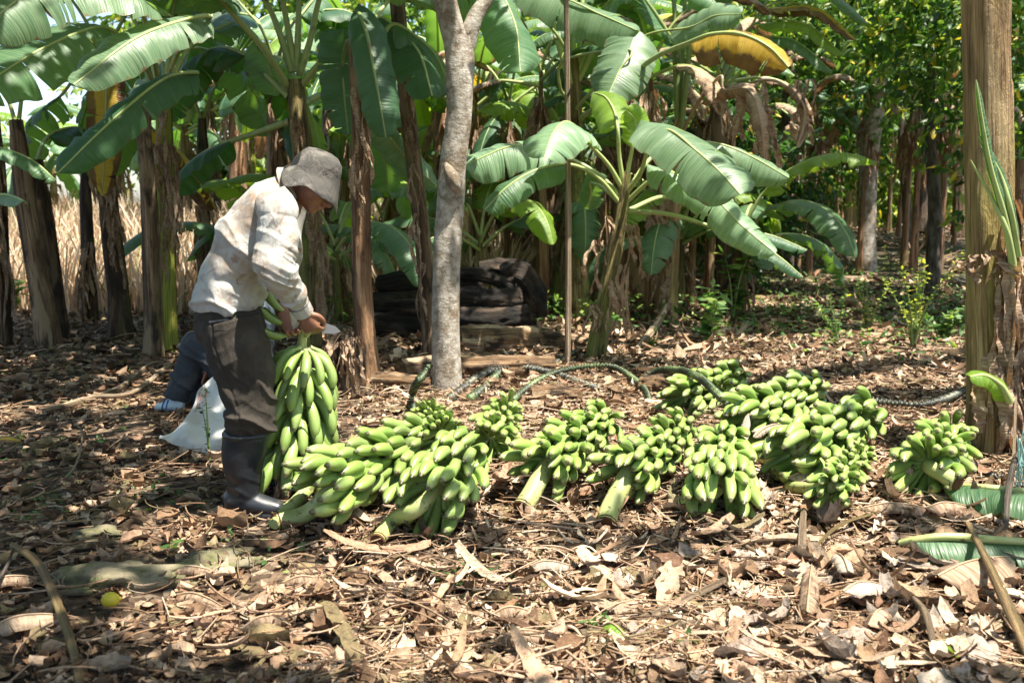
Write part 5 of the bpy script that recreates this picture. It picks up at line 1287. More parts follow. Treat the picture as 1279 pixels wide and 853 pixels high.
def ball(mb, c, r, sc_=(1, 1, 1), rot=None):
    u = np.linspace(0, np.pi, 14); v = np.linspace(0, 2 * np.pi, 20, endpoint=False)
    P = np.stack([np.sin(u)[:, None] * np.cos(v), np.sin(u)[:, None] * np.sin(v), np.cos(u)[:, None] * np.ones(20)], -1) * r * np.array(sc_)
    if rot is not None: P = P @ np.array(rot.to_3x3() if hasattr(rot, 'to_3x3') else rot).T
    mb.grid(P + np.array(c), close=True)
def fuse(mb, voxel, smooth=6, name='x', mats=None):
    """one continuous skin over all the pieces"""
    me = mb.mesh('tmp', mats)
    ob = bpy.data.objects.new('tmp', me); COL.objects.link(ob)
    r = ob.modifiers.new('r', 'REMESH'); r.mode = 'VOXEL'; r.voxel_size = voxel
    s = ob.modifiers.new('s', 'SMOOTH'); s.iterations = smooth; s.factor = .5
    dg = bpy.context.evaluated_depsgraph_get(); ev = ob.evaluated_get(dg)
    m2 = bpy.data.meshes.new_from_object(ev); m2.name = name
    bpy.data.objects.remove(ob)
    m2.materials.clear(); m2.materials.append(mats)
    m2.polygons.foreach_set('use_smooth', [True] * len(m2.polygons))
    return m2
def displace(me, fn):
    n = len(me.vertices); co = np.zeros(n * 3); me.vertices.foreach_get('co', co); co = co.reshape(-1, 3)
    no = np.zeros(n * 3); me.vertices.foreach_get('normal', no); no = no.reshape(-1, 3)
    co = fn(co, no); me.vertices.foreach_set('co', co.ravel()); me.update()
def segdist(P, a, b):
    a = np.array(a); b = np.array(b); d = b - a; t = np.clip(((P - a) @ d) / (d @ d), 0, 1)
    return np.linalg.norm(P - a - t[:, None] * d, axis=1), t
def folds(P, origin, direction, freq, seed, sharp=2.0, warp=.04):
    """irregular creases running across 'direction'"""
    d = unit(np.array(direction, float)); q = P - np.array(origin)
    e = unit(np.cross(d, [0, 1, .01])); y = q @ unit(np.cross(d, e))
    a = q @ d; c = q @ e
    a = a + .035 * (fbm(c * 7 + seed, y * 7 + a * 4 + seed, 2) - .5) * (1 + 6 * warp)
    r1 = 1 - np.abs(2 * vnoise(a * freq * .95 + seed * 3.1, c * freq * .17 + y * freq * .12 + seed) - 1)
    r2 = 1 - np.abs(2 * vnoise(a * freq * 2.1 + seed * 5.7, c * freq * .4 + y * freq * .3 + seed) - 1)
    return (r1 ** 3 - .25) * 2.0 + (r2 ** 2 - .35) * .8
Yh = Vector((0, 1, 0)); Xh = Vector((1, 0, 0)); Zh = Vector((0, 0, 1))
def make_man():
    Yf = gpt(300, 645).y
    Ym = Yf + .08
    foot = gpt(300, 645)
    t = thing('person', 'man in a dirty white shirt, sun hat and rubber boots bending over a banana bunch', 'person', foot)
    S = lambda px, py, dy=0.0: at(px, py, Ym + dy)
    hipR, kneeR, ankR = S(284, 408, -.05), S(316, 500, -.07), S(300, 622, -.08)
    hipL, kneeL, ankL = S(286, 408, .13), S(318, 492, .20), S(316, 590, .30)
    pel, waist, chest, neckb, neckt = S(282, 398, .04), S(292, 362, .04), S(322, 296, .05), S(356, 238, .05), S(378, 230, .04)
    hc = S(391, 228, .02)
    shR, elR, wrR = S(347, 262, -.15), S(344, 334, -.20), S(378, 388, -.06)
    shL, elL, wrL = S(356, 258, .24), S(352, 335, .26), S(352, 388, .12)
    # --- body: one skin from the feet to the crown of the head
    b = MB()
    loft(b, [(pel - Zh * .05, .10, .15, Xh), (waist, .095, .14, Xh), (chest, .11, .16, Xh), (neckb - (neckb - chest) * .15, .09, .15, Xh), (neckb, .06, .08, Xh)])
    loft(b, [(neckb - (neckt - neckb) * .5, .065, .06, Zh), (neckt, .055, .052, Zh), (hc, .06, .058, Zh)])
    for h_, k_, a_ in ((hipR, kneeR, ankR), (hipL, kneeL, ankL)):
        tube(b, [h_, h_.lerp(k_, .5), k_, k_.lerp(a_, .35), a_], [.078, .068, .05, .05, .033], 16, 24)
        tube(b, [a_ + Vector((-.02, 0, -.03)), a_ + Vector((.08, 0, -.045)), a_ + Vector((.17, 0, -.055))], [.032, .032, .022], 12, 12)
    for s_, e_, w_ in ((shR, elR, wrR), (shL, elL, wrL)):
        tube(b, [s_, s_.lerp(e_, .5), e_, e_.lerp(w_, .35), w_], [.05, .042, .036, .036, .025], 14, 24)
    tube(b, [shR, neckb + Vector((-.02, .0, -.03)), shL], [.045, .06, .045], 12, 14)
    # head, looking down to the right: local frame f (face), u (crown)
    f = Vector((.72, -.12, -.62)).normalized(); u_ = (Vector((.50, 0, .86)) - f * Vector((.50, 0, .86)).dot(f)).normalized(); l_ = u_.cross(f)
    Hm = Matrix((f, l_, u_)).transposed()
    H = lambda a, c, d: hc + f * a + l_ * c + u_ * d
    ball(b, H(-.012, 0, .035), .093, (1.02, .80, .95), Hm)
    ball(b, H(.022, 0, -.02), .072, (.92, .82, 1.10), Hm)
    ball(b, H(.055, 0, -.078), .030, (1.0, 1.1, .8), Hm)
    ball(b, H(.075, 0, .030), .030, (.6, 1.9, .5), Hm)
    tube(b, [H(.083, 0, .020), H(.100, 0, -.005), H(.108, 0, -.022), H(.088, 0, -.032)], [.009, .012, .015, .010], 10, 12)
    for s_ in (-1, 1):
        ball(b, H(.058, .040 * s_, -.020), .024, (1, .8, .8), Hm)      # cheek
        ball(b, H(-.005, .077 * s_, -.005), .026, (.6, .30, 1.15), Hm)   # ear
        ball(b, H(-.014, .083 * s_, .004), .016, (.5, .4, 1.1), Hm)
    tube(b, [H(.082, -.022, -.050), H(.093, 0, -.048), H(.082, .022, -.050)], [.005, .008, .005], 8, 8)
    tube(b, [H(.080, -.020, -.060), H(.090, 0, -.059), H(.080, .020, -.060)], [.005, .008, .005], 8, 8)
    # hands: palm, four fingers and thumb each
    def hand(wr, dirv, palmn, side, curl, grip=None):
        d = dirv.normalized(); n_ = (palmn - d * palmn.dot(d)).normalized(); s_ = d.cross(n_) * side   # s_ points to the thumb
        loft(b, [(wr, .026, .019, s_), (wr + d * .03, .034, .017, s_), (wr + d * .065, .040, .016, s_), (wr + d * .088, .037, .014, s_)], 16)
        for i, (ln, off) in enumerate(((.068, .028), (.076, .010), (.071, -.009), (.056, -.027))):
            p = wr + d * (.083 - .004 * abs(i - 1.2)) + s_ * off; dd = d.copy(); pts = [p - d * .02]
            pts.append(p.copy()); ang = 0
            for q, fr in enumerate((.42, .32, .26)):
                ang += curl * (.55, .95, .75)[q]
                dd = (d * math.cos(ang) + n_ * math.sin(ang) - s_ * .05 * (i - 1.5)).normalized()
                p = p + dd * ln * fr; pts.append(p.copy())
            tube(b, pts, [.0095, .0095, .0088, .0080, .0066], 10, 20)
        p0 = wr + d * .025 + s_ * .026
        tube(b, [p0, p0 + s_ * .022 + d * .022 + n_ * .010, p0 + s_ * .020 + d * .047 + n_ * .026, p0 + s_ * .008 + d * .066 + n_ * .036], [.013, .0115, .0098, .0075], 10, 16)
    hd = Vector((.35, .1, -.80)); hand(wrR, hd, Vector((.3, .95, .1)), 1, 1.5)
    hd2 = Vector((.45, -.05, -.75)); hand(wrL, hd2, Vector((.3, -.9, 0)), -1, 1.0)
    link('body', fuse(b, .0042, 3, 'body', M['skin']), t)
    # eyes under the brim
    for s_ in (-1, 1):
        e = MB(); ball(e, H(.078, .031 * s_, .004), .0125); e.build('eye', M['eyewhite'], t)
        e = MB(); tube(e, [H(.080, .018 * s_, .021), H(.088, .031 * s_, .024), H(.076, .048 * s_, .019)], [.003, .0045, .002], 6, 8); e.build('eyebrow', M['hair'], t)
    e = MB(); ball(e, H(-.025, 0, .035), .097, (.95, .83, .93), Hm); 
    tube(e, [H(-.085, -.05, -.02), H(-.10, 0, -.03), H(-.085, .05, -.02)], [.02, .028, .02], 10, 10)
    link('hair', fuse(e, .008, 2, 'hair', M['hair']), t)
    # --- shirt
    s = MB()
    hem = S(287, 384, .04)
    ax_ = (chest - waist).normalized()
    loft(s, [(hem + Vector((.0, 0, -.005)), .126, .19, Xh), (S(287, 372, .04), .135, .195, Xh), (S(294, 350, .04), .126, .185, Xh), (S(305, 325, .045), .124, .185, Xh), (S(320, 290, .05), .126, .195, Xh), (S(336, 258, .05), .106, .195, Xh), (S(347, 243, .05), .085, .16, Xh), (S(361, 231, .05), .062, .085, Xh)], 32)
    tube(s, [shR + Vector((-.02, .08, .02)), shR, shR.lerp(elR, .35), shR.lerp(elR, .75), elR + Vector((.0, 0, -.01)), elR.lerp(wrR, .45), elR.lerp(wrR, .85), wrR + (wrR - elR).normalized() * -.0], [.074, .080, .072, .066, .066, .056, .043, .038], 20, 40)
    tube(s, [shL + Vector((-.02, -.08, .02)), shL, shL.lerp(elL, .35), shL.lerp(elL, .75), elL, elL.lerp(wrL, .4), elL.lerp(wrL, .62)], [.074, .078, .070, .064, .062, .052, .046], 20, 40)
    sm = fuse(s, .0045, 9, 'shirt', M['shirt'])
    def fs(P, N_):
        dR, tR = segdist(P, shR, elR); dF, tF = segdist(P, elR, wrR); dT, tT = segdist(P, hem, chest)
        d = .010 * (fbm(P[:, 0] * 6 + 5, P[:, 2] * 6 + P[:, 1] * 3, 3) - .5) * 2
        k1 = np.exp(-(np.linalg.norm(P - np.array(elR), axis=1) / .11) ** 2)
        d = d + .013 * k1 * folds(P, elR, (.45, .2, .85), 24, 3)
        k2 = np.exp(-(dF / .08) ** 2) * np.clip(tF * 1.4, 0, 1)
        d = d + .008 * k2 * folds(P, wrR, wrR - elR, 30, 8)
        k3 = np.exp(-(dR / .11) ** 2) * (1 - k1)
        d = d + .012 * k3 * folds(P, shR, (.8, .1, -.35), 15, 5, 1.5, .07)
        # long diagonal drape from shoulder to hem, blousing over the belt
        body = np.clip((dR - .05) / .08, 0, 1) * np.clip((dF - .05) / .06, 0, 1)
        d = d + .013 * body * folds(P, hem, (.85, .3, .40), 9, 7, 1.6, .10)
        d = d + .008 * body * folds(P, hem, (.35, .3, .85), 14, 11, 1.6, .12) * np.clip((S(300, 320).z - P[:, 2]) / .15, 0, 1)
        d = d - .006 * np.exp(-((tR - .16) / .035) ** 2) * np.exp(-(dR / .10) ** 2)   # armhole seam
        kw = np.exp(-((P[:, 2] - S(300, 348).z) / .018) ** 2) * body
        d = d - .010 * kw
        return P + N_ * d[:, None]
    displace(sm, fs); so_ = link('shirt', sm, t)
    # collar and cuffs
    c = MB()
    cc = S(364, 232, .05); nd = (neckt - neckb).normalized(); sd = Yh; bk = nd.cross(sd)
    th = np.linspace(0, 2 * np.pi, 30, endpoint=False)
    P = np.stack([np.array(cc - nd * .03)[None] + np.outer(np.cos(th), np.array(bk)) * .070 + np.outer(np.sin(th), np.array(sd)) * .080,
                  np.array(cc + nd * .012)[None] + np.outer(np.cos(th), np.array(bk)) * .064 + np.outer(np.sin(th), np.array(sd)) * .068,
                  np.array(cc + nd * .016)[None] + np.outer(np.cos(th), np.array(bk)) * .070 + np.outer(np.sin(th), np.array(sd)) * .074,
                  np.array(cc - nd * .025)[None] + np.outer(np.cos(th), np.array(bk)) * .084 + np.outer(np.sin(th), np.array(sd)) * .094], 0)
    c.grid(P, close=True); c.build('collar', M['shirt'], so_)
    c = MB(); dw = (wrR - elR).normalized(); tube(c, [wrR - dw * .035, wrR + dw * .012], [.043, .040], 20, 6, cap=False); c.build('cuff', M['shirt'], so_)
    # --- trousers, tucked into the boots, blousing at the boot tops
    p = MB()
    loft(p, [(S(286, 377, .04), .115, .175, Xh), (S(286, 392, .04), .126, .180, Xh), (S(288, 412, .04), .128, .182, Xh), (S(290, 428, .04), .10, .16, Xh)], 28)
    topR = S(308, 538, -.08)
    tube(p, [S(287, 400, -.055), S(296, 435, -.06), S(307, 470, -.07), S(315, 503, -.08), S(315, 518, -.08), S(312, 528, -.08), topR + Vector((0, 0, -.02))], [.116, .116, .104, .092, .097, .098, .080], 22, 40, cap=True, ref=(0, 1, 0), ellipse=1.0)
    topL = S(318, 500, .26)
    tube(p, [S(286, 400, .13), S(300, 445, .17), S(318, 488, .22), S(320, 515, .26), S(318, 535, .29)], [.120, .112, .095, .10, .075], 22, 36, ref=(0, 1, 0))
    pm = fuse(p, .0045, 9, 'trousers', M['trousers'])
    kR = S(316, 505, -.08); bt = S(312, 532, -.08); sb = S(288, 425, -.05)
    def fp(P, N_):
        d = .008 * (fbm(P[:, 0] * 7 + 5, P[:, 2] * 5 + 2, 3) - .5) * 2
        k = np.exp(-(np.abs(P[:, 2] - bt.z) / .07) ** 2)
        d = d + .014 * k * folds(P, bt, (.35, .2, .9), 17, 2, 1.7, .10)
        k = np.exp(-(np.abs(P[:, 2] - kR.z - .05) / .12) ** 2)
        d = d + .009 * k * folds(P, kR, (.75, .2, .60), 12, 6, 1.6, .12)
        k = np.exp(-(np.abs(P[:, 2] - sb.z) / .14) ** 2)
        d = d + .009 * k * folds(P, sb, (-.6, .2, .75), 10, 12, 1.6, .12)
        return P + N_ * d[:, None]
    def seam(P, N_):
        k = np.exp(-(np.abs(P[:, 0] - (np.interp(P[:, 2], [bt.z, kR.z, sb.z], [S(316, 532).x, S(312, 505).x, S(281, 425).x]))) / .004) ** 2) * (P[:, 1] < Ym)
        return P - N_ * (.004 * k)[:, None]
    displace(pm, fp); displace(pm, seam); po = link('trousers', pm, t)
    w = MB(); q0 = S(262, 403, -.17); w.grid(np.array([[list(q0 + Vector((.075 * i / 5, -.010 + .004 * math.sin(i), .007 * j + .002 * i)))for j in range(2)] for i in range(6)])); w.build('pocket_welt', M['denim'], po)
    # --- rubber boots
    def boot(top, ank, heel, toe, yr, rt):
        bb = MB()
        h0 = Vector((heel.x, yr, heel.z)); t0 = Vector((toe.x, yr, toe.z))
        gzz = heel.z
        L_ = t0.x - h0.x
        loft(bb, [(top, rt, rt * .95, Xh), (top.lerp(ank, .4) + Vector((-.006, 0, 0)), rt * .93, rt * .86, Xh), (top.lerp(ank, .75), rt * .74, rt * .68, Xh), (ank, .062, .052, Xh), (Vector((h0.x + .062, yr, gzz + .055)), .062, .048, Xh)], 28)
        loft(bb, [(Vector((h0.x + .018, yr, gzz + .045)), .030, .030, Zh), (Vector((h0.x + .05, yr, gzz + .052)), .048, .042, Zh), (Vector((h0.x + L_ * .42, yr, gzz + .055)), .050, .045, Zh), (Vector((h0.x + L_ * .68, yr, gzz + .042)), .040, .048, Zh), (Vector((h0.x + L_ * .9, yr, gzz + .035)), .030, .042, Zh), (Vector((t0.x - .006, yr, gzz + .030)), .014, .022, Zh)], 20)
        bm_ = fuse(bb, .006, 8, 'boot', M['rubber'])
        a0_ = Vector((ank.x, yr, ank.z))
        def fb(P, N_):
            k = np.exp(-(np.abs(P[:, 2] - a0_.z - .03) / .06) ** 2)
            d = .006 * k * folds(P, a0_, (.55, 0, .8), 17, 4, 1.4, .08) + .003 * (fbm(P[:, 0] * 8, P[:, 2] * 8, 2) - .5)
            Q = P + N_ * d[:, None]; Q[:, 2] = np.maximum(Q[:, 2], gzz + .012); return Q
        displace(bm_, fb); o = link('boot', bm_, t)
        so2 = MB(); n = 26
        th = np.linspace(0, 2 * np.pi, n, endpoint=False); cx = (h0.x + t0.x) / 2; 
        ex = np.sign(np.cos(th)) * np.abs(np.cos(th)) ** .75 * (L_ / 2 + .003); ey = np.sin(th) * .048 * (1 - .12 * np.cos(th * 1)) * (1 - .18 * np.exp(-((np.cos(th) + .25) / .3) ** 2))
        rings = [np.stack([cx + ex * k_, yr + ey * k_, np.full(n, z_)], 1) for k_, z_ in ((.97, gzz + .0), (1.02, gzz + .004), (1.02, gzz + .020), (.96, gzz + .024))]
        so2.grid(np.array(rings), close=True); so2.add(rings[0], [tuple(range(n))[::-1]]); so2.add(rings[-1], [tuple(range(n))]); so2.build('sole', M['rubber'], o)
        rm = MB(); tl = top; tube(rm, [tl + Vector((0, 0, -.014)), tl + Vector((0, 0, -.004)), tl + Vector((0, 0, .004))], [rt * 1.0, rt * 1.05, rt * 1.02], 30, 8, cap=False); rm.build('rim', M['rubber'], o)
    g0 = gpt(300, 645).z
    boot(S(308, 540, -.08), S(303, 615, -.08), Vector((S(277, 640, -.08).x, 0, g0)), Vector((S(358, 640, -.08).x, 0, g0)), Ym - .08, .092)
    gl = gpt(330, 606); Yl = Ym + .30
    gzl = float(gz(at(320, 600, Yl).x, Yl))
    boot(at(317, 525, Yl), at(314, 585, Yl), Vector((at(292, 600, Yl).x, 0, gzl)), Vector((at(352, 600, Yl).x, 0, gzl)), Yl, .088)
    # --- bucket hat
    hu = (Vector((.38, -.05, .92))).normalized(); hf = (Vector((1, -.08, 0)) - hu * Vector((1, -.08, 0)).dot(hu)).normalized(); hl = hu.cross(hf)
    cb = H(-.012, 0, .040) - hu * .005
    th = np.linspace(0, 2 * np.pi, 48, endpoint=False); c_, s_ = np.cos(th), np.sin(th)
    rows = []
    def ring(h_, a, bb_, wob=0, drop=0):
        droop = drop * (.50 + .55 * c_ * c_ + .22 * c_) + wob * np.sin(3 * th + 1) + wob * .6 * np.sin(5 * th)
        return np.array(cb)[None] + np.outer(c_ * a, np.array(hf)) + np.outer(s_ * bb_, np.array(hl)) + np.outer(h_ - droop, np.array(hu))
    prof = [(.092, .002, .002), (.090, .036, .031), (.082, .064, .056), (.064, .082, .074), (.036, .089, .085), (.008, .092, .090), (0, .095, .093)]
    for h_, a, bb_ in prof: rows.append(ring(h_, a, bb_, .002))
    for k_ in range(1, 7): rows.append(ring(-.002 * k_, .093 + .0058 * k_, .091 + .0078 * k_, .0034 * k_, .0082 * k_ * (1 + .08 * k_)))
    for k_ in range(6, 0, -1): rows.append(ring(-.002 * k_ - .004, .092 + .0058 * k_, .090 + .0078 * k_, .0034 * k_, .0082 * k_ * (1 + .08 * k_)))
    hm = MB(); hm.grid(np.array(rows), close=True)
    me = hm.mesh('hat', M['hat']); displace(me, lambda P, N_: P + N_ * (.0035 * (fbm(P[:, 0] * 22 + P[:, 1] * 9, P[:, 2] * 22, 3) - .5))[:, None] * 2)
    link('hat', me, t)
    # --- knife held in the right hand: its own thing
    hp = wrR + Vector((.35, .1, -.80)).normalized() * .075 + Vector((.0, .03, 0))
    kt = thing('knife', 'short broad knife blade held in the right hand of the bending man', 'knife', hp)
    kb = MB(); tube(kb, [hp + Vector((-.06, .02, .03)), hp + Vector((.035, -.005, -.003))], [.011, .012], 10, 8, ellipse=.7); kb.build('handle', M['handlewood'], kt)
    bd = Vector((.96, -.12, -.15)).normalized(); bu = Vector((.12, 0, 1)); bu = (bu - bd * bu.dot(bd)).normalized(); bn = bd.cross(bu)
    o0 = hp + Vector((.03, -.005, 0))
    outl = [(0, -.016), (.02, -.022), (.06, -.018), (.085, -.004), (.06, .013), (.02, .018), (0, .014)]
    v = [o0 + bd * a + bu * c2 + bn * e for e in (-.0012, .0012) for a, c2 in outl]; n = len(outl)
    fcs = [tuple(range(n))[::-1], tuple(range(n, 2 * n))] + [(i, (i + 1) % n, n + (i + 1) % n, n + i) for i in range(n)]
    kb = MB(); kb.add([list(x) for x in v], fcs); kb.build('blade', M['steel'], kt, smooth=False)
    return t
make_man()
# --- second person, squatting behind the man, almost hidden
def make_squatter():
    Yq = gpt(212, 515).y
    g0 = gpt(212, 515)
    t = thing('person', 'person in dark clothes squatting behind the man, only knee and shoe showing', 'person', g0)
    S = lambda px, py, dy=0.0: at(px, py, Yq + dy)
    zt = g0.z
    k1, a1, h1 = S(246, 428), S(219, 497), S(300, 474)
    k2, a2, h2 = S(268, 440, .25), S(243, 500, .22), S(302, 474, .22)
    ch, nb, hd = S(312, 395, .1), S(306, 350, .1), S(302, 322, .1)
    b = MB()
    for k_, a_, h_ in ((k1, a1, h1), (k2, a2, h2)):
        tube(b, [h_, h_.lerp(k_, .6), k_, k_.lerp(a_, .4), a_], [.08, .07, .055, .05, .035], 14, 26)
        tube(b, [a_ + Vector((.02, 0, -.02)), a_ + Vector((-.09, 0, -.035))], [.035, .03], 10, 8)
    loft(b, [(S(304, 480, .1), .12, .16, Xh), (ch, .11, .17, Xh), (nb, .07, .12, Xh), (hd - Zh * .1, .05, .05, Xh)])
    ball(b, hd, .095, (1, .82, 1.15)); ball(b, hd + Vector((-.095, 0, -.02)), .015)
    for sy in (-1, 1):
        ball(b, hd + Vector((0, .078 * sy, 0)), .022, (.6, .3, 1.1))
        sh = nb + Vector((.0, .17 * sy, -.05)); el = S(278, 415, .1 + .2 * sy); wr = S(262, 455, .1 + .12 * sy)
        tube(b, [sh, el, wr], [.05, .04, .026], 12, 20)
        d = Vector((-.35, 0, -.93)); loft(b, [(wr, .02, .024, Xh), (wr + d * .05, .016, .038, Xh), (wr + d * .085, .014, .036, Xh)], 12)
        for i in range(4): tube(b, [wr + d * .075 + Yh * (.012 * (i * 2 - 3) * .8), wr + d * .115 + Yh * (.012 * (i * 2 - 3) * .85), wr + d * (.145 - .004 * abs(i - 1)) + Vector((.018, 0, 0)) + Yh * (.012 * (i * 2 - 3) * .85)], [.009, .0085, .007], 8, 10)
        tube(b, [wr + d * .03 + Yh * .03 * -sy, wr + d * .06 + Yh * .05 * -sy, wr + d * .09 + Yh * .052 * -sy], [.011, .010, .008], 8, 8)
    link('body', fuse(b, .0055, 4, 'body', M['skin']), t)
    p = MB()
    tube(p, [h1, h1.lerp(k1, .5) , k1 + Vector((.01, 0, -.01)), k1.lerp(a1, .5) + Vector((.01, 0, 0)), a1 + Vector((.006, 0, .0))], [.12, .105, .085, .082, .070], 18, 36)
    tube(p, [h2, h2.lerp(k2, .5) + Vector((0, 0, -.01)), k2, k2.lerp(a2, .5), a2], [.12, .105, .085, .078, .065], 18, 36)
    loft(p, [(S(304, 486, .1), .13, .18, Xh), (S(306, 450, .1), .12, .18, Xh)])
    pm = fuse(p, .008, 4, 'trousers', M['denim'])
    displace(pm, lambda P, N_: P + N_ * (.010 * folds(P, k1, (.5, .1, .8), 11, 3, 1.5, .1) + .008 * (fbm(P[:, 0] * 8, P[:, 2] * 8, 3) - .5))[:, None])
    link('trousers', pm, t)
    s = MB(); loft(s, [(S(306, 455, .1), .14, .19, Xh), (ch, .135, .20, Xh), (nb + Vector((0, 0, .0)), .085, .15, Xh)])
    for sy in (-1, 1):
        sh = nb + Vector((.0, .17 * sy, -.05)); el = S(278, 415, .1 + .2 * sy); wr = S(262, 455, .1 + .12 * sy); tube(s, [sh, el, wr], [.075, .062, .045], 14, 24)
    sm = fuse(s, .009, 4, 'shirt', M['greycloth']); displace(sm, lambda P, N_: P + N_ * (.012 * folds(P, ch, (.5, .1, .8), 10, 3, 1.5, .1))[:, None]); link('shirt', sm, t)
    h = MB(); ball(h, hd + Vector((.012, 0, .012)), .099, (1, .85, 1.1)); link('hair', h.mesh('hair', M['hair']), t)
    for a_ in (a1, a2):
        gz_ = float(gz(a_.x, a_.y)); b = MB()
        loft(b, [(Vector((a_.x + .05, a_.y, gz_ + .045)), .030, .032, Zh), (Vector((a_.x, a_.y, gz_ + .055)), .048, .042, Zh), (Vector((a_.x - .06, a_.y, gz_ + .045)), .038, .045, Zh), (Vector((a_.x - .12, a_.y, gz_ + .030)), .020, .03, Zh)], 18)
        o = link('shoe', fuse(b, .006, 4, 'shoe', M['shoe']), t)
        st = MB()
        for dx in (-.045, -.07): tube(st, [Vector((a_.x + dx, a_.y - .046, gz_ + .03)), Vector((a_.x + dx + .012, a_.y - .030, gz_ + .080)), Vector((a_.x + dx + .015, a_.y + .03, gz_ + .080))], [.004, .005, .004], 6, 10)
        st.build('stripe', M['shoeblue'], o)
make_squatter()
# --- white woven sack on the ground
def sack():
    Ys = gpt(262, 566).y
    pts = [[(199, 548), (214, 553), (240, 563), (262, 570), (285, 560), (300, 548)],
           [(204, 543), (222, 540), (244, 545), (264, 548), (290, 542), (306, 532)],
           [(222, 537), (232, 524), (248, 520), (266, 518), (290, 518), (308, 512)],
           [(236, 526), (240, 508), (253, 500), (268, 497), (290, 500), (308, 498)],
           [(243, 512), (246, 494), (258, 484), (272, 480), (290, 485), (306, 484)],
           [(246, 500), (251, 483), (262, 474), (274, 470), (290, 474), (304, 474)]]
    dep = [0, .04, .22, .34, .42, .46]
    rows = []
    for r_, d in zip(pts, dep):
        row = []
        for i, (a, c) in enumerate(r_):
            q = at(a, c, Ys + d + .03 * math.sin(i * 2.1 + d * 9)); q.z = max(q.z, float(gz(q.x, q.y)) + .012); row.append(list(q))
        rows.append(spline(row, 34))
    rows = np.array(rows); G_ = np.array([spline(rows[:, j], 34) for j in range(34)])
    N_ = np.array([0, -.5, .8])
    i_, j_ = np.meshgrid(np.arange(34), np.arange(34), indexing='ij')
    G_ = G_ + N_ * (.022 * (fbm(i_ * .22, j_ * .16, 3) - .5))[..., None] + N_ * (.012 * np.sin(i_ * .5 + j_ * .35 + 2 * fbm(i_ * .1, j_ * .1, 2)))[..., None]
    B_ = G_ + np.array([0.0, .035, -.012]) * np.sin(np.linspace(0, np.pi, 34))[:, None, None] + np.array([0, .004, -.002])
    t = thing('sack', 'empty white woven sack lying behind the boots of the man', 'sack', gpt(240, 560))
    mb = MB(); mb.grid(G_); mb.grid(B_, flip=True)
    mb.build('cloth', M['sack'], t)
    # faint red print, broken block letters running down the cloth
    pr = MB()
    def cell(i, j, a, b_):
        u0, v0 = i, j
        idx = lambda u, v: G_[min(33, max(0, int(round(u)))), min(33, max(0, int(round(v))))]
        q = np.array([[idx(u0, v0), idx(u0, v0 + b_)], [idx(u0 + a, v0), idx(u0 + a, v0 + b_)]]) + np.array([0, -.004, .0035]); pr.grid(q)
    for (i, j, a, b_) in [(10, 16, 1, 4), (10, 18, 1, 1), (10, 20, 1, 4), (12, 16, 1, 2), (12, 19, 1, 3), (14, 17, 1, 1), (14, 20, 1, 4), (10, 25, 1, 3), (12, 25, 1, 1)]: cell(i, j, a, b_)
    pr.build('print', M['sackprint'], t)
sack()
# ------------------------------------------------------------------ pole, log pile, fallen stems, stump
b = gpt(709, 458); Y = b.y
t = thing('pole', 'thin straight bare pole standing beside the young banana plant', 'pole', b)
mb = MB(); tube(mb, [b + Vector((0, 0, -.08)), at(710, 300, Y), at(709, 150, Y), at(707, -10, Y), at(704, -160, Y)], [.025, .023, .021, .019, .016], 12, 50, ridge=lambda u, th: 1 + .06 * np.sin(2 * th + 37 * u) + .05 * np.sin(u * 130) ** 8); mb.build('shaft', M['straw'], t)
mb = MB(); tube(mb, [at(709, 120, Y), at(711, 116, Y - .05), at(714, 108, Y - .08)], [.012, .009, .004], 8, 8); mb.build('knot', M['bark_dark'], t)
def log(label, pts, r, m_='rot', seed=0, group=None, name='log', cat='log'):
    t = thing(name, label, cat, Vector(pts[0]), group=group)
    rs = random.Random(seed); ph = rs.random() * 6
    n = len(pts)
    mb = MB(); tube(mb, pts, r, 44, 90, cap=False, ridge=lambda u, th: 1 + .05 * np.sin(2 * th + 4 * u + ph) + .05 * np.sin(9 * th + 3 * u) + .5 * (fbm(np.cos(th) * 2.2 + 9 + ph + 0 * u, np.sin(th) * 2.2 + 9 + u * 5, 4) - .5) + .22 * (fbm(np.cos(th) * 9 + 30 + 0 * u, np.sin(th) * 9 + 30 + u * 9, 3) - .5))
    mb.build('bark', M[m_], t)
    for a, c, rr in ((0, 1, r[0] if np.ndim(r) else r), (-1, -2, r[-1] if np.ndim(r) else r)):
        d = (Vector(pts[a]) - Vector(pts[c])).normalized(); P0 = Vector(pts[a])
        mb = MB(); tube(mb, [P0 - d * .02, P0 + d * .004, P0 - d * .004 + d * .002, P0 - d * .03], [rr * .98, rr * .93, rr * .6, rr * .1], 18, 8, cap=True); mb.build('cut_end', M['rot' if m_ == 'rot' else 'stem_rust'], t)
    return t
gp = 'dark rotting logs of the pile'
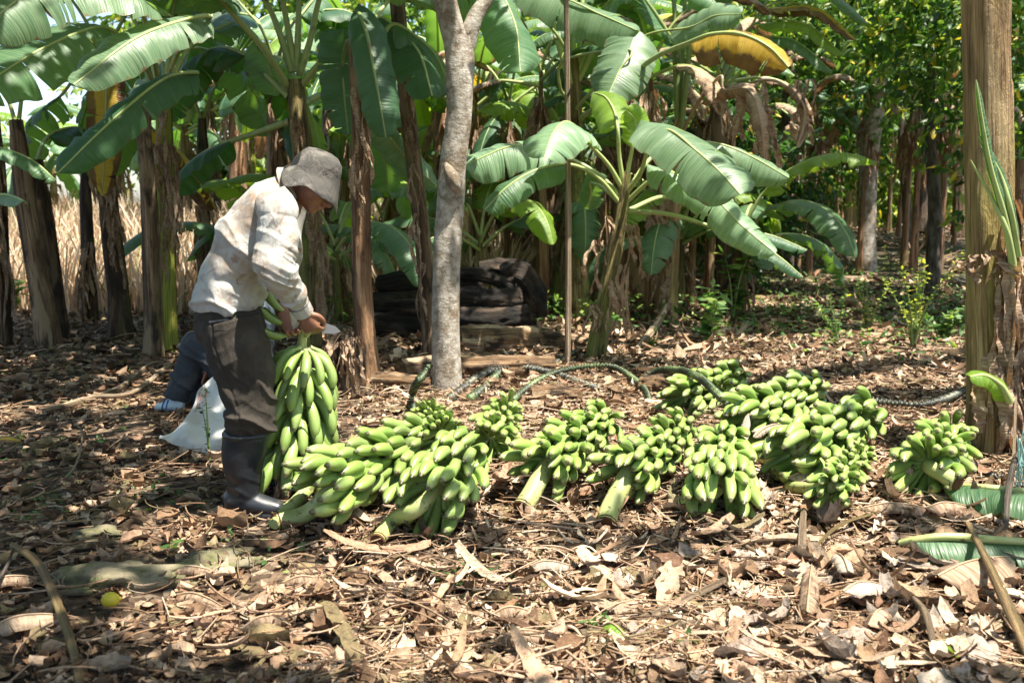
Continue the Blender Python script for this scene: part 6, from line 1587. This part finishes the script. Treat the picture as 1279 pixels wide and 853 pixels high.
lg = [('lowest dark rotten log at the left of the pile', [(462, 405, 9.2), (520, 408, 9.3), (600, 404, 9.4), (668, 402, 9.5)], .15),
      ('second dark log up at the left of the pile', [(466, 378, 9.4), (520, 380, 9.3), (580, 378, 9.4), (640, 380, 9.6)], .13),
      ('top left rounded end log of the dark pile', [(474, 356, 9.5), (510, 352, 9.4), (550, 358, 9.4), (600, 360, 9.5)], .12),
      ('long pale-topped log running along the top of the pile', [(540, 345, 9.5), (585, 342, 9.4), (615, 348, 9.3), (640, 362, 9.2)], .075),
      ('black rounded stump at the right end of the pile', [(628, 352, 9.6), (648, 348, 9.6), (664, 372, 9.6), (668, 396, 9.6)], .20),
      ('middle dark log behind the pale tree', [(560, 372, 9.2), (600, 376, 9.1), (650, 372, 9.2)], .14),
      ('front low log of the pile in deep shade', [(560, 398, 9.0), (610, 400, 8.9), (660, 392, 9.0)], .13),
      ('upper back log of the dark pile', [(600, 340, 9.8), (635, 336, 9.8), (658, 344, 9.8)], .13)]
for i, (lb, p, r) in enumerate(lg): log(lb, [at(*q) for q in p], [r * .7, r * .85, r * .8, r * .6], seed=i, group=gp)
fs = [('thick fallen banana stem lying right of the pale tree', [(572, 428, 0), (620, 427, 0), (672, 424, 0)], [.12, .13, .10], 7.9),
      ('fallen banana stem with split pale sheath beyond the pole', [(600, 428, 0), (660, 424, 0), (712, 426, 0), (742, 430, 0)], [.08, .09, .08, .05], 8.1),
      ('brown fallen banana stem in front of the pole and pale tree', [(500, 464, 0), (560, 458, 0), (620, 458, 0), (692, 456, 0)], [.08, .095, .095, .07], 7.2),
      ('short broken banana stem behind the second front bunch', [(662, 492, 0), (690, 490, 0), (724, 492, 0)], [.055, .065, .05], 5.9),
      ('brown stem piece under the notched stems right of the pole', [(800, 478, 0), (830, 480, 0), (858, 494, 0)], [.06, .07, .05], 5.9),
      ('thin fallen stem in shade left of the straight rust trunk', [(468, 470, 0), (500, 472, 0), (540, 476, 0)], [.05, .06, .05], 6.9)]
for i, (lb, p, r, Yd) in enumerate(fs):
    pts = []
    for k, q in enumerate(p):
        v = gpt(q[0], q[1] + 12); v.z = float(gz(v.x, v.y)) + (max(r)) * .75; pts.append(v)
    log(lb, pts, r, 'fallen_stem', 20 + i, 'fallen banana stems', 'fallen_stem', 'banana stem')
# stump of a cut plant beside the held bunch
b = gpt(428, 492); Y = b.y
t = thing('plant_stump', 'dark ragged cut banana stump between the held bunch and the rust trunk', 'stump', b)
trunk(t, [b + Vector((0, 0, -.05)), at(428, 455, Y), at(427, 425, Y), at(430, 408, Y)], [.15, .12, .10, .07], 'stem_dark', seed=77, n=40)
for i in range(6): flap(t, at(415 + 6 * i, 410 + 5 * (i % 3), Y - .1), (.1 * (i - 3), -.1, -1), .12, .38, 600 + i, mat_='leaf_dry', name='dry_sheath')
# stump above the heap right: pile of pale dead petioles far right
def petiole(label, pts, r, m_='straw', group='pale dead leaf stalks on the far right ground', seed=1, cat='leaf stalk', name='dead_stalk'):
    mb = MB(); tube(mb, pts, r, 10, 30, ellipse=.6, ridge=lambda u, th: 1 + .08 * np.sin(3 * th + 19 * u + seed) + .05 * np.sin(57 * u + seed))
    o = mb.build(name, M[m_]); tag(o, label, cat, group); return o
for i, (a, c, d, e) in enumerate([(1018, 290, 1062, 330), (1010, 300, 1050, 345), (1022, 318, 1028, 345), (1012, 322, 1016, 350), (1008, 320, 1006, 346)]):
    petiole(['longest pale dead leaf stalk slanting down towards the slim grey tree', 'second pale dead leaf stalk just under the longest slanting one', 'rightmost of three upright pale dead stalks left of the slim grey tree', 'middle of three upright pale dead stalks left of the slim grey tree', 'leftmost of three upright pale dead stalks left of the slim grey tree'][i], [at(a, c, 16.5), at((a + d) / 2 + 4, (c + e) / 2 - 3, 16.2), at(d, e, 16)], [.035, .045, .03], seed=i)
# ------------------------------------------------------------------ sticks and leaf stalks near the camera
def stick(label, px, r, m_='straw', dz=.02, seed=0, name='stick', cat='stick', group=None):
    pts = [gpt(q[0], q[1], q[2] if len(q) > 2 else dz) for q in px]
    mb = MB(); tube(mb, pts, r, 9, 12 * len(pts), ridge=lambda u, th: 1 + .08 * np.sin(3 * th + 9 * u + seed) + .10 * np.sin(u * 61 + seed) ** 6)
    o = mb.build(name, M[m_]); tag(o, label, cat, group); return o
stick('thick curved pale brown stick rising at the lower left corner', [(18, 716, .10), (50, 744, .11), (75, 790, .08), (92, 830, .05), (104, 880, .02)], [.010, .013, .013, .012, .011], 'stem_ochre', seed=1)
stick('black thin stick at the left edge below the curved one', [(-20, 770, .05), (6, 745, .08), (20, 720, .10)], [.006, .006, .004], 'bark_dark', seed=2)
stick('straight brown stick lying left of the black boots', [(84, 604), (140, 612), (196, 626)], [.008, .010, .008], 'straw', seed=3)
stick('long thin twig on the left ground under the straight stick', [(60, 660), (110, 655), (180, 628)], [.007, .007, .005], 'straw', seed=4)
stick('curved bare twig standing up from the left ground', [(80, 608, .02), (98, 590, .06), (104, 570, .12), (92, 558, .14)], [.006, .005, .004, .002], 'straw', seed=5)
stick('thin stick lying below the boots near the mossy stone', [(46, 700), (90, 695), (146, 690)], [.006, .007, .005], 'stem_dark', seed=6)
stick('pale sunlit root-like stick at the far left sunny patch', [(56, 520), (100, 508), (150, 490), (185, 462), (215, 455)], [.02, .022, .02, .018, .012], 'straw', .03, 7)
stick('thick pale stick beside the foot of the fused trunks', [(120, 505), (165, 500), (205, 470), (218, 462)], [.014, .018, .018, .012], 'straw', .05, 8)
stick('dark hose-like vine across the left ground', [(56, 536), (110, 528), (160, 515), (205, 500), (235, 492)], [.010] * 5, 'bark_dark', .02, 9)
stick('pale flat stalk splinter in front of the curved pale stalk', [(796, 742), (830, 722), (866, 702)], [.016, .017, .010], 'straw', .03, 10)
stick('long tan leaf stalk lying across the front right of centre', [(725, 800, .02), (790, 790, .03), (840, 772, .04), (905, 742, .05)], [.013, .015, .014, .010], 'straw', .02, 11)
stick('thin tan stalk lying lower right of the yellow-green leaf', [(768, 785), (790, 805), (818, 832)], [.014, .016, .010], 'fallen_stem', .02, 12)
stick('pale flat stalk at the bottom right of centre', [(810, 795), (870, 786), (925, 772)], [.010, .014, .010], 'straw', .02, 13)
stick('slender curved stalk below the draped bunch', [(868, 650, .03), (900, 676, .05), (940, 700, .04), (985, 712, .03)], [.008, .009, .008, .006], 'straw', .02, 14)
stick('thin tan twig crossing the heap of grey leaves', [(1088, 660, .06), (1050, 680, .08), (1020, 700, .06), (990, 730, .03)], [.006, .007, .006, .004], 'stem_ochre', .02, 15)
stick('long thick stalk rising to the right bottom edge', [(1206, 700, .14), (1232, 750, .12), (1262, 800, .08), (1290, 850, .04)], [.010, .014, .018, .018], 'stem_ochre', .02, 16)
stick('bent stalk in the lower right leaf heap', [(1140, 770, .06), (1155, 800, .08), (1165, 830, .05)], [.010, .011, .008], 'straw', .03, 17)
stick('tall pale cut stalk standing on the leaf heap', [(1000, 720, .02), (1001, 690, .06), (1003, 662, .08)], [.017, .015, .012], 'straw', .03, 18)
stick('curved green stem tip lying on the ground by the boots', [(342, 664, .03), (362, 650, .05), (384, 636, .08)], [.022, .026, .026], 'stalk', .03, 19)
stick('pale bent leaf stalk leaning at the foot of the young banana plant', [(795, 440, .02), (820, 420, .12), (842, 395, .30), (848, 378, .42)], [.03, .035, .035, .02], 'straw', .02, 20)
stick('thin bent stem standing at the far right edge with twine', [(1253, 700, .02), (1256, 660, .14), (1266, 632, .22), (1290, 625, .24)], [.010, .012, .012, .010], 'bark_dark', .02, 21)
stick('thin straight cane standing at the right edge', [(1262, 640, .05), (1263, 560, .4), (1262, 440, .95), (1264, 330, 1.4)], [.006, .006, .005, .004], 'straw', .02, 22)
# large individual dead leaves
def dead_leaf(label, px, py, size, ang, seed, m_='leaf_dry', dz=.03, ar=.5, tilt=(0, 0), curl=.5, group='large dead leaves on the near ground', name='dead_leaf', fold=.25):
    c = gpt(px, py, dz)
    d = Vector((math.cos(ang), math.sin(ang), tilt[0]))
    pts = [c - d * size * .5, c - d * size * .15 + Vector((0, 0, .02)), c + d * size * .2 + Vector((0, 0, .015)), c + d * size * .5]
    mb, C = leaf_geo(pts, size * ar, up=(0, tilt[1], 1), fold=fold, curl=curl, sag=.5, tears=2, seed=seed, N=22)
    # keep it above the ground
    for v in mb.v:
        v[:, 2] = np.maximum(v[:, 2], gz(v[:, 0], v[:, 1]) + .008)
    o = mb.build(name, M[m_]); tag(o, label, 'leaf', group)
    rb = rib_geo([], [Vector(p) + Vector((0, 0, .004)) for p in pts], .004, .0015); rb.build('midrib', M['rib_dry'], o)
    return o
DL = [('big brown broken banana leaf lying at the right edge below the green one', 1215, 740, .36, .5, 1, .09, .75), ('brown leaf curled over its stalk at the lower right', 1150, 705, .20, 2.0, 2, .08, .5),
      ('pale grey rectangular leaf piece in the right leaf heap', 1075, 765, .15, .4, 3, .08, .6), ('tall pale grey leaf strip standing in the leaf heap', 1050, 735, .18, 1.5, 4, .09, .4),
      ('white bleached leaf scrap at the bottom right', 1222, 800, .18, 1.2, 5, .05, .5), ('curled tan leaf with a coiled end in the leaf heap', 1095, 795, .16, .9, 6, .06, .5),
      ('grey withered bract hanging off the front of the right heap', 1010, 622, .22, .35, 7, .10, .35), ('tan flat leaf right of the lemon', 235, 725, .17, .1, 8, .03, .32),
      ('long dull leaf slanting below the mossy stone', 250, 762, .20, -.5, 9, .03, .3), ('rounded tan leaf below the boots', 382, 738, .15, .1, 10, .03, .5), ('dark brown leaf at bottom left of centre', 330, 790, .14, .7, 11, .03, .5),
      ('greenish brown leaf at the bottom centre', 655, 808, .15, .2, 12, .03, .5), ('purplish leaf at the bottom centre left of the seedling', 640, 782, .12, .1, 13, .04, .6), ('bleached bark-like leaf in the centre foreground', 685, 722, .15, .1, 14, .04, .4),
      ('cream sheath scrap at the left edge', 14, 742, .15, .5, 15, .04, .45), ('tan leaf cup at the lower left edge', 34, 797, .19, .5, 16, .05, .45),
      ('long brown sheath strip lying down the right centre foreground', 1010, 760, .42, 1.25, 17, .07, .2), ('brown leaf under the rightmost bunch', 1120, 650, .26, -.1, 18, .05, .4), ('red-brown crumpled leaf beside the green leaf', 1180, 655, .18, .2, 19, .07, .6)]
for lb, px, py, s_, a_, sd, dz, ar in DL:
    pale = any(w_ in lb for w_ in ('pale', 'white', 'bleached', 'grey'))
    dead_leaf(lb, px, py, s_, a_, sd, 'leaf_dry' if not pale else 'leaf_bleached', dz, ar)
dead_leaf('grey dried bract draped down over the bunch with the curved stalk', 928, 600, .20, 1.2, 31, 'leaf_bleached', .20, .28, tilt=(.9, -.8))
dead_leaf('second grey dried bract draped over the draped bunch', 958, 590, .17, .4, 32, 'leaf_bleached', .20, .3, tilt=(.3, -.8))
dead_leaf('yellow-green fallen leaf beside the small seedling', 768, 802, .11, -1.0, 33, 'leaf_lime', .03, .5, fold=.1, curl=.2)
dead_leaf('dry yellow leaf lying at the far left ground', 10, 555, .14, 0, 34, 'leaf_yellow', .02, .4)
dead_leaf('orange fallen leaf beneath the heel of the boot', 288, 648, .12, 0, 35, 'leaf_yellow', .01, .4)
# fresh cut green banana leaf on the ground at the lower right
t = thing('cut_leaf', 'fresh green banana leaf with a thick pale midrib lying at the lower right', 'leaf', gpt(1160, 690))
pts = [gpt(1138, 708, .10), gpt(1180, 712, .11), gpt(1240, 716, .11), gpt(1330, 720, .10), gpt(1420, 722, .08)]
mb, C = leaf_geo(pts, .24, up=(0, -.35, 1), fold=.15, curl=.4, sag=.5, tears=4, seed=5, N=40)
for v in mb.v: v[:, 2] = np.maximum(v[:, 2], gz(v[:, 0], v[:, 1]) + .01)
mb.build('blade', M['leaf'], t)
mb = MB(); tube(mb, [gpt(1122, 705, .08), gpt(1142, 708, .10)] + [p + Vector((0, 0, .012)) for p in pts[1:]], [.010, .013, .014, .014, .012, .010], 10, 40); mb.build('midrib', M['stalk'], t)
t = thing('cut_leaf', 'second fresh green banana leaf half under the first at the right edge', 'leaf', gpt(1240, 650))
pts = [gpt(1180, 640, .10), gpt(1230, 650, .12), gpt(1290, 660, .12), gpt(1380, 665, .1)]
mb, C = leaf_geo(pts, .22, up=(0, -.2, 1), fold=.05, curl=.3, sag=.3, tears=2, seed=6, N=30)
for v in mb.v: v[:, 2] = np.maximum(v[:, 2], gz(v[:, 0], v[:, 1]) + .01)
mb.build('blade', M['leaf'], t)
mb = MB(); tube(mb, [gpt(1195, 632, .09), gpt(1240, 642, .11), gpt(1300, 645, .10), gpt(1380, 645, .10)], [.012, .015, .015, .013], 10, 30); mb.build('midrib', M['stalk'], t)
# bract cups at the front of the heaps
for lb, pp, s_ in (('pale hooked bract cup lying in front of the draped bunch', [(842, 612, .05), (838, 632, .03), (860, 642, .04), (885, 632, .10)], .045), ('pale curved bract in front of the right heap', [(990, 602, .08), (1005, 615, .05), (1025, 612, .05), (1040, 606, .05)], .04)):
    pts = [gpt(a, c, d) for a, c, d in pp]
    mb = MB(); tube(mb, pts, [.006, s_ * .8, s_, .008], 14, 24, ellipse=.45); o = mb.build('bract', M['straw_green']); tag(o, lb, 'bract')
# mossy stone, lemon, pebbles
def stone(label, px, py, sx, sy, sz, seed, rot=0, name='rock', cat='rock', m_='rock'):
    c = gpt(px, py)
    u = np.linspace(0, np.pi, 26); v = np.linspace(0, 2 * np.pi, 44, endpoint=False)
    D = np.stack([np.sin(u)[:, None] * np.cos(v), np.sin(u)[:, None] * np.sin(v), np.cos(u)[:, None] * np.ones(44)], -1)
    r = 1 + (.7 * (fbm(D[..., 0] * 1.8 + seed, D[..., 1] * 1.8 + D[..., 2] * 2 + seed, 4) - .5) * 2 + .3 * (fbm(D[..., 0] * 7 + seed, D[..., 1] * 7 + D[..., 2] * 5 + seed, 3) - .5)) * np.sin(u)[:, None] ** .5
    P = D * r[..., None] * np.array([sx, sy, sz])
    ca, sa = math.cos(rot), math.sin(rot)
    P = np.stack([P[..., 0] * ca - P[..., 1] * sa, P[..., 0] * sa + P[..., 1] * ca, P[..., 2]], -1) + np.array(c)
    mb = MB(); mb.grid(P, close=True); o = mb.build(name, M[m_]); tag(o, label, cat); return o
stone('long low mossy stone half buried at the lower left', 150, 728, .22, .10, .07, 3, .2)
stone('flat mossy stone at the right end of the long stone', 262, 705, .17, .08, .045, 8, .25)
stone('dull brown flat stone left of the boots', 118, 668, .085, .06, .03, 12)
stone('small grey stone in the bottom foreground', 400, 728, .04, .035, .03, 15)
t = thing('lemon', 'small yellow fruit lying among leaves at the lower left', 'fruit', gpt(139, 770))
c = gpt(139, 766, .045)
mb = MB(); ball(mb, c, .024, (1.2, 1, 1)); ball(mb, c + Vector((.028, 0, .004)), .007); mb.build('peel', M['lemon'], t)
# twine at the right edge
t_ = MB(); rs = random.Random(4)
c = gpt(1272, 640, .22)
for k in range(5):
    tube(t_, [c + Vector((rs.uniform(-.03, .03), rs.uniform(-.03, .03), rs.uniform(-.12, .16))) for _ in range(7)], .0022, 5, 60)
o = t_.build('twine', M['twine']); tag(o, 'tangle of pale green twine at the right edge', 'twine')
# ------------------------------------------------------------------ small plants
def seedling(label, px, py, n, h, size, seed, kindc='weed', name='seedling', spread=.5, group=None, yellow=0, cat='plant', stems=3):
    b = gpt(px, py)
    t = thing(name, label, cat, b, group=group)
    rs = np.random.RandomState(seed); mb = MB(); C = []; Dd = []
    for k in range(stems):
        a = rs.rand() * 6.28; l_ = rs.uniform(.1, spread)
        hh = h * rs.uniform(.6, 1)
        p = [b, b + Vector((math.cos(a) * l_ * hh * .3, math.sin(a) * l_ * hh * .3, hh * .5)), b + Vector((math.cos(a) * l_ * hh, math.sin(a) * l_ * hh, hh))]
        tube(mb, p, [.012 * h + .001, .008 * h + .001, .001], 6, 14)
        q = spline(p, 20)
        m_ = n // stems
        idx = rs.randint(4, 20, m_); C.append(q[idx]); d = rs.normal(0, 1, (m_, 3)) * np.array([1, 1, .3]) + np.array([0, 0, .3]); Dd.append(unit(d))
    mb.build('stem', M['rib_dark'], t)
    C = np.concatenate(C); Dd = np.concatenate(Dd); n = len(C)
    U = unit(rs.normal(0, .3, (n, 3)) + np.array([0, 0, 1])); L = size * rs.uniform(.6, 1.2, n)
    col = foliage_cols(rs, n, kindc); y_ = rs.rand(n) < yellow; col[y_] = (.45, .42, .06)
    v, f, c = leaf_cloud(C, Dd, U, L, L * .5, col); m2 = MB(); m2.add(v, f, None, c); m2.build('foliage', M['foliage'], t)
seedling('tall pale green flowering weed in the right clearing', 1140, 436, 420, .95, .045, 1, 'bright', 'weed', .6, yellow=.3, stems=7)
seedling('second airy weed left of the tall flowering one', 1085, 415, 260, .7, .045, 2, 'weed', 'weed', .8, yellow=.2, stems=6)
seedling('weed at the left end of the right clearing', 1045, 432, 160, .45, .05, 3, 'weed', 'weed', .8, yellow=.05, stems=5)
seedling('low bushy weed right of the clearing near the big trunk', 1178, 428, 220, .35, .08, 4, 'weed', 'weed', 1.0, stems=6)
seedling('broad-leaved shrub right of the ochre trunk', 888, 432, 70, .75, .15, 5, 'weed', 'shrub', .5, stems=3)
seedling('shrub with large leaves behind the lower banana leaves', 915, 400, 90, .95, .16, 6, 'mid', 'shrub', .6, stems=4)
seedling('small leafy shoot at the foot of the young banana plant', 762, 428, 26, .40, .13, 7, 'weed', 'seedling', .3, stems=2)
seedling('little green seedling in the bottom centre right', 742, 792, 16, .09, .035, 8, 'weed', 'seedling', .6, stems=2)
seedling('tiny dark seedling left of the little green one', 640, 765, 12, .05, .028, 9, 'weed', 'seedling', .8, stems=2)
seedling('green seedling growing on the mossy stone', 215, 694, 9, .07, .05, 10, 'mid', 'seedling', .8, stems=2)
seedling('tiny weed at the bottom right corner', 1190, 838, 14, .07, .035, 11, 'bright', 'seedling', .9, stems=3)
seedling('tiny pale weed at the bottom right of centre', 850, 828, 14, .05, .03, 12, 'bright', 'seedling', .9, stems=3)
seedling('thin dark weed standing before the white sack', 262, 575, 40, .42, .025, 13, 'dark', 'seedling', .35, stems=2)
seedling('dark shrub left of the fused trunks in shade', 20, 395, 60, .6, .14, 14, 'bright', 'shrub', .8, stems=4)
seedling('low green plant right of the held bunch by the rust trunk', 478, 395, 60, .35, .10, 15, 'weed', 'seedling', .9, stems=4)
seedling('leafy weed in the shade left of the pale tree', 425, 395, 60, .35, .10, 16, 'weed', 'seedling', .9, stems=4)
seedling('seedling sprouting by the stripped stem in front of the pale tree', 548, 488, 14, .14, .05, 17, 'weed', 'seedling', .5, stems=2)
seedling('pale seedling right of the ochre trunk base', 815, 436, 18, .12, .05, 18, 'bright', 'seedling', .6, stems=3)
for o in bpy.data.objects:
    if o.get('_world') is not None: del o['_world']
